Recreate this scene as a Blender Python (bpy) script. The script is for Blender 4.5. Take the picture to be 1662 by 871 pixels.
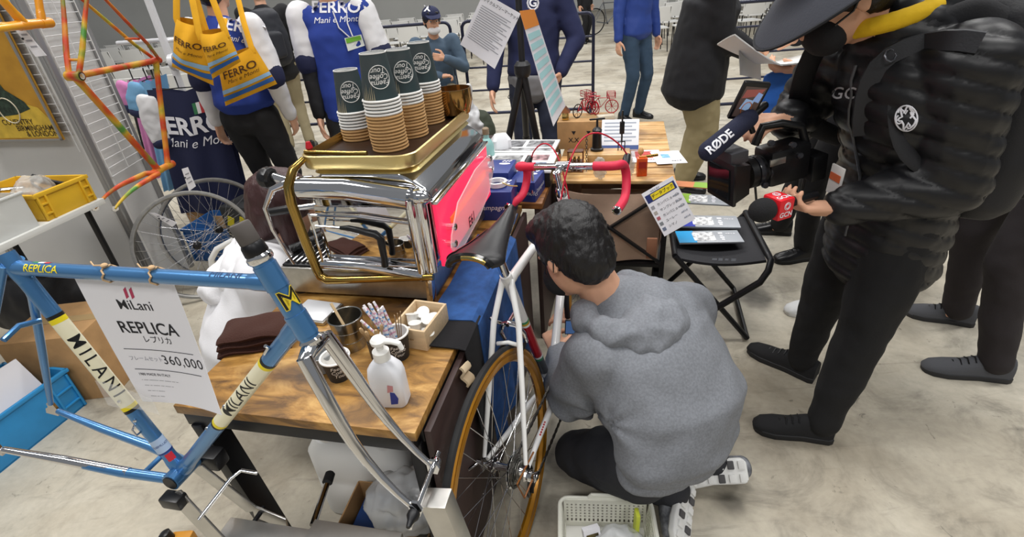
import bpy, bmesh, math, random
from mathutils import Vector, Matrix, noise
random.seed(7)
for _o in list(bpy.data.objects): bpy.data.objects.remove(_o)
scene = bpy.context.scene
COL = scene.collection
PI = math.pi
V = Vector

# ---------------------------------------------------------------- camera (photo frame 1662 x 871)
FPX = 820.0; PITCH = math.radians(29.7)
_s, _c = 119/1440, 1435/1440
_n = math.hypot(_s, _c); _s /= _n; _c /= _n
CAM = V((0, 0, 1.5))
FW = V((0, math.cos(PITCH), -math.sin(PITCH)))
_U0 = V((0, math.sin(PITCH), math.cos(PITCH))); _R0 = V((1, 0, 0))
RT = _R0*_c - _U0*_s; UP = _R0*_s + _U0*_c
cam_data = bpy.data.cameras.new('camera'); cam = bpy.data.objects.new('camera', cam_data)
COL.objects.link(cam)
cam_data.sensor_width = 36; cam_data.lens = FPX/1662*36; cam_data.clip_start = 0.02; cam_data.clip_end = 200
cam.matrix_world = Matrix(((RT.x, UP.x, -FW.x, CAM.x), (RT.y, UP.y, -FW.y, CAM.y), (RT.z, UP.z, -FW.z, CAM.z), (0, 0, 0, 1)))
scene.camera = cam
def ray(x, y): return FW + RT*((x-831)/FPX) - UP*((y-435.5)/FPX)
def Zp(x, y, z=0.0):
    r = ray(x, y); return CAM + r*((z-CAM.z)/r.z)
def Yp(x, y, Y):
    r = ray(x, y); return CAM + r*(Y/r.y)

# ---------------------------------------------------------------- light and exposure
w = bpy.data.worlds.new('hall'); scene.world = w; w.use_nodes = True
w.node_tree.nodes['Background'].inputs[0].default_value = (0.93, 0.96, 1.0, 1)
w.node_tree.nodes['Background'].inputs[1].default_value = 0.22
def area(name, loc, sx, sy, power, col=(1, 0.985, 0.96)):
    l = bpy.data.lights.new(name, 'AREA'); l.shape = 'RECTANGLE'; l.size = sx; l.size_y = sy; l.energy = power; l.color = col
    o = bpy.data.objects.new(name, l); COL.objects.link(o); o.location = loc
    return o
for _i, (lx, ly) in enumerate([(-4, 1.5), (0.2, 1.8), (4.2, 1.5), (-4, 7.5), (0.3, 7.5), (4.6, 7.5), (-2, 14), (3, 14), (-2, -4.5), (3, -4.5)]):
    area('hall_light', (lx, ly, 7.0), 2.6, 1.1, 190)
scene.view_settings.view_transform = 'Standard'; scene.view_settings.look = 'None'
scene.view_settings.exposure = 0.14; scene.view_settings.gamma = 1.0
scene.view_settings.use_curve_mapping = False

# ---------------------------------------------------------------- materials
def lin(c):
    if isinstance(c, str):
        c = c.lstrip('#'); c = tuple(int(c[i:i+2], 16) for i in (0, 2, 4))
    return tuple(((v/255)/12.92 if v/255 <= 0.04045 else ((v/255+0.055)/1.055)**2.4) for v in c) + (1,)
MATS = {}
def mat(name, col=None, rough=0.5, metal=0.0, var=0.0, vscale=8.0, bump=0.0, bscale=60.0, coat=0.0, trans=0.0, emit=0.0, ecol=None, alpha=1.0, col2=None, ior=1.45, sheen=0.0, vdet=4.0, stretch=None):
    if name in MATS: return MATS[name]
    m = bpy.data.materials.new(name); m.use_nodes = True; nt = m.node_tree; N = nt.nodes; b = N['Principled BSDF']
    c = lin(col)
    b.inputs['Base Color'].default_value = c; b.inputs['Roughness'].default_value = rough; b.inputs['Metallic'].default_value = metal
    b.inputs['IOR'].default_value = ior
    if coat: b.inputs['Coat Weight'].default_value = coat; b.inputs['Coat Roughness'].default_value = 0.08
    if trans: b.inputs['Transmission Weight'].default_value = trans
    if sheen: b.inputs['Sheen Weight'].default_value = sheen
    if alpha < 1: b.inputs['Alpha'].default_value = alpha
    if emit: b.inputs['Emission Color'].default_value = lin(ecol or col); b.inputs['Emission Strength'].default_value = emit
    tc = None
    def coords():
        t = N.new('ShaderNodeTexCoord'); 
        if stretch:
            mp = N.new('ShaderNodeMapping'); mp.inputs['Scale'].default_value = stretch
            nt.links.new(t.outputs['Object'], mp.inputs[0]); return mp.outputs[0]
        return t.outputs['Object']
    if var or col2:
        nz = N.new('ShaderNodeTexNoise'); nz.inputs['Scale'].default_value = vscale; nz.inputs['Detail'].default_value = vdet
        nt.links.new(coords(), nz.inputs['Vector'])
        rp = N.new('ShaderNodeValToRGB'); rp.color_ramp.elements[0].position = 0.35; rp.color_ramp.elements[1].position = 0.65
        if col2: e0, e1 = c, lin(col2)
        else:
            e0 = tuple(max(0, v*(1-var)) for v in c[:3])+(1,); e1 = tuple(min(1, v*(1+var)) for v in c[:3])+(1,)
        rp.color_ramp.elements[0].color = e0; rp.color_ramp.elements[1].color = e1
        nt.links.new(nz.outputs['Fac'], rp.inputs['Fac']); nt.links.new(rp.outputs['Color'], b.inputs['Base Color'])
    if bump:
        nz = N.new('ShaderNodeTexNoise'); nz.inputs['Scale'].default_value = bscale; nz.inputs['Detail'].default_value = 3
        nt.links.new(coords(), nz.inputs['Vector'])
        bp = N.new('ShaderNodeBump'); bp.inputs['Strength'].default_value = bump; bp.inputs['Distance'].default_value = 0.01
        nt.links.new(nz.outputs['Fac'], bp.inputs['Height']); nt.links.new(bp.outputs['Normal'], b.inputs['Normal'])
    MATS[name] = m
    return m
CHROME = mat('chrome', '#d8d8da', 0.07, 1.0)
STEEL = mat('brushed_steel', '#b9b7b2', 0.32, 1.0, var=0.08, vscale=40)
ALU = mat('aluminium', '#c4c2be', 0.38, 1.0, var=0.06, vscale=20, bump=0.02, bscale=200)
BLACKM = mat('black_metal', '#17171a', 0.4, 0.3)
BLACKP = mat('black_plastic', '#151517', 0.35)
RUBBER = mat('rubber', '#1b1b1c', 0.75, bump=0.05, bscale=300)
WHITEP = mat('white_plastic', '#ecebe7', 0.35)
PAPER = mat('paper', '#e6e5ea', 0.8)
INK = mat('ink', '#1c1c22', 0.7)
CARD = mat('cardboard', '#b08a5e', 0.85, var=0.12, vscale=12, bump=0.05, bscale=80)
CLEAR = mat('clear_film', '#f2f4f6', 0.12, alpha=0.28)

# ---------------------------------------------------------------- mesh building
def basis(d):
    d = V(d).normalized(); a = V((0, 0, 1)) if abs(d.z) < 0.92 else V((1, 0, 0))
    x = a.cross(d).normalized(); return x, d.cross(x), d
class MB:
    def __init__(s): s.v = []; s.f = []; s.mi = []; s.m = 0
    def add(s, vs, fs, M=None):
        o = len(s.v)
        s.v += [(M @ V(p)) if M is not None else V(p) for p in vs]
        for f in fs: s.f.append([o+i for i in f]); s.mi.append(s.m)
        return s
    def box(s, c, d, rot=None, M=None):
        x, y, z = d[0]/2, d[1]/2, d[2]/2
        vs = [V((a*x, b*y, e*z)) for e in (-1, 1) for b in (-1, 1) for a in (-1, 1)]
        if rot is not None: vs = [rot @ p for p in vs]
        vs = [p+V(c) for p in vs]
        return s.add(vs, [(0, 2, 3, 1), (4, 5, 7, 6), (0, 1, 5, 4), (2, 6, 7, 3), (0, 4, 6, 2), (1, 3, 7, 5)], M)
    def bar(s, a, b, wd, h, up=(0, 0, 1)):
        a, b = V(a), V(b); d = (b-a); L = d.length; d.normalize(); u = V(up); r = d.cross(u)
        if r.length < 1e-4: r = d.cross(V((0, 1, 0)))
        r.normalize(); u = r.cross(d)
        R = Matrix((d, r, u)).transposed()
        return s.box((a+b)/2, (L, wd, h), rot=R)
    def tube(s, path, r, seg=12, closed=False, cap=True, flat=None):
        path = [V(p) for p in path]; n = len(path); rs = r if isinstance(r, (list, tuple)) else [r]*n
        vs = []; fs = []; prev = None
        for i, p in enumerate(path):
            if closed: d = path[(i+1) % n]-path[i-1]
            else: d = path[min(i+1, n-1)]-path[max(i-1, 0)]
            if d.length < 1e-9: d = V((0, 0, 1))
            d.normalize()
            if prev is None: x, y, _ = basis(d)
            else:
                x = prev - d*prev.dot(d)
                if x.length < 1e-6: x, _, _ = basis(d)
                x.normalize(); y = d.cross(x)
            prev = x
            for k in range(seg):
                a = 2*PI*k/seg; fx, fy = (flat if flat else (1, 1))
                vs.append(p + x*(math.cos(a)*rs[i]*fx) + y*(math.sin(a)*rs[i]*fy))
        m = n if closed else n-1
        for i in range(m):
            for k in range(seg):
                a = i*seg+k; b = i*seg+(k+1) % seg; j = (i+1) % n
                fs.append((a, b, j*seg+(k+1) % seg, j*seg+k))
        if cap and not closed:
            fs.append(tuple(range(seg-1, -1, -1))); fs.append(tuple((n-1)*seg+k for k in range(seg)))
        return s.add(vs, fs)
    def lathe(s, prof, c=(0, 0, 0), axis=(0, 0, 1), seg=24, cap=True, sx=1, sy=1, M=None):
        x, y, d = basis(axis) if tuple(axis) != (0, 0, 1) else (V((1, 0, 0)), V((0, 1, 0)), V((0, 0, 1)))
        c = V(c); vs = []; fs = []; n = len(prof)
        for r, h in prof:
            for k in range(seg):
                a = 2*PI*k/seg
                vs.append(c + d*h + x*(r*sx*math.cos(a)) + y*(r*sy*math.sin(a)))
        for i in range(n-1):
            for k in range(seg):
                fs.append((i*seg+k, i*seg+(k+1) % seg, (i+1)*seg+(k+1) % seg, (i+1)*seg+k))
        if cap:
            fs.append(tuple(range(seg-1, -1, -1))); fs.append(tuple((n-1)*seg+k for k in range(seg)))
        return s.add(vs, fs, M)
    def ball(s, c, r, seg=16, rings=10, R=None):
        if not isinstance(r, (tuple, list, Vector)): r = (r, r, r)
        vs = []; fs = []; c = V(c)
        for i in range(rings+1):
            t = PI*i/rings
            for k in range(seg):
                a = 2*PI*k/seg
                p = V((r[0]*math.sin(t)*math.cos(a), r[1]*math.sin(t)*math.sin(a), r[2]*math.cos(t)))
                vs.append(c + (R @ p if R is not None else p))
        for i in range(rings):
            for k in range(seg):
                fs.append((i*seg+k, (i+1)*seg+k, (i+1)*seg+(k+1) % seg, i*seg+(k+1) % seg))
        return s.add(vs, fs)
    def cone(s, a, b, ra, rb, seg=14):          # capsule with two radii
        a, b = V(a), V(b); d = b-a
        if d.length < 1e-6: return s.ball(a, max(ra, rb), seg, 8)
        x, y, d = basis(d); path = []; L = (b-a).length
        prof = []
        for i in range(1, 5):
            t = PI/2*i/4; prof.append((ra*math.sin(t), -ra*math.cos(t)))
        for i in range(0, 4):
            t = PI/2*i/4; prof.append((rb*math.cos(t), L+rb*math.sin(t)))
        vs = []; fs = []
        vs.append(a-d*ra)
        for r, h in prof:
            for k in range(seg):
                an = 2*PI*k/seg; vs.append(a+d*h+x*(r*math.cos(an))+y*(r*math.sin(an)))
        vs.append(b+d*rb); n = len(prof)
        for k in range(seg): fs.append((0, 1+(k+1) % seg, 1+k))
        for i in range(n-1):
            for k in range(seg): fs.append((1+i*seg+k, 1+i*seg+(k+1) % seg, 1+(i+1)*seg+(k+1) % seg, 1+(i+1)*seg+k))
        for k in range(seg): fs.append((1+(n-1)*seg+k, 1+(n-1)*seg+(k+1) % seg, len(vs)-1))
        return s.add(vs, fs)
    def chain(s, pts, rs, seg=14):
        for i in range(len(pts)-1): s.cone(pts[i], pts[i+1], rs[i], rs[i+1], seg)
        return s
    def prism(s, poly, t, M=None):              # polygon in xy, thickness along +z
        n = len(poly); vs = [V((p[0], p[1], 0)) for p in poly]+[V((p[0], p[1], t)) for p in poly]
        fs = [tuple(range(n-1, -1, -1)), tuple(range(n, 2*n))]+[(i, (i+1) % n, n+(i+1) % n, n+i) for i in range(n)]
        return s.add(vs, fs, M)
    def grid(s, fn, nu, nv, thick=0.0):
        P = [[V(fn(i/nu, j/nv)) for j in range(nv+1)] for i in range(nu+1)]
        idx = lambda i, j: i*(nv+1)+j
        vs = [p for row in P for p in row]; fs = [(idx(i, j), idx(i+1, j), idx(i+1, j+1), idx(i, j+1)) for i in range(nu) for j in range(nv)]
        if thick:
            N = [[None]*(nv+1) for _ in range(nu+1)]
            for i in range(nu+1):
                for j in range(nv+1):
                    du = P[min(i+1, nu)][j]-P[max(i-1, 0)][j]; dv = P[i][min(j+1, nv)]-P[i][max(j-1, 0)]
                    q = du.cross(dv); N[i][j] = q.normalized() if q.length > 1e-12 else V((0, 0, 1))
            o = len(vs); vs += [P[i][j]-N[i][j]*thick for i in range(nu+1) for j in range(nv+1)]
            fs += [tuple(o+k for k in reversed(f)) for f in fs[:nu*nv]]
            edge = [(idx(i, 0), idx(i+1, 0)) for i in range(nu)]+[(idx(nu, j), idx(nu, j+1)) for j in range(nv)]+[(idx(i+1, nv), idx(i, nv)) for i in range(nu-1, -1, -1)]+[(idx(0, j+1), idx(0, j)) for j in range(nv-1, -1, -1)]
            fs += [(b, a, o+a, o+b) for a, b in edge]
        return s.add(vs, fs)
    def mesh(s, name):
        me = bpy.data.meshes.new(name); me.from_pydata([tuple(p) for p in s.v], [], s.f); me.update()
        return me
    def build(s, name, mats, parent=None, smooth=True, bevel=0.0, world=False, angle=35, origin=None, bseg=2):
        me = bpy.data.meshes.new(name)
        vs = s.v
        if parent is not None and world:
            Mi = wm(parent).inverted(); vs = [Mi @ p for p in vs]
        if origin is not None: vs = [p-V(origin) for p in vs]
        me.from_pydata([tuple(p) for p in vs], [], s.f)
        ml = mats if isinstance(mats, (list, tuple)) else [mats]
        for m in ml: me.materials.append(m)
        if len(ml) > 1: me.polygons.foreach_set('material_index', s.mi)
        if bevel:
            bm = bmesh.new(); bm.from_mesh(me)
            ed = [e for e in bm.edges if len(e.link_faces) == 2 and e.calc_face_angle(0) > 0.5]
            if ed: bmesh.ops.bevel(bm, geom=ed, offset=bevel, segments=bseg, affect='EDGES', profile=0.6, clamp_overlap=True)
            bm.to_mesh(me); bm.free()
        me.update()
        if smooth:
            me.polygons.foreach_set('use_smooth', [True]*len(me.polygons)); me.set_sharp_from_angle(angle=math.radians(angle))
        o = bpy.data.objects.new(name, me); COL.objects.link(o)
        if parent is not None: o.parent = parent
        if origin is not None: o.location = origin
        return o
def wm(o):
    m = o.matrix_basis.copy()
    while o.parent: o = o.parent; m = o.matrix_basis @ m
    return m
def tag(o, label, cat, group=None):
    o['label'] = label; o['category'] = cat
    if group: o['group'] = group
    return o
def thing(name, label, cat, loc=(0, 0, 0), rz=0.0, group=None, M=None):
    o = bpy.data.objects.new(name, None); COL.objects.link(o); o.empty_display_size = 0.05
    if M is not None: o.matrix_basis = M
    else: o.location = loc; o.rotation_euler = (0, 0, rz)
    return tag(o, label, cat, group)
def struct(o): o['kind'] = 'structure'; return o
def copy_tree(o, parent=None):
    kids = [c for c in o.children]
    c = o.copy(); COL.objects.link(c)
    if parent is not None: c.parent = parent
    for k in kids: copy_tree(k, c)
    return c
# lettering -------------------------------------------------
_TX = {}
def text_geo(t, size=1.0, align='CENTER', shear=0.0, spacing=1.0, bold=0.0):
    key = (t, align, shear, spacing, bold)
    if key not in _TX:
        cu = bpy.data.curves.new('txt', 'FONT'); cu.body = t; cu.align_x = align; cu.align_y = 'CENTER'; cu.shear = shear; cu.space_character = spacing
        cu.resolution_u = 3; cu.offset = bold
        ob = bpy.data.objects.new('txt', cu); COL.objects.link(ob); bpy.context.view_layer.update()
        dg = bpy.context.evaluated_depsgraph_get(); e = ob.evaluated_get(dg); me = e.to_mesh()
        _TX[key] = ([(v.co.x, v.co.y) for v in me.vertices], [tuple(p.vertices) for p in me.polygons])
        e.to_mesh_clear(); bpy.data.objects.remove(ob); bpy.data.curves.remove(cu)
    vs, fs = _TX[key]
    return [(x*size, y*size) for x, y in vs], fs
def text_on(mb, t, size, M, **k):                 # flat lettering: text x,y mapped by M (z = out of the surface)
    vs, fs = text_geo(t, size, **k); mb.add([(x, y, 0.0) for x, y in vs], fs, M); return mb
def text_map(mb, t, size, fn, cuts=6, **k):       # lettering sliced and mapped point by point by fn(x,y)
    vs, fs = text_geo(t, size, **k)
    if not vs: return mb
    bm = bmesh.new(); bv = [bm.verts.new((x, y, 0)) for x, y in vs]
    for f in fs:
        try: bm.faces.new([bv[i] for i in f])
        except ValueError: pass
    ys = [p[1] for p in vs]; xs = [p[0] for p in vs]
    for ax, lo, hi, n in ((1, min(ys), max(ys), cuts), (0, min(xs), max(xs), cuts*2)):
        for i in range(1, n):
            q = lo+(hi-lo)*i/n; co = V((q, 0, 0)) if ax == 0 else V((0, q, 0)); no = V((1, 0, 0)) if ax == 0 else V((0, 1, 0))
            bmesh.ops.bisect_plane(bm, geom=bm.verts[:]+bm.edges[:]+bm.faces[:], plane_co=co, plane_no=no)
    bm.verts.index_update()
    mb.add([fn(v.co.x, v.co.y) for v in bm.verts], [tuple(v.index for v in f.verts) for f in bm.faces]); bm.free()
    return mb
def dashes(mb, n, wd, h, M, gap=.35):             # a row of illegible small print: short strokes
    st_ = wd/n
    for i in range(n):
        x0_ = -wd/2+st_*i; x1_ = x0_+st_*(1-gap*(.6+.8*((i*7) % 5)/5)); y_ = h/2*(.7+.3*((i*3) % 2))
        mb.add([(x0_, -y_, 0), (x1_, -y_, 0), (x1_, y_, 0), (x0_, y_, 0)], [(0, 1, 2, 3)], M)
    return mb
def frame_m(o, x, y):                             # matrix with origin o, x and y axes
    x = V(x).normalized(); y = V(y); z = x.cross(y).normalized(); y = z.cross(x)
    m = Matrix((x, y, z)).transposed().to_4x4(); m.translation = V(o); return m
# remeshed organic surfaces -----------------------------------
def organic(mb, name, material, parent, voxel=0.01, smooth=6, fac=0.5, wrinkle=0.0, wscale=9.0, world=True, seed=0.0, fn=None, aniso=(1, 1, 1), ridged=False):
    me0 = mb.mesh('tmp'); ob = bpy.data.objects.new('tmp', me0); COL.objects.link(ob)
    r = ob.modifiers.new('r', 'REMESH'); r.mode = 'VOXEL'; r.voxel_size = voxel; r.use_smooth_shade = True
    if smooth:
        sm = ob.modifiers.new('s', 'SMOOTH'); sm.factor = fac; sm.iterations = smooth
    bpy.context.view_layer.update()
    dg = bpy.context.evaluated_depsgraph_get(); me = bpy.data.meshes.new_from_object(ob.evaluated_get(dg)); me.name = name
    bpy.data.objects.remove(ob); bpy.data.meshes.remove(me0)
    if wrinkle or fn:
        co = [v.co.copy() for v in me.vertices]; no = [v.normal.copy() for v in me.vertices]; out = []
        for p, n in zip(co, no):
            d = 0.0
            if wrinkle:
                q = V((p.x*aniso[0], p.y*aniso[1], p.z*aniso[2]))*wscale+V((seed, seed*2, 0))
                k = noise.noise(q)
                if ridged: k = 1-2*abs(k)
                d = wrinkle*(k+0.5*noise.noise(q*2.3))
            if fn: d += fn(p, n)
            out += tuple(p+n*d)
        me.vertices.foreach_set('co', out)
    if parent is not None and world: me.transform(wm(parent).inverted())
    me.materials.clear(); me.materials.append(material)
    me.polygons.foreach_set('use_smooth', [True]*len(me.polygons)); me.update()
    o = bpy.data.objects.new(name, me); COL.objects.link(o)
    if parent is not None: o.parent = parent
    return o
# the booth's own axes: origin at the near right corner of the coffee table, x to the right, y away along the table
BYAW = math.radians(-14.0)
BX = V((math.cos(BYAW), math.sin(BYAW), 0)); BY = V((-math.sin(BYAW), math.cos(BYAW), 0)); BO = V((-0.229, 0.749, 0))
def T(x, y, z): return BO+BX*x+BY*y+V((0, 0, z))
# ================================================================ SETTING
def floor_mat():
    m = bpy.data.materials.new('concrete'); m.use_nodes = True; nt = m.node_tree; N = nt.nodes; L = nt.links; b = N['Principled BSDF']
    tc = N.new('ShaderNodeTexCoord')
    def nz(scale, det, dist=0.0, rough=0.6, st=None):
        n = N.new('ShaderNodeTexNoise'); n.inputs['Scale'].default_value = scale; n.inputs['Detail'].default_value = det; n.inputs['Distortion'].default_value = dist; n.inputs['Roughness'].default_value = rough
        if st:
            mp = N.new('ShaderNodeMapping'); mp.inputs['Scale'].default_value = st; mp.inputs['Rotation'].default_value = (0, 0, 0.5); L.new(tc.outputs['Object'], mp.inputs[0]); L.new(mp.outputs[0], n.inputs['Vector'])
        else: L.new(tc.outputs['Object'], n.inputs['Vector'])
        return n.outputs['Fac']
    def ramp(f, stops):
        r = N.new('ShaderNodeValToRGB'); e = r.color_ramp.elements
        while len(e) < len(stops): e.new(0.5)
        for i, (p, c) in enumerate(stops): e[i].position = p; e[i].color = lin(c) if isinstance(c, str) else (c, c, c, 1)
        L.new(f, r.inputs['Fac']); return r.outputs['Color']
    def mix(a, bb, f, mode='MULTIPLY'):
        x = N.new('ShaderNodeMixRGB'); x.blend_type = mode
        if isinstance(f, float): x.inputs[0].default_value = f
        else: L.new(f, x.inputs[0])
        L.new(a, x.inputs[1]); L.new(bb, x.inputs[2]); return x.outputs[0]
    base = ramp(nz(1.1, 6, 0.4), [(0.3, '#948a78'), (0.5, '#b4ac9b'), (0.72, '#cbc5b6')])
    blot = ramp(nz(3.3, 8, 1.2, 0.7), [(0.30, 0.46), (0.47, 0.88), (0.60, 1.0)])
    fine = ramp(nz(38, 5), [(0.3, 0.86), (0.6, 1.0)])
    strk = ramp(nz(3.0, 5, 0.6, 0.65, (1.0, 7.0, 1)), [(0.30, 0.66), (0.42, 1.0)])
    spots = ramp(nz(14, 4, 2.0, 0.6), [(0.27, 0.45), (0.33, 1.0)])
    c = mix(mix(mix(mix(base, blot, 0.85), fine, 0.8), strk, 0.7), spots, 0.8)
    # oil stains with a shape of their own
    sep = tc.outputs['Object']
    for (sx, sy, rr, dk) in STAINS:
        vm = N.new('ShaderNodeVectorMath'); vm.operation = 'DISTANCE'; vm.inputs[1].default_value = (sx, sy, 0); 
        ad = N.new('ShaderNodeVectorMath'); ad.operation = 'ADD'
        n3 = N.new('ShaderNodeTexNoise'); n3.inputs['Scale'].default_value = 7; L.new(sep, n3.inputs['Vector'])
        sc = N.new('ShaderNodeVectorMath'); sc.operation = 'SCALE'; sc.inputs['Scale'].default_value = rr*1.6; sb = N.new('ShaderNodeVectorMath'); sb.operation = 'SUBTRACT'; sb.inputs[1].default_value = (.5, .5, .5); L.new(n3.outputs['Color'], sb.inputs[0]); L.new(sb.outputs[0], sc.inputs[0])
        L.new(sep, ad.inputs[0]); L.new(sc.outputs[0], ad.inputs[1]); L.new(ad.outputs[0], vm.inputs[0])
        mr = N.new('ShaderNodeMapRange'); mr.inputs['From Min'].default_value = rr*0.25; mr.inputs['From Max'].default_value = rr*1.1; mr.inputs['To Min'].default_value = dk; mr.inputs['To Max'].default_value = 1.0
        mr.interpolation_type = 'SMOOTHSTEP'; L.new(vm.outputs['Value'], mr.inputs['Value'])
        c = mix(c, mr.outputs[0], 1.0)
    L.new(c, b.inputs['Base Color']); b.inputs['Roughness'].default_value = 0.62
    bp = N.new('ShaderNodeBump'); bp.inputs['Strength'].default_value = 0.12; bp.inputs['Distance'].default_value = 0.01
    L.new(nz(22, 6), bp.inputs['Height']); L.new(bp.outputs[0], b.inputs['Normal'])
    return m
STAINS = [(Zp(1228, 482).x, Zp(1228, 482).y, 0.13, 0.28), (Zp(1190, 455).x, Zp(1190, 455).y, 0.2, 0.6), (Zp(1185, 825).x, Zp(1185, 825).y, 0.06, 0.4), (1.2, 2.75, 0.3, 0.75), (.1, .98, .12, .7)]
fl = MB(); fl.add([(-40, -15, 0), (40, -15, 0), (40, 60, 0), (-40, 60, 0)], [(0, 1, 2, 3)])
struct(fl.build('floor', floor_mat(), smooth=False))

o = MB().box((0, 0, 4), (80, .3, 8)).build('wall_far', mat('hall_wall', '#d2d2ce', .8, var=.04, vscale=.6), smooth=False); o.location = (0, 26, 0); struct(o)
# ================================================================ BOOTH PANELS, RACK, BARRIERS, CHAIRS
PANEL = mat('white_panel', '#c9c8c6', .55, var=.03, vscale=3)
POST = mat('grey_alu_post', '#a5a5a6', .4, .7)
CN = V((-2.07, 2.605, 0)); DL = V((-.97, .243, 0)).normalized(); DR = V((-.04, .38, 0)).normalized()
def slab(name, a, b, z0, z1, t, m):
    d = (b-a).normalized(); n = V((0, 0, 1)).cross(d); c = (a+b)/2; o = MB().box((0, 0, (z1-z0)/2), ((b-a).length, t, z1-z0)).build(name, m, smooth=False)
    o.location = (c.x, c.y, z0); o.rotation_euler = (0, 0, math.atan2(d.y, d.x)); return o
struct(slab('wall_back', CN+DL*2.4+V((0, .03, 0)), CN+V((0, .03, 0)), 0, 2.4, .03, PANEL))
wr = struct(slab('wall_side', CN+V((-.03, 0, 0)), CN+DR*.40+V((-.03, 0, 0)), 0, 2.4, .03, PANEL))
for i, p in enumerate((CN+V((-.005, 0, 0)), CN+DR*.41+V((-.015, 0, 0)), CN+DL*1.0+V((0, .01, 0)))):
    o = MB(); o.box((0, 0, 1.2), (.035, .035, 2.4)); o.box((0, -.019, 1.2), (.012, .004, 2.4)); o = o.build('trim_%d' % (i+1), POST, bevel=.003); o.location = p; struct(o)
# wire display grid on the side panel
WIRE = mat('white_wire', '#d9d9d9', .4)
mg = thing('wire_grid', 'white wire display grid fixed to the narrow side panel', 'wire grid', loc=CN+V((.0, .0, .75)), rz=math.atan2(DR.y, DR.x))
hw = MB().tube([(.03, -.012, 0), (.37, -.012, 0)], .0022, 6).mesh('wire'); hw.materials.append(WIRE)
for k in range(27):
    o = bpy.data.objects.new('wire', hw); COL.objects.link(o); o.parent = mg; o.location = (0, 0, .0+.045*k)
vwm = MB().tube([(0, -.015, 0), (0, -.015, 1.18)], .0028, 6).mesh('wire'); vwm.materials.append(WIRE)
for x in (.03, .20, .37):
    o = bpy.data.objects.new('wire', vwm); COL.objects.link(o); o.parent = mg; o.location = (x, 0, 0)
mg2 = thing('wire_grid', 'white wire display grid behind the old cycling poster', 'wire grid', loc=CN+DL*.62+V((0, -.0, .9)), rz=math.atan2(-DL.y, -DL.x))
hw2 = MB().tube([(0, 0, 0), (.56, 0, 0)], .0022, 6).mesh('wire'); hw2.materials.append(WIRE)
for k in range(22):
    o = bpy.data.objects.new('wire', hw2); COL.objects.link(o); o.parent = mg2; o.location = (0, -.008, .1+.045*k)
for x in (.0, .56):
    o = bpy.data.objects.new('wire', vwm); COL.objects.link(o); o.parent = mg2; o.location = (x, 0, 0)
# poster (a plain generic cycling picture)
def onback(px, py, off=0.0):
    n = V((DL.y, -DL.x, 0)); 
    if n.y > 0: n = -n
    r = ray(px, py); p0 = CN+n*off; t = (p0-CAM).dot(n)/r.dot(n); return CAM+r*t
pBR = onback(103, 227, .03); nrm = V((DL.y, -DL.x, 0)); nrm = nrm if nrm.y < 0 else -nrm
ex = -DL
po = thing('poster', 'framed ochre vintage cycling poster lettered Coventry Birmingham and London', 'poster', M=frame_m(pBR, ex, (0, 0, 1)))
OCH = mat('poster_ochre', '#a87a24', .6, col2='#c4922f', vscale=6)
MB().box((-.30, .43, -.004), (.60, .86, .012)).build('board', OCH, po)
fr_ = MB()
for c, d in (((-.30, .004, .004), (.60, .008, .012)), ((-.004, .43, .004), (.008, .86, .012)), ((-.596, .43, .004), (.008, .86, .012)), ((-.30, .856, .004), (.60, .008, .012))): fr_.box(c, d)
fr_.build('frame', POST, po)
def flat(pts, m, name, z=.0035): MB().add([(x, y, z) for x, y in pts], [tuple(range(len(pts)))]).build(name, m, po, smooth=False)
flat([(-.58, .015), (-.012, .015), (-.012, .10), (-.05, .16), (-.16, .19), (-.30, .15), (-.58, .14)], mat('poster_yellow', '#c9a83a', .6, var=.15, vscale=18), 'picture_ground')
flat([(-.50, .16), (-.34, .12), (-.20, .13), (-.10, .155), (-.115, .19), (-.20, .25), (-.23, .36), (-.30, .41), (-.36, .36), (-.40, .28), (-.50, .24)], mat('poster_green', '#28382c', .7, var=.5, vscale=60), 'picture_dress', .004)
flat([(-.37, .42), (-.33, .45), (-.28, .40), (-.24, .30), (-.26, .29), (-.32, .36)], mat('poster_pale', '#c9c0a8', .7), 'picture_arm', .0045)
for cx, cy, rr in ((-.42, .16, .075), (-.24, .15, .06)):
    MB().tube([(cx+rr*math.cos(k*PI/12), cy+rr*math.sin(k*PI/12), .005) for k in range(24)], .003, 6, closed=True).build('picture_wheel', mat('poster_pale', '#c9c0a8', .7), po)
for t, x, y in (('COVENTRY', -.225, .093), ('BIRMINGHAM', -.135, .062), ('& LONDON', -.105, .033)):
    text_on(MB(), t, .038, Matrix.Translation((x, y, .0048)), bold=.01).build('lettering', mat('poster_ink', '#3a2a12', .7), po, smooth=False)
# rack pole with cross bar (white)
pb = Zp(384, 378)
rk = thing('garment_rack', 'white garment rack post carrying the yellow shoulder bags', 'rack', loc=pb)
RW = mat('rack_white', '#d3d3d6', .35, .2)
MB().box((0, 0, .95), (.034, .034, 1.9)).build('post', RW, rk, bevel=.004)
MB().box((0, 0, .01), (.20, .20, .02)).build('base_plate', RW, rk, bevel=.004)
bag_anchor = Yp(345, -60, 2.72)
MB().tube([(0, 0, 1.86), (bag_anchor.x-pb.x-.10, bag_anchor.y-pb.y-.35, 1.86)], .014, 12).build('cross_bar', RW, rk)
MB().tube([(0, 0, 1.2), (.03, 0, 1.2)], .05, 16).build('joint_collar', RW, rk)
MB().tube([(-.45, .25, 1.32), (.62, .05, 1.32)], .013, 12).build('hanging_rail', RW, rk)
MB().tube([(0, 0, 1.32), (0.03, .16, 1.32)], .013, 12).build('rail_bracket', RW, rk)
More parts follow.
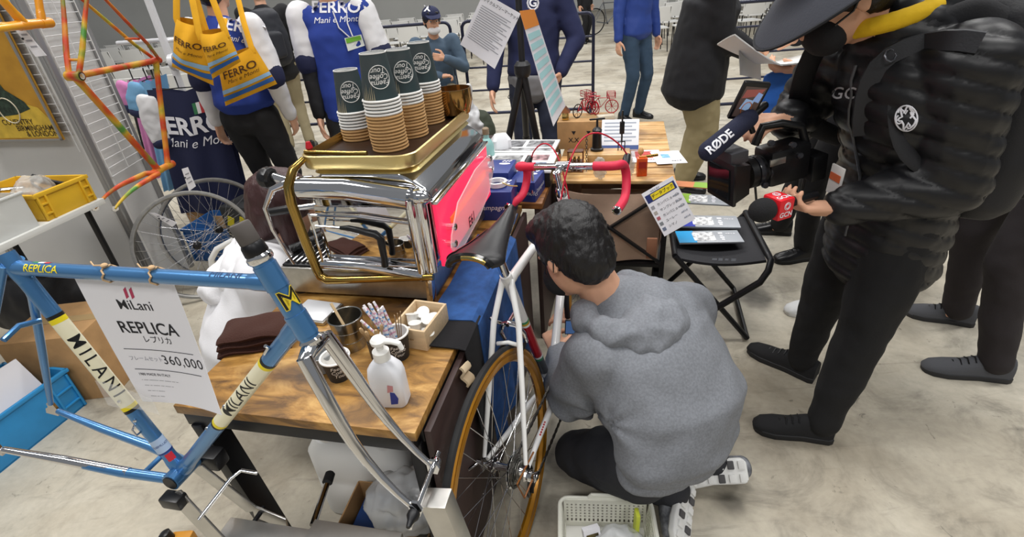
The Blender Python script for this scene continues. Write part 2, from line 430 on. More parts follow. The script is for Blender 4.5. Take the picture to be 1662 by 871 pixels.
# crowd barriers
BARR = mat('barrier_navy', '#23263a', .35, .3)
def barrier(pa, pb_, label, H=1.15):
    d = (pb_-pa); L = d.length; t = thing('crowd_barrier', label, 'barrier', loc=pa, rz=math.atan2(d.y, d.x))
    r = .017; fr = MB(); c = .07
    loop = []
    for cx, cz, a0 in ((L-c, H-c, 0), (c, H-c, PI/2), (c, .2+c, PI), (L-c, .2+c, 1.5*PI)):
        for k in range(5): a = a0+PI/2*k/4; loop.append((cx+c*math.cos(a), 0, cz+c*math.sin(a)))
    fr.tube(loop, r, 10, closed=True); fr.build('outer_frame', BARR, t)
    for z in (.45, .69, .93): MB().tube([(0, 0, z), (L, 0, z)], .011, 8).build('rail', BARR, t)
    for x in (.03, L-.03):
        MB().tube([(x, -.28, .015), (x, 0, .20), (x, .28, .015)], .016, 8).build('foot', BARR, t)
    return t
barrier(Zp(597, 219), Zp(750, 209), 'dark navy steel barrier behind the seated man in a cap')
barrier(Zp(768, 213), Zp(962, 205), 'dark navy steel barrier behind the man at the tripod')
barrier(Zp(1122, 203), Zp(1300, 192), 'dark navy steel barrier beyond the person in khaki trousers')
barrier(Zp(395, 238), Zp(585, 224), 'dark navy steel barrier behind the people in blue jerseys')
# rows of stacking chairs across the hall
CHW = mat('chair_white', '#d6d6d4', .4); 
def chair_proto():
    t = thing('stacking_chair', 'white plastic stacking chair in the empty rows across the hall', 'chair', group='stacking chairs across the hall')
    MB().box((0, 0, .44), (.44, .42, .03)).build('seat', CHW, t, bevel=.01)
    MB().grid(lambda a, b: ((a-.5)*.44, .20+.04*math.cos((a-.5)*2)+.05*b, .56+.27*b), 6, 4, thick=.015).build('backrest', CHW, t)
    for s in (-1, 1):
        MB().tube([(s*.2, -.2, 0), (s*.2, -.17, .43), (s*.2, .2, .43), (s*.2, .28, .82)], .011, 8).build('leg', BLACKM, t)
        MB().tube([(s*.2, .25, 0), (s*.2, .15, .43)], .011, 8).build('leg', BLACKM, t)
    return t
ch0 = chair_proto(); first = True
rows = [(11.5, -8.5, 0.2), (12.6, -9.0, .4), (13.7, -9.0, .4), (14.8, -9, .4)]
spots = [(x0+.62*k, y) for y, x0, x1 in rows for k in range(int((x1-x0)/.62)+1)]
spots += [(3.3+.62*k, y) for y in (11.2, 12.3, 13.4) for k in range(7)]
spots += [(-3.6-.62*k, 6.6+.95*j) for j in range(2) for k in range(6)]
for (x, y) in spots:
    o = ch0 if first else copy_tree(ch0)
    first = False
    o.location = (x, y, 0); o.rotation_euler = (0, 0, PI+random.uniform(-.05, .05))
# ================================================================ BICYCLES AND FRAMES
BLUE = mat('blue_metallic_paint', '#4a80b4', 0.28, 0.55, coat=0.6)
CREAM = mat('cream_paint', '#e9e3c4', 0.35, coat=0.4)
YEL = mat('yellow_line_paint', '#e6d21e', 0.4)
BLK = mat('black_line_paint', '#141414', 0.4)
WPAINT = mat('white_gloss_paint', '#eeeeec', 0.2, coat=0.5)
RPAINT = mat('red_gloss_paint', '#a31522', 0.25, coat=0.5)
def camo_mat():
    m = bpy.data.materials.new('camouflage_spray_paint'); m.use_nodes = True; N = m.node_tree.nodes; b = N['Principled BSDF']
    tc = N.new('ShaderNodeTexCoord'); nz = N.new('ShaderNodeTexNoise'); nz.inputs['Scale'].default_value = 7.5; nz.inputs['Detail'].default_value = 1.5
    m.node_tree.links.new(tc.outputs['Object'], nz.inputs['Vector'])
    r = N.new('ShaderNodeValToRGB'); e = r.color_ramp.elements
    for _ in range(4): e.new(0.5)
    for i, (p, c) in enumerate([(0.33, '#4f8a3a'), (0.41, '#c2a32c'), (0.48, '#cc8428'), (0.54, '#c4551f'), (0.60, '#bb381c'), (0.68, '#7c8030')]): e[i].position = p; e[i].color = lin(c)
    m.node_tree.links.new(nz.outputs['Fac'], r.inputs['Fac']); m.node_tree.links.new(r.outputs['Color'], b.inputs['Base Color']); b.inputs['Roughness'].default_value = 0.4
    return m
CAMO = camo_mat()
YFRAME = mat('yellow_frame_paint', '#e0a51e', 0.3, coat=0.4, col2='#d9861c', vscale=5)
def pose_m(loc, yaw, lean, pitch):
    m = Matrix.Rotation(yaw, 4, 'Z') @ Matrix.Rotation(lean, 4, 'X') @ Matrix.Rotation(pitch, 4, 'Y'); m.translation = V(loc); return m
FG = dict(sc=(-.163, 0, .515), tt0=(-.160, 0, .505), tt1=(.385, 0, .500), ht1=(.376, 0, .540), ht0=(.424, 0, .395), dt1=(.413, 0, .425), rd=(-.405, 0, .075), fa=(.588, 0, .052))
def frame(root, paint, lug=None, stay_mat=None, cs_mat=None, fork_mat=None, fork=True, G=FG, stw=.0143, ttw=.0135, dtw=.0155, htw=.0175):
    lug = lug or paint; stay_mat = stay_mat or paint; cs_mat = cs_mat or stay_mat; fork_mat = fork_mat or paint
    g = {k: V(v) for k, v in G.items()}; O = V((0, 0, 0)); parts = {}
    parts['seat_tube'] = MB().tube([O, g['sc'], g['sc']+g['sc'].normalized()*.018], stw, 20).build('seat_tube', paint, root)
    parts['top_tube'] = MB().tube([g['tt0'], g['tt1']], ttw, 20).build('top_tube', paint, root)
    parts['down_tube'] = MB().tube([O, g['dt1']], dtw, 20).build('down_tube', paint, root)
    parts['head_tube'] = MB().tube([g['ht0'], g['ht1']], htw, 24).build('head_tube', paint, root)
    b = MB(); b.tube([(0, -.034, 0), (0, .034, 0)], .0205, 24)
    sh = b.build('bottom_bracket_shell', lug, root)
    MB().tube([(0, -.036, 0), (0, .036, 0)], .0165, 20).build('bottom_bracket_cup', BLACKM, sh)
    # lugs: sleeves at the joints
    l = MB()
    def sleeve(a, d, L, r): l.tube([V(a), V(a)+V(d).normalized()*L*.7, V(a)+V(d).normalized()*L], [r*1.13, r*1.12, r*1.0], 20)
    sleeve(O, g['sc'], .045, stw); sleeve(O, g['dt1'], .05, dtw)
    l.build('bottom_lug', lug, root)
    l = MB(); sleeve(g['tt0'], g['tt1']-g['tt0'], .04, ttw); sleeve(g['sc']+g['sc'].normalized()*.02, -g['sc'], .06, stw); l.build('seat_lug', lug, root)
    hd = (g['ht1']-g['ht0']).normalized()
    l = MB(); sleeve(g['tt1'], g['tt0']-g['tt1'], .045, ttw); l.tube([g['ht1']-hd*.006, g['ht1']-hd*.05], htw*1.1, 24); l.build('upper_head_lug', lug, root)
    l = MB(); sleeve(g['dt1'], -g['dt1'], .05, dtw); l.tube([g['ht0']+hd*.006, g['ht0']+hd*.05], htw*1.1, 24); l.build('lower_head_lug', lug, root)
    for s in (-1, 1):
        rd = g['rd']+V((0, s*.064, 0))
        cs0 = V((-.015, s*.024, 0)); d = rd-cs0
        MB().tube([cs0, cs0+d*.25+V((0, s*.004, 0)), cs0+d*.6, rd-d.normalized()*.02], [.0112, .0112, .0095, .0065], 14).build('chain_stay', cs_mat if not isinstance(cs_mat, dict) else cs_mat[s], root)
        ss0 = g['sc']+V((-.012, s*.015, -.012)); d2 = rd-ss0
        MB().tube([ss0+V((.012, 0, .014)), ss0, ss0+d2*.2+V((0, s*.012, 0)), ss0+d2*.6+V((0, s*.006, 0)), rd-d2.normalized()*.02], [.0075, .0085, .0085, .008, .0058], 14).build('seat_stay', stay_mat, root)
        dp = MB(); dp.prism([(-.022, -.014), (.012, -.02), (.02, .0), (.014, .02), (-.004, .018), (-.006, .004), (-.016, .0)], .006, frame_m(rd+V((0, .003, 0)), (1, 0, 0), (0, 0, 1)))
        dp.build('dropout', CHROME, root)
    MB().tube([V((-.235, -.036, .36)), V((-.238, 0, .37)), V((-.235, .036, .36))], .006, 10).build('brake_bridge', stay_mat, root)
    MB().tube([V((-.07, -.03, .012)), V((-.07, .03, .012))], .006, 10).build('chain_stay_bridge', stay_mat, root)
    if fork:
        fa = g['fa']; cr = g['ht0']-hd*.018; d = fa-cr
        c = MB(); c.tube([g['ht0'], cr], [.017, .016], 20); c.tube([cr+V((0, -.036, -.008)), cr+V((0, -.02, .0)), cr+V((0, .02, .0)), cr+V((0, .036, -.008))], [.012, .0145, .0145, .012], 14)
        c.build('fork_crown', fork_mat, root)
        for s in (-1, 1):
            a = cr+V((0, s*.034, 0)); e = fa+V((0, s*.05, 0)); dd = -hd
            L = (e-a).length; fw = V((hd.z, 0, -hd.x))
            pts = []
            for i in range(9):
                t = i/8; base = a.lerp(e-fw*.045, t); pts.append(base+fw*(.045*max(0, (t-.35)/.65)**2.2)+V((0, s*.006*math.sin(t*PI), 0)))
            MB().tube(pts, [.0135, .0135, .013, .012, .0108, .0095, .008, .0068, .006], 14).build('fork_blade', fork_mat, root)
            MB().prism([(-.012, -.014), (.008, -.016), (.014, .0), (.006, .02), (-.006, .02), (-.013, .006)], .006, frame_m(e+V((0, .003, 0)), (1, 0, 0), (0, 0, 1))).build('fork_dropout', CHROME, root)
    return g
def band(root, name, a, b, r, m, parent=None): return MB().tube([a, b], r, 24).build(name, m, parent or root)
def tube_text(root, name, t, size, A, u, n, r, m, **k):
    u = V(u).normalized(); n = V(n); n = (n-u*n.dot(u)).normalized(); wv = n.cross(u)
    def fn(x, y):
        th = y/r; return V(A)+u*x+n*(r*math.cos(th))+wv*(r*math.sin(th))
    return text_map(MB(), t, size, fn, **k).build(name, m, root, smooth=False)

# ---- blue frame on the work stand
BM = pose_m((-.7797, .7955, .5941), -.236, -.0585, .004)
bf = thing('racing_frameset', 'metallic blue racing frame with cream bands and chrome fork on the metal stand', 'bicycle frame', M=BM)
g = frame(bf, BLUE, cs_mat=BLUE, fork_mat=CHROME)
toL = BM.inverted(); camL = toL @ CAM
for o in bf.children:                     # chromed rear two thirds of the chain stay on the far side of the bottom bracket
    pass
cs = MB(); rd = g['rd']+V((0, -.064, 0)); c0 = V((-.015, -.024, 0)); d = rd-c0
cs.tube([c0+d*.22+V((0, -.003, 0)), c0+d*.6, rd-d.normalized()*.02], [.0117, .0100, .0070], 14); cs.build('chain_stay_chrome', CHROME, bf)
u = g['sc'].normalized(); st = lambda z: u*(z/u.z)
MB().tube([st(.187), st(.388)], .0146, 24).build('cream_band', CREAM, bf)
for z0, z1, m in ((.388, .398, YEL), (.398, .405, BLK), (.178, .187, YEL), (.171, .178, BLK)): band(bf, 'painted_ring', st(z0), st(z1), .0147, m)
n = camL-st(.29)
tube_text(bf, 'lettering', 'MILANI', .036, st(.285), -u, n, .0150, BLK, spacing=1.4, bold=.003)
ud = g['dt1'].normalized(); dt = lambda x: ud*(x/ud.x)
MB().tube([dt(.167), dt(.318)], .0158, 24).build('cream_band', CREAM, bf)
for x0, x1, m in ((.318, .324, YEL), (.324, .329, BLK), (.161, .167, YEL), (.157, .161, BLK)): band(bf, 'painted_ring', dt(x0), dt(x1), .0159, m)
tube_text(bf, 'lettering', 'MILANI', .038, dt(.243), ud, camL-dt(.24)+V((0, -.2, .1)), .0162, BLK, spacing=1.05, bold=.003)
tube_text(bf, 'lettering', 'REPLICA', .021, V((-.085, 0, .5045)), (1, 0, -.009), camL-V((0, 0, .5)), .0139, YEL, bold=.01)
tube_text(bf, 'lettering', 'MILANI', .019, V((.30, 0, .501)), (1, 0, -.009), V((0, -.3, .9)), .0139, mat('dark_blue_line', '#1d3f6b', .4))
hu = (g['ht1']-g['ht0']).normalized(); hm = g['ht0'].lerp(g['ht1'], .52)
nb = (camL-hm).normalized()+V((.75, 0, 0)); nb = (nb-hu*nb.dot(hu)).normalized(); wb_ = hu.cross(nb)
for rb_, mt_, bo_ in ((.0196, mat('badge_yellow', '#d8c030', .4), .03), (.0199, BLK, -.004)):
    text_map(MB(), 'M', .048, (lambda rb_: lambda x, y: hm+hu*y+nb*(rb_*math.cos(x/.0195))+wb_*(rb_*math.sin(x/.0195)))(rb_), cuts=6, bold=bo_).build('badge_letter', mt_, bf, smooth=False)
# decals low on the seat tube
MB().tube([st(.062), st(.095)], .0147, 24).build('decal_band', mat('pale_decal', '#a9bdd6', .4), bf)
MB().tube([st(.058), st(.062)], .0148, 24).build('decal_line', mat('navy_decal', '#243a7a', .4), bf)
nn = (camL-st(.05)); nn = (nn-u*nn.dot(u)).normalized(); ww = nn.cross(u)
text_map(MB(), 'COLUMBUS', .0075, lambda x, y: st(.079)+u*y+nn*(.0150*math.cos(x/.015))-ww*(.0150*math.sin(-x/.015)), cuts=4).build('decal_lettering', mat('navy_decal', '#243a7a', .4), bf, smooth=False)
MB().grid(lambda a, b: st(.032+.024*b)+nn*(.0149*math.cos((a-.5)*1.1))+ww*(.0149*math.sin((a-.5)*1.1)), 8, 2).build('red_decal', mat('red_decal', '#c22a35', .4), bf)
# band of national colours on the top tube
for i, cc in enumerate(('#2e8b57', '#f0f0f0', '#c22233')): MB().grid(lambda a, b: V((-.112+.013*(i+a), .0139*math.cos(1.15+.5*b), .5043+.0139*math.sin(1.15+.5*b))), 3, 5).build('flag_stripe', mat('flag_'+str(i), cc, .4), bf)
# headset and steerer
hs = MB(); hs.lathe([(.019, 0), (.0215, .004), (.0215, .010), (.018, .014)], g['ht1'], hu, 28); hs.build('headset_cup', CHROME, bf)
hs = MB(); hs.lathe([(.0185, .014), (.0195, .016), (.0185, .030), (.0165, .034)], g['ht1'], hu, 28); hs.build('headset_locknut', BLACKM, bf)
hs = MB(); hs.lathe([(.0155, .034), (.0165, .036), (.0165, .066), (.015, .069)], g['ht1'], hu, 28); hs.build('steerer_cap', mat('grey_rubber', '#55504d', .8), bf)
hs = MB(); hs.lathe([(.0175, 0), (.021, -.004), (.0205, -.010), (.0165, -.014)], g['ht0'], hu, 28); hs.build('headset_cup', CHROME, bf)
hs = MB(); hs.lathe([(.016, -.012), (.0165, -.02)], g['ht0'], hu, 24); hs.build('headset_race', BLACKM, bf)
# cable guide bosses, bottle bosses
for p in (dt(.135), dt(.20)): MB().lathe([(.0035, .012), (.0035, .019), (.0015, .02)], p+V((0, 0, 0)), V((-.2, -.5, .8)), 10).build('bottle_boss', CHROME, bf)
MB().tube([dt(.338)+V((-.005, -.012, .012)), dt(.352)+V((-.005, -.014, .014)), dt(.352)+V((-.005, -.02, .022))], .0032, 8).build('cable_boss', CHROME, bf)
for z in (.205, .155): MB().lathe([(.0035, .012), (.0035, .019), (.0015, .02)], st(z), V((.5, -.8, .1)), 10).build('bottle_boss', CHROME, bf)
MB().tube([st(.125)+V((0, -.014, 0)), st(.128)+V((.004, -.027, 0)), st(.142)+V((.004, -.027, 0)), st(.145)+V((0, -.014, 0))], .0022, 8).build('pump_peg', CHROME, bf)
# gear cable run in clear vinyl price film omitted: string ties of the price card
string = mat('twine', '#c3a37c', .9)
for i, xx in enumerate((.055, .155)):
    tg = MB(); tg.tube([V((xx+.004*math.sin(k*2), .0155*math.cos(k*2*PI/16), .5025+.0155*math.sin(k*2*PI/16))) for k in range(16)], .0017, 8, closed=True)
    tg.ball((xx, -.004, .521), (.006, .006, .004), 10, 6); tg.tube([(xx, -.004, .521), (xx-.012, -.012, .524), (xx-.026, -.004, .527)], .0014, 6)
    tag(tg.build('twine_tie', string, world=False), ['looped twine tied round blue top tube near the yellow lettering', 'knotted twine tied round blue top tube midway to the head tube'][i], 'string').matrix_basis = BM
# price card hung from the top tube
card = thing('price_card', 'white curled price card for the blue frame printed 360,000', 'sign', M=BM)
def cardp(a, b):
    x0 = -.062+.004*b; x1 = .160
    x = x0+(x1-x0)*a+.030*b*b
    return V((x, .020+.010*math.sin(a*PI)*b-.035*b*b*(.3+.7*a), .482-.292*b+.012*a*b))
MB().grid(lambda a, b: cardp(a, b), 16, 16, thick=.0006).build('sheet', PAPER, card)
def cardtext(name, t, size, cx, cy, m=INK, **k):
    def fn(x, y):
        p = cardp(cx+x/.222, cy-y/.292); return p+V((0, -.0012, .0004))
    return text_map(MB(), t, size, fn, cuts=3, **k).build(name, m, card, smooth=False)
LOGO = mat('logo_red', '#b03a5a', .7)
for k in range(2):
    fnl = lambda x, y: cardp(.50+x/.222, .115-y/.292)+V((0, -.0012, .0004))
    q = MB(); pts = [(-.012+.013*k, -.012), (-.004+.013*k, -.007), (-.001+.013*k, .015), (-.009+.013*k, .009)]
    q.add([fnl(*p) for p in pts], [(0, 1, 2, 3)]); q.build('logo_bar', LOGO, card, smooth=False)
cardtext('logo_lettering', 'MiLani', .031, .50, .205, bold=.003)
cardtext('title', 'REPLICA', .038, .52, .385, bold=.012)
cardtext('subtitle', 'レプリカ', .018, .56, .475)
cardtext('price', '360,000', .030, .74, .635, spacing=1.1)
cardtext('price_caption', 'フレームセット', .012, .32, .635, mat('pale_ink', '#9a9aa4', .8))
for cy in (.555, .72):
    q = MB(); q.grid(lambda a, b: cardp(.13+.78*a, cy+.005*b)+V((0, -.0012, .0003)), 10, 1); q.build('rule_line', INK, card, smooth=False)
for i, t in enumerate(('1980 MADE IN ITALY', '- ---- -------- ---- ------ --- --', '---- -- ------ --- ----- --', '--- --- - ------', '----- -- ----')):
    cardtext('small_print', t, .0088, .14, .765+.045*i, align='LEFT')
# clear plastic sleeve corner over the seat tube
MB().grid(lambda a, b: V((-.085+.12*a, -.018-.004*math.sin(a*4), .262-.03*a-.055*b+.01*math.sin(b*5+a*4))), 8, 4).build('clear_sleeve', CLEAR, card)

# ---- work stand (aluminium profiles) under the blue frame
A = lambda x, y, z: BM @ V((x, y, z))
ws = thing('work_stand', 'silver aluminium frame stand clamping the blue frame by fork and bottom bracket', 'stand', loc=A(.2, 0, 0)*1, rz=-.236)
ws.location.z = 0
W = lambda x, y, z: (BM @ V((x, y, 0)))*1+V((0, 0, z-.5941+ .0))   # along the frame plane, absolute height z
def WP(x, y, z): p = BM @ V((x, y, 0)); p.z = z; return p
def bar(name, a, b, wd, h, m=ALU, parent=None, bevel=.002, up=(0, 0, 1)):
    return MB().bar(a, b, wd, h, up).build(name, m, parent or ws, bevel=bevel, world=True)
# fork upright with the axle
ft = BM @ V((.588, 0, .052))
upf = WP(.655, .01, .0)
bar('fork_upright', WP(.70, -.005, .02), WP(.612, -.005, .628), .045, .052, up=BX)
MB().tube([BM @ V((.588, -.085, .045)), BM @ V((.588, .085, .058))], .0055, 14).build('fork_axle', CHROME, ws, world=True)
for s in (-1, 1):
    MB().lathe([(.006, 0), (.012, .003), (.012, .012), (.007, .02), (.004, .034 if s < 0 else .022)], BM @ V((.588, s*.055, .052)), (BM.to_3x3() @ V((0, s, 0))), 16).build('axle_nut', CHROME if s > 0 else BLACKM, ws, world=True)
# low beam made of two nested profiles, carried on crossing feet
bar('main_beam', WP(.04, -.02, .385), WP(.40, -.02, .385), .075, .05)
bar('sliding_sleeve', WP(.27, -.02, .402), WP(.49, -.02, .402), .098, .066)
bar('end_beam', WP(.48, -.02, .37), WP(.67, -.02, .37), .05, .05)
MB().tube([WP(.255, .03, .405), WP(.235, .14, .415)], .008, 14).build('clamp_lever', CHROME, ws, world=True)
MB().lathe([(.009, 0), (.013, .004), (.0125, .03), (.008, .034)], WP(.236, .135, .4145), WP(.235, .14, .415)-WP(.255, .03, .405), 16).build('lever_grip', RUBBER, ws, world=True)
MB().lathe([(.013, 0), (.013, .012), (.008, .016)], WP(.285, -.07, .402), -BY, 16).build('clamp_bolt', CHROME, ws, world=True)
# bottom bracket cradle
for s in (-1, 1):
    bar('cradle_plate', WP(-.005, s*.035, .565), WP(.075, s*.05, .395), .006, .05, up=BX)
    bar('cradle_foot_plate', WP(.075, s*.05, .395), WP(.17, s*.04, .375), .006, .05, up=(0, 0, 1))
MB().tube([WP(.045, -.05, .50), WP(.085, .03, .545), WP(.100, .05, .55), WP(.135, .055, .54)], .0045, 12).build('cradle_hook', CHROME, ws, world=True)
cl = MB(); cl.box(WP(0, -.045, .553), (.05, .03, .03), rot=Matrix.Rotation(-.236, 3, 'Z')); cl.build('cradle_pad', BLACKP, ws, bevel=.005, world=True)
cl = MB(); cl.box(WP(0.03, .055, .575), (.05, .04, .045), rot=Matrix.Rotation(-.236, 3, 'Z')); cl.build('cradle_pad', BLACKP, ws, bevel=.008, world=True)
MB().tube([WP(.10, -.05, .40), WP(.10, .06, .40)], .006, 12).build('cradle_bolt', BLACKM, ws, world=True)
bar('stand_column', WP(.22, -.02, .03), WP(.22, -.02, .362), .05, .05, up=BX)
for xx in (.22, .70): bar('stand_foot', WP(xx, -.30, .02), WP(xx, .10, .02), .05, .04)
bar('ground_beam', WP(.22, -.02, .025), WP(.70, -.02, .025), .05, .04)

# ---- wheels
def spokes(root, c, ax, rr, hr, hw, n, m, phase=0.0, r=.0011):
    x, y, a = basis(ax); c = V(c); ob = None
    for fl in (0, 1):
        proto = None
        for k in range(n//2):
            cross = 1 if k % 2 else -1
            t = 2*PI*(k+.5*fl)/(n/2)+phase
            hub = t+cross*1.25
            p0 = c+a*(hw*(1 if fl else -1))+(x*math.cos(hub)+y*math.sin(hub))*hr
            p1 = c+(x*math.cos(t)+y*math.sin(t))*rr
            MB().tube([p0, p1], r, 5, cap=False).build('spoke', m, root)
SPK = mat('spoke_steel', '#c9c9cb', .2, 1.0)
GOLD = mat('amber_rim', '#b07818', .3, .35, coat=.3, var=.1, vscale=15)
def wheel(root, c, ax, R, tyre=True, rimm=STEEL, n=32, hubm=CHROME, hw=.055):
    c = V(c); x, y, a = basis(ax)
    ring = lambda rad, r, m, name, flat=None, off=0: MB().tube([c+a*off+(x*math.cos(2*PI*k/72)+y*math.sin(2*PI*k/72))*rad for k in range(72)], r, 12, closed=True, flat=flat).build(name, m, root)
    w_ = MB(); prof = [(R-.024, -.010), (R-.018, -.0115), (R-.006, -.0105), (R-.010, 0), (R-.006, .0105), (R-.018, .0115), (R-.024, .010), (R-.030, 0), (R-.024, -.010)]
    w_.lathe(prof, c, a, 72, cap=False); w_.build('rim', rimm, root)
    if tyre:
        t = MB(); t.lathe([(R-.006, -.0095), (R+.004, -.0128), (R+.012, -.0095)], c, a, 72, cap=False); t.lathe([(R+.012, .0095), (R+.004, .0128), (R-.006, .0095)], c, a, 72, cap=False); t.build('tyre_sidewall', GOLD, root)
        t = MB(); t.lathe([(R+.011, -.0105), (R+.0165, -.006), (R+.018, 0), (R+.0165, .006), (R+.011, .0105), (R+.008, 0), (R+.011, -.0105)], c, a, 72, cap=False); t.build('tyre_tread', RUBBER, root)
    h = MB(); h.lathe([(.009, -hw), (.0115, -hw*.9), (.022, -hw*.62), (.022, -hw*.55), (.011, -hw*.5), (.010, 0), (.011, hw*.5), (.022, hw*.55), (.022, hw*.62), (.0115, hw*.9), (.009, hw)], c, a, 24); h.lathe([(.0045, -hw-.014), (.0045, hw+.014)], c, a, 12)
    h.build('hub', hubm, root)
    spokes(root, c, ax, R-.022, .0205, hw*.58, n, SPK)
# ---- white bicycle
WM = pose_m((.10, 1.312, .268), 1.17, -.10, 0.0)
wb = thing('racing_bicycle', 'white steel road bicycle with red taped drop bars and amber rims', 'bicycle', M=WM)
WG = dict(FG); WG.update(sc=(-.170, 0, .53), tt0=(-.166, 0, .52), tt1=(.395, 0, .515), ht1=(.385, 0, .555), ht0=(.430, 0, .405), dt1=(.418, 0, .435), rd=(-.408, 0, .07), fa=(.595, 0, .07))
gw = frame(wb, WPAINT, G=WG)
usw = gw['sc'].normalized(); sw = lambda z: usw*(z/usw.z)
MB().tube([sw(.19), sw(.34)], .0147, 20).build('red_panel', RPAINT, wb)
for z0, z1, c in ((.34, .348, '#f0f0f0'), (.348, .356, '#c9a62c'), (.356, .364, '#3f8f62'), (.182, .19, '#f0f0f0'), (.172, .182, '#3a8f66')): band(wb, 'painted_ring', sw(z0), sw(z1), .0148, mat('ring'+c, c, .35))
MB().tube([sw(.10), sw(.172)], .0146, 20).build('dark_panel', mat('grey_panel', '#4b4f55', .4), wb)
rdR = gw['rd']+V((0, -.064, 0)); c0 = V((-.015, -.024, 0)); dd = (rdR-c0)
for k in range(6): MB().tube([c0+dd*(.46+.03*k)+V((-.002, -.0045, .0095)), c0+dd*(.475+.03*k)+V((-.002, -.0045, .0095))], .0028, 6).build('stay_mark', mat('red_letter', '#b52a35', .4), wb)
rdL_ = gw['rd']+V((0, .064, 0)); c1 = V((-.015, .024, 0)); dl = rdL_-c1
rw = thing('x', 'x', 'x') if False else None
def sub(root, name):   # part empty is not wanted: wheel pieces sit directly on the bicycle
    return root
wheel(wb, gw['rd'], (0, 1, 0), .319, True, GOLD, 32)
wheel(wb, gw['fa'], (0, 1, 0), .319, True, GOLD, 28)
# rear brake
bk = MB(); br = V((-.205, 0, .40)); bk.tube([br+V((.01, -.034, -.055)), br+V((0, -.036, -.02)), br+V((-.006, -.02, .012)), br+V((-.008, 0, .018)), br+V((-.006, .02, .012)), br+V((0, .036, -.02)), br+V((.01, .034, -.055))], [.006, .007, .008, .009, .008, .007, .006], 10)
bk.tube([br+V((-.006, .018, .012)), br+V((-.008, .045, .02)), br+V((-.006, .055, .03))], .006, 10); bk.tube([br+V((-.02, 0, .018)), br+V((.035, 0, .02))], .006, 10)
bk.build('rear_brake_caliper', CHROME, wb)
for s in (-1, 1): MB().bar(br+V((.008, s*.03, -.062)), br+V((-.05, s*.03, -.058)), .008, .012).build('brake_pad', RUBBER, wb, bevel=.002)
# seat post, saddle
sp0 = gw['sc']; sp1 = sp0+usw*.10
MB().tube([sp0-usw*.02, sp1], .0132, 18).build('seat_post', CHROME, wb)
cp = MB(); cp.lathe([(.016, -.010), (.018, 0), (.018, .02), (.013, .026)], sp1, usw, 16); cp.box(sp1+V((0, 0, .03)), (.05, .045, .014)); cp.build('seat_clamp', CHROME, wb, bevel=.003)
rl = MB()
for s in (-1, 1): rl.tube([sp1+V((-.115, s*.045, .045)), sp1+V((-.06, s*.024, .033)), sp1+V((.05, s*.022, .033)), sp1+V((.14, s*.012, .05))], .0036, 8)
rl.build('saddle_rail', CHROME, wb)
sd = MB(); sc0 = sp1+V((0, 0, .052))
def saddle(a, b):
    t = a; wdt = .070*(1-t)**1.6*(1-.35*max(0, .12-t)/.12)+.0185*(1-.15*t)
    if t > .95: wdt *= .75
    if t < .03: wdt *= .86
    th = (b-.5)*PI*1.12
    x = -.145+.285*t
    zc = .022-.020*math.sin(t*PI)*.6+.006*t
    return sc0+V((x, wdt*math.sin(th), zc+(.030-.008*t)*(math.cos(th)-1)))
sd.grid(saddle, 26, 18, thick=.004); sd.build('saddle_shell', mat('saddle_leather', '#1b1a1c', .38, bump=.03, bscale=150), wb)
sdm = MB(); sdm.grid(lambda a, b: saddle(.10+.5*a, .68+.31*b)+V((0, .0035, .0015)), 12, 6); sdm.build('saddle_flank', mat('maroon_side', '#7c1c2c', .45), wb)  # maroon sheet laid over the left side of the shell
sdb = MB(); sdb.tube([saddle(0, .1+.8*k/12)+V((-.002, 0, -.004)) for k in range(13)], .010, 8); sdb.build('saddle_rear_band', mat('saddle_gloss', '#141414', .15), wb)
sdb = MB(); sdb.tube([saddle(0, .22+.34*k/6)+V((-.008, 0, -.004)) for k in range(7)], .0065, 8); sdb.build('saddle_plate', mat('brass_plate', '#c9b06a', .2, 1.0), wb)
# headset, stem, bars
hu2 = (gw['ht1']-gw['ht0']).normalized()
MB().lathe([(.019, 0), (.021, .004), (.021, .018), (.016, .034), (.0125, .036), (.0115, .10)], gw['ht1'], hu2, 22).build('headset', CHROME, wb)
st1 = gw['ht1']+hu2*.092
clampc = st1+V((.085, 0, -.002))
MB().tube([st1-hu2*.015, st1, st1+V((.02, 0, .004)), clampc], [.0125, .0135, .013, .0125], 16).build('stem', CHROME, wb)
MB().tube([clampc+V((0, -.024, 0)), clampc+V((0, .024, 0))], .019, 18).build('stem_clamp', CHROME, wb)
SR = Matrix.Translation(clampc) @ Matrix.Rotation(-.12, 4, 'Z') @ Matrix.Rotation(.10, 4, 'Y') @ Matrix.Translation(-clampc)
def barpts(s): return [SR @ (clampc+V(p)) for p in [(0, 0, 0), (0, s*.06, 0), (0, s*.13, .0), (.004, s*.175, -.001), (.022, s*.192, -.003), (.055, s*.196, -.007), (.082, s*.197, -.020), (.092, s*.199, -.045), (.084, s*.202, -.080), (.060, s*.205, -.112), (.025, s*.208, -.128), (-.03, s*.211, -.134), (-.065, s*.212, -.136)]]
MB().tube([p for p in reversed(barpts(-1)[:3])]+barpts(1)[1:3], .0125, 16).build('handlebar', CHROME, wb)
TAPE = mat('red_bar_tape', '#d52a48', .55, bump=.06, bscale=90)
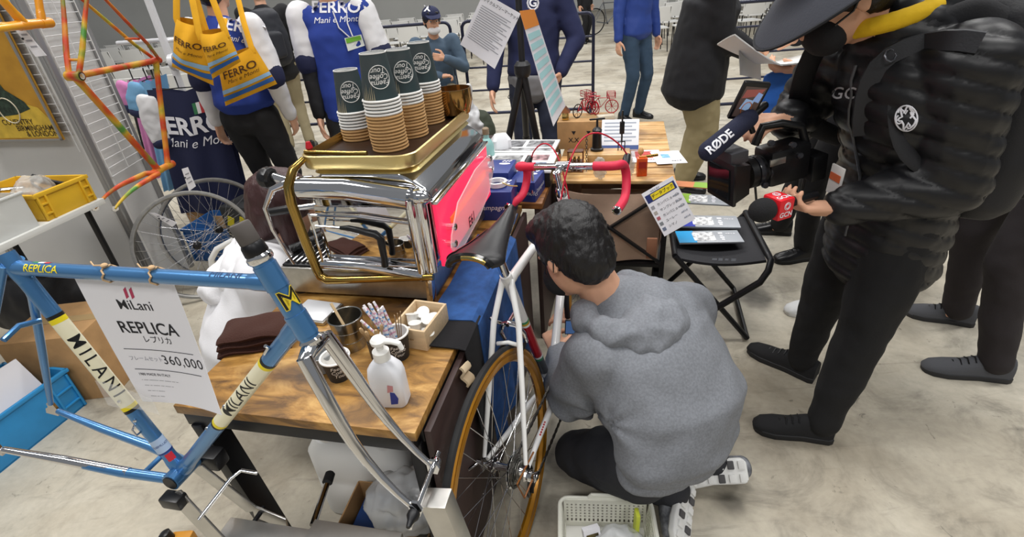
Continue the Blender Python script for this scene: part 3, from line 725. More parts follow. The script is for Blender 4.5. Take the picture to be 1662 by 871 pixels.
for s in (-1, 1):
    P = barpts(s); f = []
    for i in range(1, len(P)-1):
        for k in range(4):
            t = k/4; p0, p1, p2, p3 = P[max(i-1, 0)], P[i], P[i+1], P[min(i+2, len(P)-1)]
            f.append(.5*((2*p1)+(-p0+p2)*t+(2*p0-5*p1+4*p2-p3)*t*t+(-p0+3*p1-3*p2+p3)*t**3))
    f.append(P[-1])
    MB().tube(f[3:], .0158, 16).build('bar_tape', TAPE, wb)
    d = (P[-1]-P[-2]).normalized(); e = MB(); e.lathe([(.0155, 0), (.0165, .003), (.012, .007)], P[-1], d, 16); e.build('bar_plug', CHROME, wb)
    e = MB(); e.lathe([(.009, .007), (.009, .0075)], P[-1], d, 14); e.build('plug_hole', BLACKP, wb)
    hb = SR @ (clampc+V((.088, s*.198, -.02)))
    lv = MB(); lv.tube([hb, hb+V((.03, 0, .012)), hb+V((.055, 0, .02))], [.014, .015, .012], 12); lv.build('brake_hood', BLACKP, wb)
    MB().tube([hb+V((.05, 0, .015)), hb+V((.062, 0, -.02)), hb+V((.045, 0, -.08)), hb+V((.02, 0, -.12))], [.007, .006, .0055, .005], 10).build('brake_lever', CHROME, wb)
# red cables arching over the bars
CABR = mat('red_cable', '#c01c34', .4)
def arc(p0, p1, h, side, n=18): return [V(p0).lerp(V(p1), t/n)+V((0, side*math.sin(PI*t/n), h*math.sin(PI*t/n)**.8)) for t in range(n+1)]
hbL = SR @ (clampc+V((.135, .198, 0))); hbR = SR @ (clampc+V((.135, -.198, 0)))
MB().tube(arc(hbL, gw['ht0']+V((.05, .0, .0)), .16, -.03), .0028, 8).build('brake_cable', CABR, wb)
MB().tube(arc(hbR, gw['tt1']+V((-.10, -.014, .012)), .17, .02), .0028, 8).build('brake_cable', CABR, wb)
# drivetrain
cs_ = MB(); nT = 40
def sprocket(mb, c, r, t, th, holes=False):
    n = t*2; pts = []
    for k in range(n):
        rr = r*(1.03 if k % 2 else .97); a_ = 2*PI*k/n; pts.append((rr*math.cos(a_), rr*math.sin(a_)))
    mb.prism(pts, th, frame_m(c, (1, 0, 0), (0, 0, 1)))
for i, (r, yy) in enumerate(((.050, -.026), (.045, -.030), (.040, -.034), (.035, -.038), (.031, -.042), (.028, -.046))):
    q = MB(); sprocket(q, gw['rd']+V((0, yy+.0, 0)), r, int(r*420), .0018); q.build('sprocket', STEEL if i else CHROME, wb)
ch = MB(); tt = 48; pts = []
Rr, yc = .090, -.043; n = 96
for k in range(n): a_ = 2*PI*k/n; rr = Rr*(1.012 if k % 2 else .985); pts.append((rr*math.cos(a_), rr*math.sin(a_)))
inn = [(.070*math.cos(2*PI*k/n), .070*math.sin(2*PI*k/n)) for k in range(n)]
Mx = frame_m((0, yc, 0), (1, 0, 0), (0, 0, 1))
ch.add([Mx @ V((p[0], p[1], z)) for z in (0, .003) for p in pts+inn], [(k, (k+1) % n, n+(k+1) % n, n+k) for k in range(n)]+[(2*n+k, 3*n+k, 3*n+(k+1) % n, 2*n+(k+1) % n) for k in range(n)]+[(k, 2*n+k, 2*n+(k+1) % n, (k+1) % n) for k in range(n)]+[(n+k, n+(k+1) % n, 3*n+(k+1) % n, 3*n+k) for k in range(n)])
ch.build('chainring', STEEL, wb)
cr = MB()
for k in range(5): a_ = 2*PI*k/5+.5; cr.tube([(0, yc-.006, 0), (.072*math.cos(a_), yc-.004, .072*math.sin(a_))], [.011, .007], 10)
ca = 2.2; cr.tube([(0, yc-.010, 0), (.165*math.cos(ca), yc-.020, .165*math.sin(ca))], [.012, .010], 12); cr.build('crank_arm', CHROME, wb)
MB().tube([(0, .045, 0), (-.165*math.cos(ca), .060, -.165*math.sin(ca))], [.012, .010], 12).build('crank_arm', CHROME, wb)
MB().tube([(-.36, -.036, .02), (-.36, -.036, .02)], .001, 6) if False else None
dr = MB(); dq = gw['rd']+V((.012, -.075, -.028)); dr.box(dq, (.034, .024, .022), rot=Matrix.Rotation(.5, 3, 'Y')); dr.box(dq+V((.028, .012, -.026)), (.040, .022, .018), rot=Matrix.Rotation(.9, 3, 'Y')); dr.tube([dq+V((0, -.012, 0)), dq+V((0, .02, .01))], .009, 12)
dr.build('rear_derailleur', CHROME, wb, bevel=.003)
cg = MB(); cg.bar(dq+V((.035, .022, -.03)), dq+V((.02, .03, -.10)), .004, .02, up=(0, 1, 0)); cg.lathe([(.016, -.003), (.018, 0), (.016, .003)], dq+V((.038, .028, -.032)), (0, 1, 0), 18); cg.lathe([(.016, -.003), (.018, 0), (.016, .003)], dq+V((.022, .034, -.095)), (0, 1, 0), 18)
cg.build('derailleur_cage', BLACKM, wb, bevel=.001)
cab = MB(); cab.tube([dq+V((-.015, -.004, .005)), dq+V((-.07, 0, .0)), dq+V((-.075, .01, .055)), gw['rd']+V((.06, -.066, .01))], .0026, 8); cab.build('gear_cable', mat('brown_cable', '#7b4a1c', .5), wb)
# chain: alternating link plates along the upper and lower runs
ck = MB(); loop = []
for k in range(9): a_ = PI/2-PI*k/8*1.05; loop.append(V((.092*math.cos(a_), -.041, .092*math.sin(a_))))
loop += [dq+V((.034, .034, -.112)), dq+V((.010, .034, -.108)), dq+V((.012, .030, -.075)), dq+V((.050, .028, -.050)), dq+V((.050, .028, -.018))]
for k in range(7): a_ = -PI*.25-PI*1.15*k/6; loop.append(gw['rd']+V((.045*math.cos(a_), -.037, .045*math.sin(a_))))
for p0, p1 in zip(loop, loop[1:]+loop[:1]):
    L = (p1-p0).length; nlk = max(1, round(L/.0127)); d = (p1-p0)/nlk
    for k in range(nlk): ck.bar(p0+d*k-d*.06, p0+d*(k+1.06), .0065 if k % 2 else .004, .0075, up=(0, 0, 1))
ck.build('chain', mat('chain_steel', '#5a5854', .4, .9), wb, smooth=False)
# quick release lever at the left dropout
qr = MB(); qr.lathe([(.010, 0), (.010, .016), (.006, .02)], gw['rd']+V((0, .068, 0)), (0, 1, 0), 14); qr.tube([gw['rd']+V((0, .082, 0)), gw['rd']+V((-.05, .086, .025))], .0045, 8); qr.build('quick_release', CHROME, wb)

# ---- spray-camouflage frame hanging nose down on the mesh panel
CM = pose_m((-1.766, 2.319, 1.279), 1.4653, .0639, 1.8903) @ Matrix.Scale(.95, 4)
cf = thing('racing_frameset', 'orange and green camouflage painted frame hanging nose down on the mesh panel', 'bicycle frame', M=CM)
gc = frame(cf, CAMO)
MB().tube([(0, -.037, 0), (0, -.034, 0)], .013, 18).build('axle_end', CHROME, cf)
# ================================================================ COFFEE TABLE AND WHAT STANDS ON IT
def wood_mat(name, c0, c1, c2, scale=5.0, st=(1, 6, 6), rot=0.0):
    m = bpy.data.materials.new(name); m.use_nodes = True; nt = m.node_tree; N = nt.nodes; L = nt.links; b = N['Principled BSDF']
    tc = N.new('ShaderNodeTexCoord'); mp = N.new('ShaderNodeMapping'); mp.inputs['Scale'].default_value = st; mp.inputs['Rotation'].default_value = (0, 0, rot); L.new(tc.outputs['Object'], mp.inputs[0])
    nz = N.new('ShaderNodeTexNoise'); nz.inputs['Scale'].default_value = scale; nz.inputs['Detail'].default_value = 7; nz.inputs['Roughness'].default_value = .62; nz.inputs['Distortion'].default_value = .8; L.new(mp.outputs[0], nz.inputs['Vector'])
    r = N.new('ShaderNodeValToRGB'); e = r.color_ramp.elements; e.new(.5)
    for i, (p, c) in enumerate(((.36, c0), (.52, c1), (.66, c2))): e[i].position = p; e[i].color = lin(c)
    L.new(nz.outputs['Fac'], r.inputs['Fac'])
    n2 = N.new('ShaderNodeTexNoise'); n2.inputs['Scale'].default_value = 5; n2.inputs['Detail'].default_value = 3; L.new(tc.outputs['Object'], n2.inputs['Vector'])
    r2 = N.new('ShaderNodeValToRGB'); r2.color_ramp.elements[0].position = .30; r2.color_ramp.elements[0].color = (.22, .17, .14, 1); r2.color_ramp.elements[0].position = .34; r2.color_ramp.elements[1].position = .50
    L.new(n2.outputs['Fac'], r2.inputs['Fac'])
    mx = N.new('ShaderNodeMixRGB'); mx.blend_type = 'MULTIPLY'; mx.inputs[0].default_value = .8; L.new(r.outputs[0], mx.inputs[1]); L.new(r2.outputs[0], mx.inputs[2]); L.new(mx.outputs[0], b.inputs['Base Color'])
    b.inputs['Roughness'].default_value = .42
    return m
WOOD = wood_mat('rustic_wood', '#5f411c', '#a07436', '#c69c5a', 7.0, (1, 2.6, 2.6))
LWOOD = wood_mat('pale_wood', '#b98a52', '#d2a76e', '#e0bd88', 4)
DBROWN = mat('dark_brown_board', '#3a2a28', .5, var=.12, vscale=6, stretch=(1, 1, 6))
tb = thing('coffee_table', 'rustic wood topped table with black steel legs under the espresso machine', 'table', loc=BO, rz=BYAW)
MB().box((-.30, .60, .6875), (.60, 1.20, .025)).build('table_top', WOOD, tb, bevel=.002)
rail = MB()
for c, d in (((-.30, .02, .655), (.58, .03, .04)), ((-.30, 1.18, .655), (.58, .03, .04)), ((-.585, .60, .655), (.03, 1.13, .04)), ((-.015, .60, .655), (.03, 1.13, .04))):
    MB().box(c, d).build('rail', BLACKM, tb, bevel=.002)
lb = Zp(487, 915); lx = (lb-BO).dot(BX); ly = (lb-BO).dot(BY)
MB().bar((-.565, .03, .64), (lx, ly, 0), .03, .06, up=(0, 1, 0)).build('leg', BLACKM, tb, bevel=.002)
MB().bar((-.02, .04, .64), (-.02, .04, 0), .03, .04, up=(0, 1, 0)).build('leg', BLACKM, tb, bevel=.002)
for x in (-.57, -.02): MB().bar((x, 1.17, .64), (x, 1.17, 0), .03, .04, up=(0, 1, 0)).build('leg', BLACKM, tb, bevel=.002)
MB().box((.012, .61, .345), (.016, 1.16, .66)).build('side_panel', DBROWN, tb, bevel=.002)
t2 = thing('display_desk', 'dark brown desk carrying blue boxes and photo boards behind the coffee table', 'table', loc=T(0, 1.22, 0), rz=BYAW)
MB().box((-.26, .33, .6875), (.68, .66, .025)).build('table_top', wood_mat('walnut_wood', '#5a3517', '#7b4d22', '#94622f'), t2, bevel=.002)
MB().box((.055, .33, .338), (.02, .64, .674)).build('side_panel', DBROWN, t2, bevel=.002)
MB().box((-.58, .33, .338), (.02, .64, .674)).build('side_panel', DBROWN, t2, bevel=.002)
# ---------------- espresso machine
MIR = mat('mirror_chrome', '#dcdcde', .035, 1.0); BRASS = mat('brass', '#ab8d4c', .18, 1.0); GOLDB = mat('brushed_gold', '#d9c58a', .34, 1.0)
em = thing('espresso_machine', 'chrome and brass espresso machine with a glowing red end panel on the coffee table', 'espresso machine', loc=T(-.30, .47, .7), rz=BYAW)
E_ = lambda x, y, z: (x+.30, y-.47, z-.7)
def ebox(name, x0, x1, y0, y1, z0, z1, m, bev=.003, bseg=2): return MB().box(E_((x0+x1)/2, (y0+y1)/2, (z0+z1)/2), (x1-x0, y1-y0, z1-z0)).build(name, m, em, bevel=bev, bseg=bseg)
ebox('plinth', -.60, -.115, .47, 1.07, .715, .80, STEEL, .004)
for x in (-.57, -.16):
    for y in (.50, 1.03): MB().lathe([(.018, 0), (.02, .016)], E_(x, y, .7), (0, 0, 1), 16).build('foot', BLACKP, em)
MB().bar(E_(-.125, .463, .705), E_(-.115, .463, .82), .02, .03, up=(0, 1, 0)).build('corner_leg', CHROME, em, bevel=.004)
ebox('drip_tray', -.595, -.43, .48, 1.06, .80, .806, BLACKM, .002)
for k in range(9): ebox('grate_slat', -.590+.018*k, -.582+.018*k, .49, 1.05, .806, .814, CHROME, .001)
# body profile extruded along the length: x to the back, z up
prof = [(-.425, .80), (-.105, .80), (-.088, .84), (-.088, 1.00), (-.10, 1.035), (-.135, 1.062), (-.17, 1.085), (-.40, 1.085), (-.425, 1.06)]
bd = MB(); bd.prism([(x+.30, z-.7) for x, z in prof], .555, Matrix(((1, 0, 0, 0), (0, 0, -1, .585), (0, 1, 0, 0), (0, 0, 0, 1)))); bd.build('body', CHROME, em, bevel=.010, bseg=3)
# near end: mirror plate in a frame of rolled bars
ebox('end_mirror', -.418, -.142, .4595, .4705, .835, 1.005, MIR, .001)
for z, r in ((1.048, .030), (.818, .017)):
    MB().tube([E_(-.435, .455, z+.012), E_(-.30, .452, z+.010), E_(-.13, .452, z-.014)], r, 14).build('end_roll', CHROME, em)
MB().tube([E_(-.43, .447, .985), E_(-.29, .444, .985), E_(-.135, .447, .965)], .004, 10).build('end_bar', CHROME, em)
MB().tube([E_(-.43, .447, .838), E_(-.29, .444, .838), E_(-.135, .447, .838)], .004, 10).build('end_bar', CHROME, em)
MB().tube([E_(-.428, .446, .84), E_(-.428, .446, .99)], .004, 10).build('end_bar', CHROME, em)
for k, x in enumerate((-.132, -.106)):
    MB().tube([E_(x, .455+.008*k, .815), E_(x, .455+.008*k, 1.03-.008*k)], .0155, 16).build('corner_flute', CHROME, em)
MB().ball(E_(-.115, .468, 1.03), (.036, .022, .024), 16, 10).build('corner_knuckle', CHROME, em)
MB().tube([E_(-.41, .436, .958), E_(-.33, .432, .956)], .0035, 10).build('side_lever_rod', CHROME, em)  # lever-shaped reflection in the end mirror, built as solid rod and handle
MB().tube([E_(-.335, .432, .956), E_(-.31, .430, .957), E_(-.235, .428, .942), E_(-.222, .428, .930), E_(-.224, .428, .87), E_(-.228, .43, .845)], [.005, .008, .011, .011, .009, .010], 14).build('side_lever_handle', BLACKP, em)
# brass hoop
MB().tube([E_(*p) for p in [(-.435, .50, 1.125), (-.455, .470, 1.105), (-.470, .452, 1.065), (-.472, .446, 1.02), (-.462, .443, .90), (-.452, .442, .815), (-.445, .440, .795), (-.425, .438, .785), (-.38, .440, .786), (-.25, .442, .796), (-.10, .446, .806)]], [.008, .012, .0135, .0135, .0135, .0135, .0135, .0135, .012, .011, .010], 16).build('brass_hoop', BRASS, em)
MB().tube([E_(*p) for p in [(-.46, 1.05, 1.05), (-.46, 1.06, .90), (-.45, 1.06, .79)]], .012, 14).build('brass_hoop', BRASS, em)
# cup tray
def rr(x0, x1, y0, y1, r, z, n=6):
    out = []
    for cx, cy, a0 in ((x1-r, y1-r, 0), (x0+r, y1-r, PI/2), (x0+r, y0+r, PI), (x1-r, y0+r, 1.5*PI)):
        for k in range(n+1): a = a0+PI/2*k/n; out.append(V(E_(cx+r*math.cos(a), cy+r*math.sin(a), z)))
    return out
def loft(rings, name, m, parent, cap=True):
    mb = MB(); n = len(rings[0]); vs = [p for r in rings for p in r]; fs = []
    for i in range(len(rings)-1):
        for k in range(n): fs.append((i*n+k, i*n+(k+1) % n, (i+1)*n+(k+1) % n, (i+1)*n+k))
    if cap: fs.append(tuple(range(n-1, -1, -1))); fs.append(tuple((len(rings)-1)*n+k for k in range(n)))
    mb.add(vs, fs); return mb.build(name, m, parent)
loft([rr(-.43, -.125, .50, 1.04, .04, 1.083), rr(-.415, -.14, .515, 1.03, .04, 1.10)], 'tray_neck', GOLDB, em)
loft([rr(-.450, -.125, .49, 1.05, .05, 1.098), rr(-.452, -.122, .488, 1.052, .05, 1.104), rr(-.452, -.122, .488, 1.052, .05, 1.132), rr(-.447, -.127, .493, 1.047, .046, 1.134), rr(-.445, -.129, .495, 1.045, .045, 1.110)], 'cup_tray', GOLDB, em)
MB().add(rr(-.444, -.13, .496, 1.044, .045, 1.1115), [tuple(range(28))]).build('tray_mat', mat('dark_tray_mat', '#33231a', .35, .3), em, smooth=False)
MB().tube([E_(-.44, .52, 1.137), E_(-.30, .505, 1.137), E_(-.25, .505, 1.137)], .006, 12).build('tray_rail', BRASS, em)
MB().lathe([(.008, 0), (.010, .004), (.006, .02)], E_(-.43, .53, 1.142), (0, 0, 1), 12).build('red_knob', mat('red_knob', '#b3202a', .3), em)
# glowing end panel at the back with its clear plate
ebox('light_panel', -.0885, -.078, .49, 1.03, .815, 1.005, mat('red_light_panel', '#e0204a', .3, emit=.75, ecol='#ff2f58'), .002)
ebox('light_tube', -.0778, -.074, .58, .98, .905, .925, mat('orange_light', '#ff5a2a', .3, emit=1.2, ecol='#ff4a20'), .001)
pl = [(.52, .835), (.50, .87), (.515, .90), (.60, .962), (.80, .99), (.96, .985), (1.02, .955), (1.025, .92), (.93, .862), (.78, .832), (.60, .822)]
pm = MB(); pm.prism([(y-.47, z-.7) for y, z in pl], .004, Matrix(((0, 0, 1, -.058+.30), (1, 0, 0, 0), (0, 1, 0, 0), (0, 0, 0, 1))))
pm.build('clear_plate', mat('frosted_plate', '#efe4e6', .25, alpha=.42), em)
for y, z in ((.535, .865), (.55, .91), (.99, .965), (1.0, .92)): MB().lathe([(.011, 0), (.011, .028), (.008, .031)], E_(-.082, y, z), (1, 0, 0), 14).build('plate_bolt', CHROME, em)
text_on(MB(), 'E61', .046, frame_m(E_(-.0525, .70, .865), (0, 1, 0), (0, 0, 1)), bold=.015).build('lettering', INK, em, smooth=False)
ebox('end_bezel', -.090, -.072, .485, 1.04, 1.003, 1.012, CHROME, .002)
# groups, handles, steam pipe on the working side
for y in (.64, .90):
    MB().lathe([(.030, 0), (.033, .004), (.033, .045), (.024, .060), (.022, .085)], E_(-.50, y, .935), (0, 0, 1), 22).build('group_head', CHROME, em)
    MB().tube([E_(-.42, y, 1.0), E_(-.50, y, 1.0)], [.024, .020], 16).build('group_neck', CHROME, em)
    MB().tube([E_(-.53, y, .93), E_(-.60, y-.01, .925)], [.010, .009], 12).build('portafilter_neck', CHROME, em)
    MB().tube([E_(-.60, y-.01, .925), E_(-.62, y-.012, .922), E_(-.71, y-.02, .91)], [.012, .015, .013], 14).build('portafilter_handle', BLACKP, em)
    MB().lathe([(.030, 0), (.030, .022)], E_(-.50, y, .912), (0, 0, 1), 22).build('portafilter_basket', CHROME, em)
MB().tube([E_(*p) for p in [(-.44, .52, 1.055), (-.50, .50, 1.06), (-.545, .48, 1.045), (-.575, .465, .995), (-.572, .462, .93), (-.555, .465, .86), (-.545, .47, .815)]], [.016, .013, .010, .0065, .005, .0045, .004], 14).build('steam_pipe', CHROME, em)
MB().tube([E_(-.50, .50, 1.06), E_(-.56, .52, 1.065)], [.012, .014], 14).build('valve_stem', CHROME, em)
kb = MB(); kb.lathe([(.022, 0), (.030, .006), (.032, .02), (.026, .034), (.014, .04)], E_(-.565, .52, 1.062), (-1, .1, .1), 10); kb.build('valve_knob', BLACKP, em)
MB().tube([E_(-.60, .54, .825), E_(-.54, .60, .835), E_(-.47, .66, .862)], [.013, .012, .012], 12).build('corrugated_hose', mat('black_hose', '#1c1c1e', .3, bump=.4, bscale=150), em)
# ---------------- nested paper cups on the tray
CUPD = mat('cup_slate', '#3a4244', .55, col2='#2d3f42', vscale=14); CUPW = mat('cup_white', '#eceae6', .5); KRAFT = mat('kraft_rim', '#c39a66', .6)
def cup_mesh(name, body, rim):
    mb = MB(); mb.lathe([(.0475, .003), (.034, .118), (.0325, .118), (.0325, .112), (.0462, .003)], seg=24, cap=False); mb.lathe([(.0001, .112), (.0325, .112)], seg=24, cap=False)
    o = mb.build(name, body); mb2 = MB(); mb2.tube([(.048*math.cos(2*PI*k/28), .048*math.sin(2*PI*k/28), .003) for k in range(28)], .0034, 8, closed=True); r = mb2.build('rim', rim, o)
    return o
protoW = cup_mesh('paper_cup', CUPD, CUPW); protoK = cup_mesh('paper_cup', KRAFT, KRAFT)
mb = MB(); mb.lathe([(.0001, .1125), (.0330, .1125), (.0330, .1185), (.0345, .1185)], seg=24, cap=False); 
# (offset from tray, count, white-rimmed at top, spot words, printed, twist)
STK = [((-.395, .745), 10, 6, 'beside the red tray knob', True, 0.0), ((-.245, .635), 16, 5, 'at the front of the brass tray', True, .5), ((-.232, .765), 15, 4, 'standing second along the brass tray', True, .6), ((-.232, .925), 15, 4, 'at the far end of the brass tray', True, .2), ((-.345, .86), 12, 5, 'hidden behind the others at the working side', False, 0)]
usedp = {id(protoW): False, id(protoK): False}
def ring_text(cup, t, size, r0, zc, th0, up=-1, **k):
    def fn(x, y):
        z = zc-y*1.0; rr_ = .0487-(.0487-.0350)*z/.118; th = th0-x/rr_
        return V((rr_*math.cos(th), rr_*math.sin(th), z))
    return fn
for (x, y), n, nw, words, pr, tw in STK:
    for k in range(n):
        top = k == n-1; pw = protoW if k >= n-nw else protoK
        if not usedp[id(pw)]: o = pw; usedp[id(pw)] = True
        else: o = copy_tree(pw)
        p = T(x, y, 1.112+.0088*k); o.location = p+V((random.uniform(-.0008, .0008), random.uniform(-.0008, .0008), 0))
        tag(o, ('white rimmed cup nested in the stack ' if pw is protoW else 'kraft rimmed cup nested in the stack ')+words, 'cup', 'paper cups on the espresso machine')
    o['label'] = 'topmost dark grey cup of the stack '+words
    bt = MB(); bt.lathe([(.0001, .1118), (.0322, .1118), (.0326, .1186), (.0345, .1188), (.0347, .1165)], seg=24, cap=False); bt.build('base_ring', CUPW, o)
    if pr:
        toc = CAM-o.location; th0 = math.atan2(toc.y, toc.x)+tw*.3
        P = lambda a, z, off=.0004: V(((.0479-(.0135)*z/.118+off)*math.cos(a), (.0479-(.0135)*z/.118+off)*math.sin(a), z))
        rg = MB(); rg.tube([P(th0+.68*math.cos(q), .062+.028*math.sin(q), .0003) for q in [2*PI*j/40 for j in range(40)]], .0009, 6, closed=True); rg.build('printed_ring', CUPW, o)
        tm = MB()
        for t, zz in (('Faema', .048), ('Coffee', .063), ('Tour', .078)):
            text_map(tm, t, .019, (lambda zz: (lambda x_, y_: P(th0-x_/.042, zz-y_, .0007)))(zz), cuts=3, shear=.25)
        tm.build('printed_words', CUPW, o, smooth=False)
        lf = MB()
        for q in range(7):
            a = th0-1.25+.12*q; lf.add([P(a, .006, .0005), P(a+.05, .006, .0005), P(a+.03, .034+.008*(q % 3), .0005)], [(0, 1, 2)])
        lf.build('printed_leaves', mat('print_beige', '#b6a98a', .6), o, smooth=False)
gb = MB(); c = T(-.165, 1.0, 1.112); gb.lathe([(.03, 0), (.05, .01), (.062, .05), (.060, .09), (.056, .09), (.058, .05), (.045, .014), (.0001, .01)], seg=28, cap=False)
o = gb.build('brass_bowl', mat('amber_glass_metal', '#a9824c', .12, .9)); o.location = c; tag(o, 'shiny amber bowl standing at the far end of the cup tray', 'bowl')
gr = MB(); gr.lathe([(.034, 0), (.036, .01), (.036, .17), (.040, .175), (.040, .205), (.030, .22)], seg=22); o = gr.build('black_canister', mat('gloss_black', '#101012', .12)); o.location = T(-.40, .965, 1.112); tag(o, 'glossy black canister behind the cup stacks on the machine', 'canister')
# ---------------- small things on the table top
def put(o, p): o.location = p; return o
ZT = .7
# brown towel
tw_ = thing('folded_towel', 'dark brown folded towel on the table corner', 'towel', loc=T(-.545, .255, ZT), rz=BYAW+.35)
def towel(a, b, h, w, d):
    return V(((a-.5)*w, (b-.5)*d, h+.006*math.sin(a*7+b*5)))
for k in range(3): 
    q = MB(); q.grid(lambda a, b: V(((a-.5)*(.19-.008*k), (b-.5)*(.125-.006*k), .018*(k+1)-.009*(abs(a-.5)*2)**6-.009*(abs(b-.5)*2)**6+.003*math.sin(a*9+k)*math.cos(b*7))), 18, 14, thick=.018); q.build('fold', mat('brown_terry', '#3f231b', .95, bump=.35, bscale=260), tw_)
# white plate / tablet with silver edge
o = thing('serving_plate', 'white square plate with silver edge beside the machine plinth', 'plate', loc=T(-.455, .385, ZT), rz=BYAW-.1)
MB().box((0, 0, .006), (.125, .10, .012)).build('rim_body', STEEL, o, bevel=.004); MB().box((0, 0, .0135), (.115, .09, .003)).build('face', mat('pale_face', '#d5d6da', .25), o, bevel=.001)
# metal bucket with a stirring stick
bk_ = thing('metal_tin', 'plain round metal tin holding a wooden stick', 'tin', loc=T(-.275, .262, ZT))
mb = MB(); mb.lathe([(.0001, .003), (.034, .003), (.034, .0), (.036, 0), (.0425, .090), (.0445, .092), (.0425, .094), (.0405, .092), (.034, .005), (.0001, .005)], seg=32, cap=False)
for z in (.03, .06): mb.tube([((.0362+z*.07)*math.cos(2*PI*k/32), (.0362+z*.07)*math.sin(2*PI*k/32), z) for k in range(32)], .0009, 6, closed=True)
mb.build('tin_body', mat('tin_plate', '#a8a6a0', .25, 1.0), bk_)
o = MB().bar((.01, -.01, .008), (-.034, .022, .12), .007, .0025).build('wooden_stirrer', mat('stick_wood', '#cbb088', .7)); o.location = T(-.275, .262, ZT); tag(o, 'pale wooden stirrer leaning in the metal tin', 'stirrer')
# small printed cups
def small_cup(p, label, h=.06):
    t = thing('paper_cup', label, 'cup', loc=p)
    MB().lathe([(.0001, .004), (.024, .004), (.024, 0), (.026, 0), (.034, h), (.0325, h), (.025, .006), (.0001, .006)], seg=28, cap=False).build('cup_wall', [mat('cup_black', '#2b2b2c', .5)], t)
    MB().tube([(.0335*math.cos(2*PI*k/28), .0335*math.sin(2*PI*k/28), h) for k in range(28)], .0028, 8, closed=True).build('rim', CUPW, t)
    MB().lathe([(.0315, h-.001), (.0250, .007), (.0001, .007)], seg=24, cap=False).build('lining', CUPW, t)
    toc = CAM-t.location; th0 = math.atan2(toc.y, toc.x)
    tm = MB()
    for s_, zz in (('Faema', .046), ('Coffee', .034), ('Tour', .022)):
        text_map(tm, s_, .014, (lambda zz: (lambda x_, y_: V(((.0264+.008*(zz+y_)/h+.0005)*math.cos(th0+x_/.03), (.0264+.008*(zz+y_)/h+.0005)*math.sin(th0+x_/.03), zz+y_))))(zz), cuts=3, shear=.25)
    tm.build('printed_words', CUPW, t, smooth=False)
    return t
small_cup(T(-.248, .145, ZT), 'small black printed cup with white lining in front of the tin')
o = MB().bar((.002, 0, .045), (.030, .012, .066), .011, .005).build('plastic_spoon', WHITEP, bevel=.002); o.location = T(-.248, .145, ZT); tag(o, 'white plastic spoon resting in the small black cup', 'spoon')
o = thing('lid_cup', 'clear lidded empty cup tucked behind the small black cup', 'cup', loc=T(-.305, .165, ZT)); MB().lathe([(.0001, .002), (.026, .002), (.034, .05), (.036, .052), (.033, .052), (.025, .005), (.0001, .005)], seg=24, cap=False).build('cup_wall', mat('grey_cup', '#8d8f90', .3), o)
# straw cup
sc_ = small_cup(T(-.133, .235, ZT), 'black printed cup full of striped paper straws', .072)
STRW = mat('straw_white', '#eee9ee', .6); sp_ = [mat('straw_blue', '#6f9fd0', .6), mat('straw_pink', '#d9a6bb', .6)]
for k in range(14):
    a = random.uniform(0, 6.28); b0 = V((.014*math.cos(a), .014*math.sin(a), .009)); tip = V((-.045+.028*math.cos(a*1.7), .012+.024*math.sin(a), .135+random.uniform(-.02, .015)))
    d = tip-b0
    s_ = MB().tube([b0, tip], .0032, 8).build('straw', STRW); s_.location = T(-.133, .235, ZT)
    tag(s_, 'striped paper straw standing in the black printed cup', 'straw', 'striped paper straws')
    for j in range(7):
        t0 = .35+.09*j; MB().tube([b0+d*t0, b0+d*(t0+.035)], .0034, 8).build('stripe', sp_[(j+k) % 2], s_)
for k in range(3):
    s_ = MB().bar((.008, -.006+.006*k, .01), (.012+.006*k, -.004+.007*k, .125), .007, .002).build('wooden_stirrer', mat('stick_brown', '#8d7458', .7)); s_.location = T(-.133, .235, ZT); tag(s_, 'wooden stirrer standing among the paper straws', 'stirrer', 'stirrers in the straw cup')
for k in range(7):
    a = k*.9; s_ = MB().lathe([(.0026, 0), (.0026, .06), (.0045, .064), (.005, .072), (.003, .078)], (0, 0, 0), (.25*math.cos(a), .25*math.sin(a), 1), 8).build('sugar_stick', mat('sugar_brown', '#b79a72', .8)); s_.location = T(-.185+.008*math.cos(a), .228+.008*math.sin(a), ZT+.02); tag(s_, 'brown topped stick bunched beside the straw cup', 'stick', 'bunch of brown sticks')
o = thing('stick_jar', 'small dark jar holding the bunch of brown sticks', 'jar', loc=T(-.185, .228, ZT)); MB().lathe([(.0001, .003), (.018, .003), (.018, 0), (.02, 0), (.021, .05), (.0195, .05), (.0185, .006), (.0001, .006)], seg=22, cap=False).build('jar_wall', mat('jar_dark', '#4a4038', .4), o)
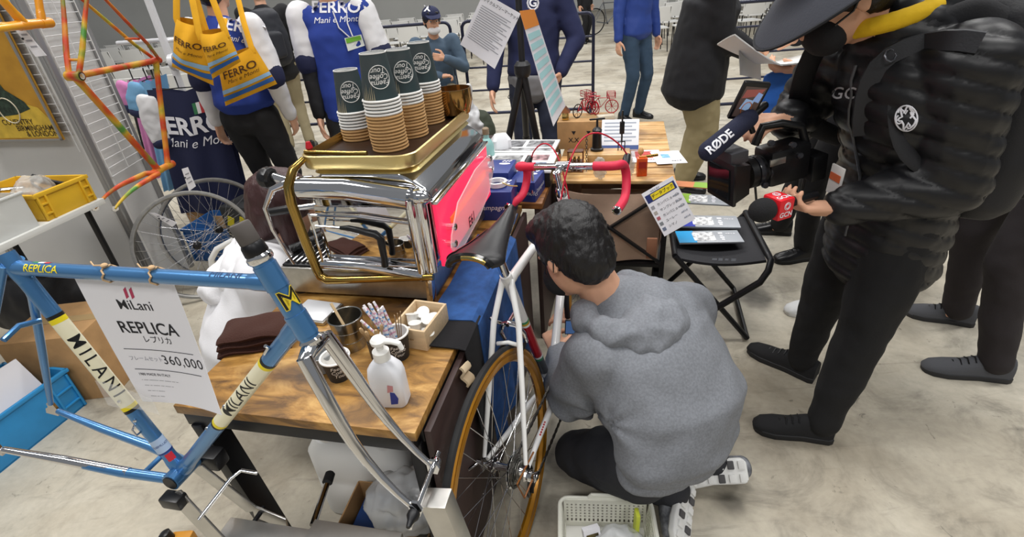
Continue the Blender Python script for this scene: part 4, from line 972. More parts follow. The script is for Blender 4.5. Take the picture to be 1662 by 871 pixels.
# wooden box with creamer cups
bx_ = thing('wooden_box', 'small pale wooden box holding white creamer pots', 'box', loc=T(-.105, .330, ZT), rz=BYAW-.12)
BW = mat('box_wood', '#d9bf9a', .6, var=.08, vscale=20, stretch=(1, 6, 6))
for c, d, nm in (((0, -.062, .03), (.096, .006, .06), 'side'), ((0, .062, .03), (.096, .006, .06), 'side'), ((-.045, 0, .03), (.006, .118, .06), 'side'), ((.045, 0, .03), (.006, .118, .06), 'side'), ((0, 0, .003), (.084, .118, .006), 'bottom')): MB().box(c, d).build(nm, BW, bx_, bevel=.001)
dashes(MB(), 5, .03, .006, frame_m((0, -.0655, .03), (1, 0, 0), (0, 0, 1))).build('burnt_mark', mat('burnt', '#a5855c', .8), bx_, smooth=False)
for k in range(9):
    q = MB(); q.lathe([(.012, 0), (.015, .022), (.0175, .023), (.0175, .0245), (.0001, .025)], seg=18); o = q.build('creamer_pot', WHITEP)
    o.location = T(-.105, .330, ZT)+BX*(-.024+.024*(k % 3))+BY*(-.036+.034*(k//3))+V((0, 0, .012+.022*(k % 2))); o.rotation_euler = (random.uniform(-.6, .6), random.uniform(-.6, .6), 0); tag(o, 'white creamer pot heaped in the pale wooden box', 'creamer', 'creamer pots in the wooden box')
# pump dispenser
sd_ = thing('pump_dispenser', 'white hand sanitiser bottle with pump and blue picture on the table edge', 'bottle', loc=T(-.085, .085, ZT), rz=BYAW+.1)
HD = mat('milky_plastic', '#e4e5ea', .35)
rings = []
def srr(w, d, r, z, n=5):
    out = []
    for cx, cy, a0 in ((w/2-r, d/2-r, 0), (-w/2+r, d/2-r, PI/2), (-w/2+r, -d/2+r, PI), (w/2-r, -d/2+r, 1.5*PI)):
        for k in range(n+1): a = a0+PI/2*k/n; out.append(V((cx+r*math.cos(a), cy+r*math.sin(a), z)))
    return out
loft([srr(.070, .046, .012, 0), srr(.076, .050, .014, .004), srr(.076, .050, .014, .080), srr(.072, .046, .016, .098), srr(.044, .036, .015, .116), srr(.030, .030, .0145, .122)], 'bottle_body', HD, sd_)
MB().lathe([(.0165, .120), (.018, .122), (.018, .142), (.012, .146), (.008, .147), (.008, .160)], seg=24).build('pump_collar', WHITEP, sd_)
pn = MB(); pn.lathe([(.008, .158), (.016, .162), (.017, .170), (.012, .176), (.0001, .177)], seg=22); pn.tube([(0, 0, .168), (.03, -.002, .168), (.046, -.004, .164), (.050, -.004, .150)], [.007, .0065, .006, .005], 12); pn.build('pump_head', WHITEP, sd_)
def bottle_print(pts, c, nm): MB().add([(x, -.0256, z) for x, z in pts], [tuple(range(len(pts)))]).build(nm, mat('print_'+c, c, .6), sd_, smooth=False)
bottle_print([(.006, .012), (.022, .014), (.026, .03), (.02, .046), (.010, .048), (.008, .03)], '#2f3f96', 'print_blue_shape')
bottle_print([(.004, .046), (.018, .050), (.020, .066), (.008, .068)], '#c98d92', 'print_pink_shape')
# denim apron draped over the table edge, black apron under it, scrap of towel
def drape(name, y0, y1, xin, zlow, m, lab, cat, lift, wav):
    def fn(a, b):
        y = y0+(y1-y0)*a; L0 = -xin+.026; tot = L0+(.7-zlow); s = tot*b
        if s < L0: x, z = xin+s, .702+lift
        else: x, z = .026+lift, .702+lift-(s-L0)
        k = max(0, (s-L0)/max(.01, tot-L0)); x += wav*k*(1+math.sin(y*46))*.5+.014*k
        return T(x, y, z+.003*math.sin(y*30+b*8)*(1 if s < L0 else .2))
    q = MB(); q.grid(fn, 40, 30, thick=.003); o = q.build(name, m, origin=T(.02, (y0+y1)/2, .7)); return tag(o, lab, cat)
DENIM = mat('denim', '#274f88', .9, var=.2, vscale=30, bump=.15, bscale=300)
drape('denim_apron', .385, .90, -.105, .22, DENIM, 'blue denim apron draped over the table edge beside the saddle', 'apron', .006, .02)
drape('black_apron', .27, .42, -.085, .32, mat('black_cloth', '#161619', .9, bump=.1, bscale=200), 'black apron with printed lettering hanging over the table edge', 'apron', .003, .012)
q = MB(); q.grid(lambda a, b: T(.034+.006*math.sin(b*9), .205+.05*a+.02*b, .70-.075*b-.02*a), 6, 10, thick=.006); tag(q.build('cloth_scrap', mat('cream_cloth', '#d8c3a2', .9), origin=T(.034, .23, .66)), 'cream folded cloth tag hanging from the table edge', 'cloth')
q = MB(); text_map(q, 'Milano', .07, lambda x, y: T(.058, .62, .43)+BY*(y*.8)+V((0, 0, x*1.1)), cuts=2, shear=.3); tag(q.build('apron_print', mat('apron_red', '#c22433', .7), smooth=False, origin=T(.058, .62, .43)), 'red script lettering on the hanging apron', 'lettering') if False else None
# under the table: water tank, cardboard box, plastic bag
wt = thing('water_tank', 'white plastic water tank under the coffee table', 'tank', loc=T(-.365, .325, 0.0), rz=BYAW)
loft([srr(.32, .20, .035, 0), srr(.33, .21, .045, .015), srr(.33, .21, .045, .16), srr(.325, .205, .045, .17), srr(.33, .21, .045, .18), srr(.33, .21, .045, .28), srr(.28, .18, .05, .325), srr(.15, .13, .05, .345)], 'tank_body', mat('tank_plastic', '#dcdcda', .45), wt)
MB().lathe([(.040, .325), (.043, .335), (.043, .385), (.036, .39)], (-.085, -.045, 0), seg=24).build('tank_cap', WHITEP, wt)
MB().tube([(-.02, 0, .34), (0, 0, .38), (.06, 0, .38), (.08, 0, .34)], .012, 12).build('tank_handle', WHITEP, wt)
cb = thing('open_carton', 'open brown carton with a blue lining below the table front', 'carton', loc=T(-.20, .12, 0), rz=BYAW+.05)
for c, d in (((0, -.075, .12), (.26, .004, .24)), ((0, .075, .12), (.26, .004, .24)), ((-.13, 0, .12), (.004, .15, .24)), ((.13, 0, .12), (.004, .15, .24)), ((0, 0, .004), (.26, .15, .004))): MB().box(c, d).build('carton_side', CARD, cb)
MB().box((-.03, 0, .15), (.15, .13, .12)).build('blue_packet', mat('blue_pack', '#254a8c', .5), cb, bevel=.006)
q = MB(); q.ball((0, 0, .09), (.11, .07, .09), 22, 14); pbag = organic(q, 'plastic_bag', mat('bag_film', '#d8dadc', .25, alpha=.6), None, .008, 1, wrinkle=.014, wscale=22, ridged=True, world=False); pbag.location = T(-.13, .11, .21); tag(pbag, 'crumpled clear plastic bag lying on the open carton', 'bag')
o = MB().box((0, 0, .014), (.12, .05, .028)).build('black_case', BLACKP, bevel=.006); o.location = T(-.11, .09, .292); o.rotation_euler = (.05, .1, BYAW); tag(o, 'small black case lying on the plastic bag', 'case')
o = MB().box((0, 0, .02), (.09, .09, .04)).build('grey_carton', mat('grey_card', '#b9b3a8', .8), bevel=.002); o.location = T(.0-.06, .03, .0); o.scale = (1, 1, 5.5); o.rotation_euler = (0, 0, BYAW); tag(o, 'pale grey carton standing beside the fork upright', 'carton')
# ---------------- second desk: blue boxes, photo boards, bottle
NAVY = mat('navy_box', '#25367c', .45, var=.06, vscale=10)
def blue_box(p, w, d, h, rz, label, face_txt=True):
    t = thing('component_box', label, 'box', loc=p, rz=BYAW+rz)
    MB().box((0, 0, h/2), (w, d, h)).build('carton_body', NAVY, t, bevel=.002)
    for k in range(3): MB().bar((w*.5-.055+.014*k, d*.5-.03, h+.0006), (w*.5-.045+.014*k, d*.5-.012, h+.0006), .006, .001).build('white_stripe', PAPER, t)
    MB().lathe([(.022, h), (.022, h+.0012)], (w*.5-.04, d*.5-.055, 0), seg=20, sx=1.1, sy=.5).build('white_badge', PAPER, t)
    text_on(MB(), 'Campagnolo', min(.028, h*.3), frame_m((w/2+.0006, 0, h*.45), (0, 1, 0), (0, 0, 1)), shear=.3).build('script', PAPER, t, smooth=False)
    text_on(MB(), 'Campagnolo', min(.028, h*.3), frame_m((0, -d/2-.0006, h*.45), (1, 0, 0), (0, 0, 1)), shear=.3).build('script', PAPER, t, smooth=False)
    return t
blue_box(T(-.075, 1.12, .7), .13, .14, .115, .05, 'deep blue component box with white script on the table end beside the glowing panel')
blue_box(T(.005, 1.315, .7), .11, .16, .085, -.1, 'deep blue component box between the saddle and the photo boards')
blue_box(T(-.11, 1.32, .7), .11, .17, .125, .0, 'tall deep blue component box behind the one with the paper tape roll')
rt = thing('tape_roll', 'pale roll with a loose yellow strip on the blue box', 'roll', loc=T(-.075, 1.12, .8162)); MB().lathe([(.034, 0), (.040, .002), (.040, .018), (.034, .02), (.030, .018), (.030, .002), (.034, 0)], seg=28, cap=False).build('roll_ring', WHITEP, rt); MB().grid(lambda a, b: V((.02+.055*a, -.03-.06*a, .018-.004*math.sin(a*4)+.004*b)), 10, 1, thick=.002).build('loose_strip', mat('yellow_strip', '#d9cf7a', .5), rt)
def photo_board(p, w, d, rz, label, stripes):
    t = thing('photo_board', label, 'photo board', loc=p, rz=BYAW+rz)
    MB().box((0, 0, .005), (w, d, .01)).build('board', mat('board_white', '#e3e3e3', .35), t, bevel=.001)
    for (cx, cy, ww, dd, c) in stripes: MB().box((cx*w, cy*d, .0106), (ww*w, dd*d, .0012)).build('photo', mat('photo_'+c, c, .3, var=.7, vscale=38), t)
    return t
s1 = thing('black_case', 'black flat case carrying the photo boards', 'case', loc=T(-.06, 1.53, .7), rz=BYAW); MB().box((0, 0, .034), (.30, .26, .068)).build('case_body', BLACKP, s1, bevel=.006)
photo_board(T(-.06, 1.52, .769), .31, .26, .0, 'white board with small colour photos lying on the black case', [(-.22, .08, .42, .5, '#8b8a8a'), (.22, .2, .34, .3, '#b28f92'), (.22, -.22, .34, .3, '#7a86a0')])
s2 = thing('black_case', 'black flat case farther along the brown desk', 'case', loc=T(-.08, 1.765, .7), rz=BYAW); MB().box((0, 0, .034), (.30, .20, .068)).build('case_body', BLACKP, s2, bevel=.006)
photo_board(T(-.08, 1.765, .769), .31, .21, -.03, 'glossy board of black and white photos at the far end of the desk', [(-.25, .15, .4, .5, '#77777a'), (.22, .15, .42, .5, '#88888a'), (0, -.3, .9, .2, '#9a9a9c')])
hbt = thing('sanitiser_bottle', 'pale turquoise spray bottle behind the espresso machine', 'bottle', loc=T(-.24, 1.62, .7)); MB().lathe([(.03, 0), (.033, .004), (.033, .13), (.02, .155), (.013, .16), (.013, .18)], seg=22).build('bottle_body', mat('turquoise_bottle', '#9fd0cd', .2, alpha=.8), hbt); MB().lathe([(.015, .178), (.016, .18), (.016, .205), (.01, .21)], seg=18).build('cap', mat('cap_brown', '#8d7a62', .5), hbt)
tis = thing('tissue_pack', 'white soft tissue pack behind the turquoise bottle', 'pack', loc=T(-.20, 1.74, .7), rz=BYAW+.4); loft([srr(.09, .07, .02, 0), srr(.10, .08, .024, .03), srr(.095, .075, .022, .12), srr(.06, .04, .015, .145)], 'pack_body', mat('tissue_white', '#e2e2e6', .5), tis)
# ================================================================ PEOPLE
from mathutils.bvhtree import BVHTree
SKIN = mat('skin', '#d3a184', .55, var=.05, vscale=12, bump=.02, bscale=120); HAIR = mat('black_hair', '#141213', .45, bump=.25, bscale=180, stretch=(1, 1, .25)); BHAIR = mat('brown_hair', '#3a2222', .45, bump=.25, bscale=160, stretch=(1, 1, .2))
def cloth(name, c, **k): return mat(name, c, k.pop('rough', .85), bump=k.pop('bump', .10), bscale=k.pop('bscale', 220), **k)
def etube(mb, pts, rx, ry, xd, seg=20):
    pts = [V(p) for p in pts]; xd = V(xd); n = len(pts); R = []
    for i in range(n):
        d = (pts[min(i+1, n-1)]-pts[max(i-1, 0)]).normalized(); x = (xd-d*xd.dot(d)).normalized(); R.append((pts[i], x, d.cross(x), d, rx[i], ry[i]))
    p, x, y, d, a, b = R[0]; m = min(a, b); pre = [(p-d*m*.55, x, y, d, a*.35, b*.35), (p-d*m*.38, x, y, d, a*.75, b*.75)]
    p, x, y, d, a, b = R[-1]; m = min(a, b); post = [(p+d*m*.38, x, y, d, a*.75, b*.75), (p+d*m*.55, x, y, d, a*.35, b*.35)]
    R = pre+R+post; vs = []; fs = []
    for p, x, y, d, a, b in R:
        for k in range(seg): t = 2*PI*k/seg; vs.append(p+x*(a*math.cos(t))+y*(b*math.sin(t)))
    for i in range(len(R)-1):
        for k in range(seg): fs.append((i*seg+k, i*seg+(k+1) % seg, (i+1)*seg+(k+1) % seg, (i+1)*seg+k))
    fs.append(tuple(range(seg-1, -1, -1))); fs.append(tuple((len(R)-1)*seg+k for k in range(seg)))
    return mb.add(vs, fs)
def ik(a, b, l1, l2, hint):
    a, b = V(a), V(b); d = b-a; L = min(d.length, (l1+l2)*.999); dn = d.normalized(); x = (l1*l1-l2*l2+L*L)/(2*L); h = math.sqrt(max(0, l1*l1-x*x)); hv = V(hint); hv = hv-dn*hv.dot(dn); hv.normalize()
    return a+dn*x+hv*h
def hand(mb, wr, fd, pn, s=1.0, curl=.35, side=1, spread=.06, thumb=.6):
    """wr wrist, fd finger direction, pn palm normal, side: +1 puts the thumb on pn x fd"""
    wr = V(wr); fd = V(fd).normalized(); pn = V(pn); pn = (pn-fd*pn.dot(fd)).normalized(); sd = pn.cross(fd)*side
    for i, (o, L) in enumerate(((.028, .072), (.010, .080), (-.009, .075), (-.027, .060))):
        k = wr+fd*(.085*s)+sd*(o*s); mb.cone(wr+fd*.012*s+sd*(o*.6*s), k, .0125*s, .0115*s, 10)
        p = k; ang = curl*(.7+.12*i); dirv = fd+sd*(spread*o/.028)
        for j, q in enumerate((.46, .30, .24)):
            dd = (dirv*math.cos(ang)+pn*math.sin(ang)).normalized(); e = p+dd*(L*q*s); mb.cone(p, e, (.0095-.0008*j)*s, (.0088-.0012*j)*s, 10); p = e; ang += curl*1.15
    mb.cone(wr-fd*.005, wr+fd*.05*s, .024*s, .022*s, 12)
    t0 = wr+fd*.022*s+sd*.026*s; t1 = t0+(fd*.55+sd*.75+pn*.25*thumb).normalized()*.042*s; t2 = t1+(fd*.8+sd*.25+pn*.5*thumb).normalized()*.032*s; t3 = t2+(fd*.8-sd*.05+pn*.65*thumb).normalized()*.026*s
    mb.chain([wr+fd*.01*s+sd*.012*s, t0, t1, t2, t3], [.016*s, .0145*s, .0115*s, .0105*s, .0085*s], 10)
def head(mb, c, f, up, s=1.0):
    c = V(c); f = V(f).normalized(); up = V(up); up = (up-f*up.dot(f)).normalized(); l = up.cross(f); R = Matrix((f, l, up)).transposed()
    P = lambda a, b, e: c+f*(a*s)+l*(b*s)+up*(e*s)
    mb.ball(P(-.012, 0, .025), (.098*s, .078*s, .092*s), 18, 12, R); mb.ball(P(.022, 0, -.035), (.070*s, .063*s, .080*s), 16, 10, R)
    mb.ball(P(.062, 0, -.088), (.028*s, .034*s, .024*s), 12, 8, R)
    mb.cone(P(.088, 0, .015), P(.108, 0, -.030), .009*s, .015*s, 10); mb.ball(P(.100, 0, -.036), (.012*s, .019*s, .010*s), 10, 6, R)
    mb.ball(P(.086, 0, -.062), (.012*s, .026*s, .007*s), 10, 6, R); mb.ball(P(.084, 0, -.073), (.012*s, .022*s, .007*s), 10, 6, R)
    mb.ball(P(.080, .032, .018), (.016*s, .022*s, .008*s), 10, 6, R); mb.ball(P(.080, -.032, .018), (.016*s, .022*s, .008*s), 10, 6, R)
    for q in (-1, 1):
        mb.ball(P(-.005, q*.080, -.012), (.019*s, .010*s, .031*s), 10, 8, R)
    return P, R
def eyes(t, P, R, s=1.0):
    for q in (-1, 1):
        MB().ball(P(.083, q*.031, .002), (.010*s, .014*s, .007*s), 12, 8, R).build('eye', mat('eye_white', '#e8e4de', .3), t, world=True)
        MB().ball(P(.0905, q*.031, .002), (.004*s, .006*s, .006*s), 10, 6, R).build('iris', mat('iris_dark', '#1a120e', .2), t, world=True)
        MB().cone(P(.089, q*.018, .022), P(.083, q*.046, .024), .0035*s, .003*s, 8).build('eyebrow', HAIR, t, world=True)
def hair_cap(mb, P, R, s=1.0, long=0.0):
    mb.ball(P(-.020, 0, .036), (.105*s, .090*s, .096*s), 20, 14, R); mb.ball(P(-.050, 0, -.012), (.070*s, .083*s, .085*s), 18, 12, R)
    for q in (-1, 1): mb.ball(P(-.01, q*.074, .025), (.05*s, .018*s, .05*s), 12, 8, R)
    mb.ball(P(.055, 0, .072), (.042*s, .07*s, .03*s), 14, 8, R)
def shoe(t, heel, toe, upm, solem, w=.045, h=.085, ankle=None, name='shoe', lace=None, z0=0.0):
    heel, toe = V((heel[0], heel[1], z0)), V((toe[0], toe[1], z0)); d = toe-heel; L = d.length; d.normalize(); l = V((0, 0, 1)).cross(d)
    prof = [(0, .62, 1.0), (.06, .80, 1.05), (.22, .80, 1.1), (.38, .78, .98), (.55, .90, .72), (.74, 1.0, .60), (.90, .84, .50), (.98, .50, .36), (1.0, .2, .2)]
    def ring(z0_, top, grow=0.0):
        pass
    up = MB(); vs = []; n = 12; fs = []
    for a, ww, hh in prof:
        c = heel+d*(a*L)
        for k in range(n):
            t_ = PI*k/(n-1); vs.append(c+l*(math.cos(t_)*w*ww*(1-.25*max(0, math.sin(t_)-.6)))+V((0, 0, .018+(h*hh-.018)*math.sin(t_)**.7)))
    for i in range(len(prof)-1):
        for k in range(n-1): fs.append((i*n+k, i*n+k+1, (i+1)*n+k+1, (i+1)*n+k))
        fs.append((i*n, (i+1)*n, (i+1)*n+n-1, i*n+n-1))
    fs.append(tuple(range(n))); fs.append(tuple((len(prof)-1)*n+k for k in range(n-1, -1, -1)))
    up.add(vs, fs); o = up.build(name, upm, t, world=True, angle=60)
    so = MB(); out = []
    for a, ww, hh in prof: out.append((a*L, w*ww*1.06))
    poly = [(a-.003, b) for a, b in out]+[(a-.003 if i else a+.004, -b) for i, (a, b) in reversed(list(enumerate(out)))]
    M = frame_m(heel, d, l); so.prism(poly, .024, M); so.build('sole', solem, o, world=True, bevel=.004, angle=60)
    if lace:
        for k in range(4):
            c = heel+d*(L*(.45+.075*k)); zt = .018+(h*(.86-.09*k)-.018)
            MB().tube([c+l*.022+V((0, 0, zt-.006)), c+V((0, 0, zt+.006)), c-l*.022+V((0, 0, zt-.006))], .0025, 6).build('lace', lace, o, world=True)
    return o
def stand(x, y, face, H=1.70, lean=0.0, lh=None, rh=None, feet=None, elh=None):
    f = V((math.cos(face), math.sin(face), 0)); l = V((-f.y, f.x, 0)); B = V((x, y, 0)); s = H/1.7; j = dict(f=f, l=l, H=H, s=s)
    Z_ = lambda z, a=0, b=0: B+f*a+l*b+V((0, 0, z*s))
    j['pel'] = Z_(.90); j['waist'] = Z_(1.05, lean*.3); j['chest'] = Z_(1.25, lean*.7); j['neck'] = Z_(1.42, lean); j['head'] = Z_(1.585, lean+.03); j['hf'] = f; j['hu'] = V((0, 0, 1))
    for k, q in (('L', 1), ('R', -1)):
        j['sh'+k] = Z_(1.37, lean*.9, q*.185*s); j['hip'+k] = Z_(.88, 0, q*.09*s)
        ft = feet[0 if q > 0 else 1] if feet else None
        an = V((ft[0], ft[1], .085*s)) if ft else Z_(.085, 0, q*.11)
        j['an'+k] = an; j['kn'+k] = ik(j['hip'+k], an, .41*s, .41*s, f)
        j['toe'+k] = an+f*.17*s+l*(q*.05); j['heel'+k] = an-f*.075*s
        hd = lh if q > 0 else rh
        wr = V(hd) if hd is not None else Z_(.84, lean*.5+.04, q*.27*s)
        j['wr'+k] = wr; j['el'+k] = ik(j['sh'+k], wr, .285*s, .255*s, (elh[0 if q > 0 else 1] if elh else -f*.8+l*(q*.5)+V((0, 0, -.3))))
        fdv = (wr-j['el'+k]).normalized(); j['fd'+k] = fdv; j['pn'+k] = -l*q; j['curl'+k] = .35
    return j
def build_person(label, j, top, pants, shoes=None, hairm=HAIR, hem=.80, fat=1.0, vox=.012, sleeve=1.0, wr=.006, shoe_cols=None, open_head=True, hoodup=False, upper=True, leg_fat=1.0, body_vox=.0075, sleeve_mat=None, seed=0, laces=None):
    s = j['s']; f, l = j['f'], j['l']; u = V((0, 0, 1))
    base = (j['anL']+j['anR'])/2; base.z = 0
    t = thing('person', label, 'person', loc=base)
    # skin: one continuous figure
    mb = MB(); sp = [j['pel'], j['waist'], j['chest'], j['neck']]
    etube(mb, sp, [.12*s, .11*s, .14*s, .06*s], [.09*s, .08*s, .095*s, .055*s], l)
    for k in 'LR':
        mb.chain([j['hip'+k], j['kn'+k], j['an'+k]], [.07*s, .045*s, .032*s]); mb.cone(j['an'+k], j['an'+k]+j['f']*.03-V((0, 0, .04)), .028*s, .02*s)
        mb.chain([j['chest'], j['sh'+k], j['el'+k], j['wr'+k]], [.07*s, .055*s, .038*s, .026*s])
        hand(mb, j['wr'+k], j['fd'+k], j['pn'+k], s, j['curl'+k], side=j.get('side'+k, 1 if k == 'L' else -1))
    mb.cone(j['neck']-V((0, 0, .03)), j['head']-j['hu']*.06*s, .056*s, .05*s)
    P, R = head(mb, j['head'], j['hf'], j['hu'], s)
    organic(mb, 'body', SKIN, t, body_vox, 4)
    # trousers
    mb = MB(); etube(mb, [j['pel']-u*.07*s, j['pel'], j['waist']-u*.02], [.15*s*leg_fat, .152*s*leg_fat, .13*s], [.105*s, .108*s, .09*s], l)
    for k in 'LR': mb.chain([j['hip'+k], j['kn'+k]*.5+j['hip'+k]*.5, j['kn'+k], j['an'+k]+V((0, 0, -.005))], [.098*s*leg_fat, .086*s*leg_fat, .068*s*leg_fat, .056*s*(leg_fat*.5+.5)])
    organic(mb, 'trousers', pants, t, vox, 5, wrinkle=wr, wscale=11, seed=seed+3)
    # top
    if upper:
        mb = MB(); hp = j['pel']+u*((hem-.90)*s)
        etube(mb, [hp, (hp+j['waist'])*.5, j['waist'], j['chest'], j['chest']*.4+j['neck']*.6, j['neck']], [.192*s*fat, .184*s*fat, .172*s*fat, .185*s*fat, .15*s, .068*s], [.145*s*fat, .138*s*fat, .124*s*fat, .125*s*fat, .10*s, .064*s], l)
        for k in 'LR':
            e = j['el'+k]; w_ = j['el'+k].lerp(j['wr'+k], .93)
            if sleeve >= 1: mb.chain([j['chest']*.5+j['sh'+k]*.5, j['sh'+k], e, w_], [.085*s, .075*s*fat, .060*s*fat, .046*s*fat])
            else: mb.chain([j['chest']*.5+j['sh'+k]*.5, j['sh'+k], j['sh'+k].lerp(e, .15)], [.085*s, .075*s*fat, .07*s*fat])
        organic(mb, 'jacket' if sleeve >= 1 else 'jersey', top, t, vox, 5, wrinkle=wr, wscale=9, seed=seed)
        if sleeve < 1:
            for k in 'LR':
                e = j['el'+k]; c = j['sh'+k].lerp(e, .92); mb = MB(); mb.chain([j['sh'+k], c], [.079*s*fat, .070*s*fat]); organic(mb, 'sleeve', sleeve_mat[0], t, vox, 3, wrinkle=wr, wscale=12, seed=seed)
                mb = MB(); mb.chain([j['sh'+k].lerp(e, .86), j['sh'+k].lerp(e, .97)], [.074*s*fat, .072*s*fat]); organic(mb, 'sleeve_band', sleeve_mat[1], t, vox*.8, 2)
                mb = MB(); mb.chain([c, e, j['el'+k].lerp(j['wr'+k], .94)], [.060*s, .057*s, .042*s]); organic(mb, 'undersleeve', sleeve_mat[2], t, vox, 3, wrinkle=wr, wscale=12, seed=seed)
    sc = shoe_cols or (BLACKP, RUBBER)
    for k in 'LR': shoe(t, j['heel'+k], j['toe'+k], sc[0], sc[1], .046*s, .095*s, lace=laces)
    if hairm: 
        mb = MB(); hair_cap(mb, P, R, s); organic(mb, 'hair', hairm, t, .008, 3, wrinkle=.004, wscale=60)
    return t, P, R
def caster(t, part):
    o = [c for c in t.children if c.name.split('.')[0] == part][0]; M = wm(o)
    return BVHTree.FromPolygons([M @ v.co for v in o.data.vertices], [tuple(p.vertices) for p in o.data.polygons])
def decal(t, bvh, name, text, size, o, xd, yd, m, off=.003, **k):
    xd = V(xd).normalized(); yd = V(yd).normalized(); cd = -(xd.cross(yd)).normalized(); o = V(o)
    def fn(x, y):
        p = o+xd*x+yd*y; h = bvh.ray_cast(p-cd*.5, cd)
        return (h[0]-cd*off) if h[0] is not None else p
    return text_map(MB(), text, size, fn, cuts=4, **k).build(name, m, t, smooth=False, world=True)
def patch(t, bvh, name, o, xd, yd, w_, h_, m, off=.002, nu=10, nv=10, shape=None):
    xd = V(xd).normalized(); yd = V(yd).normalized(); cd = -(xd.cross(yd)).normalized(); o = V(o)
    def fn(a, b):
        p = o+xd*((a-.5)*w_)+yd*((b-.5)*h_); h = bvh.ray_cast(p-cd*.5, cd); return (h[0]-cd*off) if h[0] is not None else p
    return MB().grid(fn, nu, nv).build(name, m, t, world=True)
WPRINT = mat('white_print', '#e4e4ea', .7); NAVYC = cloth('navy_cloth', '#1b2040'); ROYAL = cloth('royal_jersey', '#223a8c'); WHITEC = cloth('white_cloth', '#d9d8da'); BLACKC = cloth('black_fabric', '#17171a'); KHAKI = cloth('khaki_cloth', '#8f8468'); GREYH = cloth('grey_marl', '#777a80', var=.12, vscale=160); DENIMJ = cloth('jeans_cloth', '#2f4358')

# ---- kneeling mechanic in the grey hoodie
kn = thing('person', 'person in grey hoodie kneeling beside the white bicycle with head bent', 'person', loc=(.42, 1.08, 0))
kf = V((-.66, .75, 0)).normalized(); kl = V((-kf.y, kf.x, 0)); u = V((0, 0, 1))
K = dict(pel=V((.44, 1.00, .26)), mid=V((.425, 1.06, .42)), ch=V((.375, 1.15, .585)), nk=V((.270, 1.205, .70)), hd=V((.165, 1.215, .845)))
shL = V((.215, 1.075, .585)); shR = V((.515, 1.270, .565)); elL = V((.165, 1.20, .33)); wrL = V((.135, 1.42, .34)); elR = V((.50, 1.52, .42)); wrR = V((.26, 1.56, .36))
hipL, hipR = K['pel']+kf*.07+kl*.09-u*.03, K['pel']+kf*.07-kl*.10-u*.03
knL, knR = V((.17, 1.17, .075)), V((.36, 1.38, .075)); anL, anR = V((.430, .985, .10)), V((.600, 1.10, .09))
hf = V((-.52, .62, -.58)).normalized(); hu = V((-.25, .45, .85))
mb = MB(); etube(mb, [K['pel'], K['mid'], K['ch'], K['nk']], [.13, .14, .15, .06], [.10, .10, .10, .055], kl)
for a, b, c in ((hipL, knL, anL), (hipR, knR, anR)): mb.chain([a, b, b.lerp(c, .85)], [.07, .05, .028])
for a, b, c in ((shL, elL, wrL), (shR, elR, wrR)): mb.chain([K['ch'], a, b, c], [.08, .055, .04, .027])
hand(mb, wrL, (-.1, 1, .1), (.2, 0, -1), 1.0, .5, 1); hand(mb, wrR, (-.8, .3, .1), (0, .2, -1), 1.0, .5, -1)
mb.chain([K['nk']-u*.03, K['nk'].lerp(K['hd'], .55)+V((.01, -.01, -.01))], [.066, .060]); P, R = head(mb, K['hd'], hf, hu, 1.02)
organic(mb, 'body', SKIN, kn, .0065, 4)
mb = MB(); etube(mb, [K['pel']+kf*.06-u*.04, K['pel']+kf*.05+u*.02, K['mid']-u*.05], [.15, .165, .16], [.10, .11, .12], kl)
for a, b, c in ((hipL, knL, anL), (hipR, knR, anR)): mb.chain([a, (a+b)*.5+u*.02, b+u*.015, c+u*.01], [.105, .098, .078, .055])
organic(mb, 'trousers', cloth('charcoal_trousers', '#2a2b30'), kn, .011, 4, wrinkle=.009, wscale=11)
mb = MB(); lowc = K['pel']+kf*.045+V((0, 0, .0))
etube(mb, [lowc, K['pel']+kf*.02+V((0, 0, .07)), K['mid']+V((.01, -.01, 0)), K['ch']+V((.01, -.01, -.02)), K['ch']*.5+K['nk']*.5, K['nk']], [.195, .235, .245, .225, .165, .085], [.110, .150, .170, .150, .115, .075], kl, 28)
mb.chain([K['ch']*.5+shL*.5, shL, elL, elL.lerp(wrL, .85)], [.11, .095, .085, .058]); mb.chain([K['ch']*.5+shR*.5, shR, elR, elR.lerp(wrR, .85)], [.13, .10, .085, .058])
FC = Zp(972, 662, .40)
def folds(p, n):
    # pulled folds fanning from the left armpit and gathered folds above the hem
    q = p-FC; a = math.atan2(q.dot(UP), q.dot(RT)); r = q.length
    d = .014*math.exp(-(r/.15)**2)*math.sin(a*7+1.0)*min(1, r/.03)
    q2 = p-lowc; d += .009*math.sin((p.z*1.0+.25*p.x)*95)*math.exp(-((p.z-.27)/.07)**2)*(1 if n.y < .2 else .3)
    return d
organic(mb, 'hoodie', GREYH, kn, .0095, 6, wrinkle=.013, wscale=6.0, fn=folds)
mb = MB()   # hood lying on the shoulders
hc = K['nk']+V((.035, -.035, -.01))
for k in range(13):
    t_ = -2.2+4.4*k/12; c = hc-kf*(.105*math.cos(t_))+kl*(.125*math.sin(t_))+u*(.012-.03*math.cos(t_)-.02*abs(t_)); mb.ball(c, .042, 12, 8)
mb.ball(hc-kf*.085-u*.045, (.115, .10, .085), 18, 12, Matrix.Rotation(.85, 3, 'Z')); mb.ball(hc-kf*.15-u*.095, (.085, .06, .06), 16, 10, Matrix.Rotation(.85, 3, 'Z'))
organic(mb, 'hood', GREYH, kn, .008, 4, wrinkle=.009, wscale=14, ridged=True)
mb = MB(); hair_cap(mb, P, R, 1.05); mb.ball(P(.02, 0, .085), (.09, .085, .05), 16, 10, R); mb.ball(P(-.055, 0, -.035), (.065, .078, .07), 16, 10, R)
organic(mb, 'hair', HAIR, kn, .0065, 2, wrinkle=.004, wscale=95, aniso=(1, 1, .35))
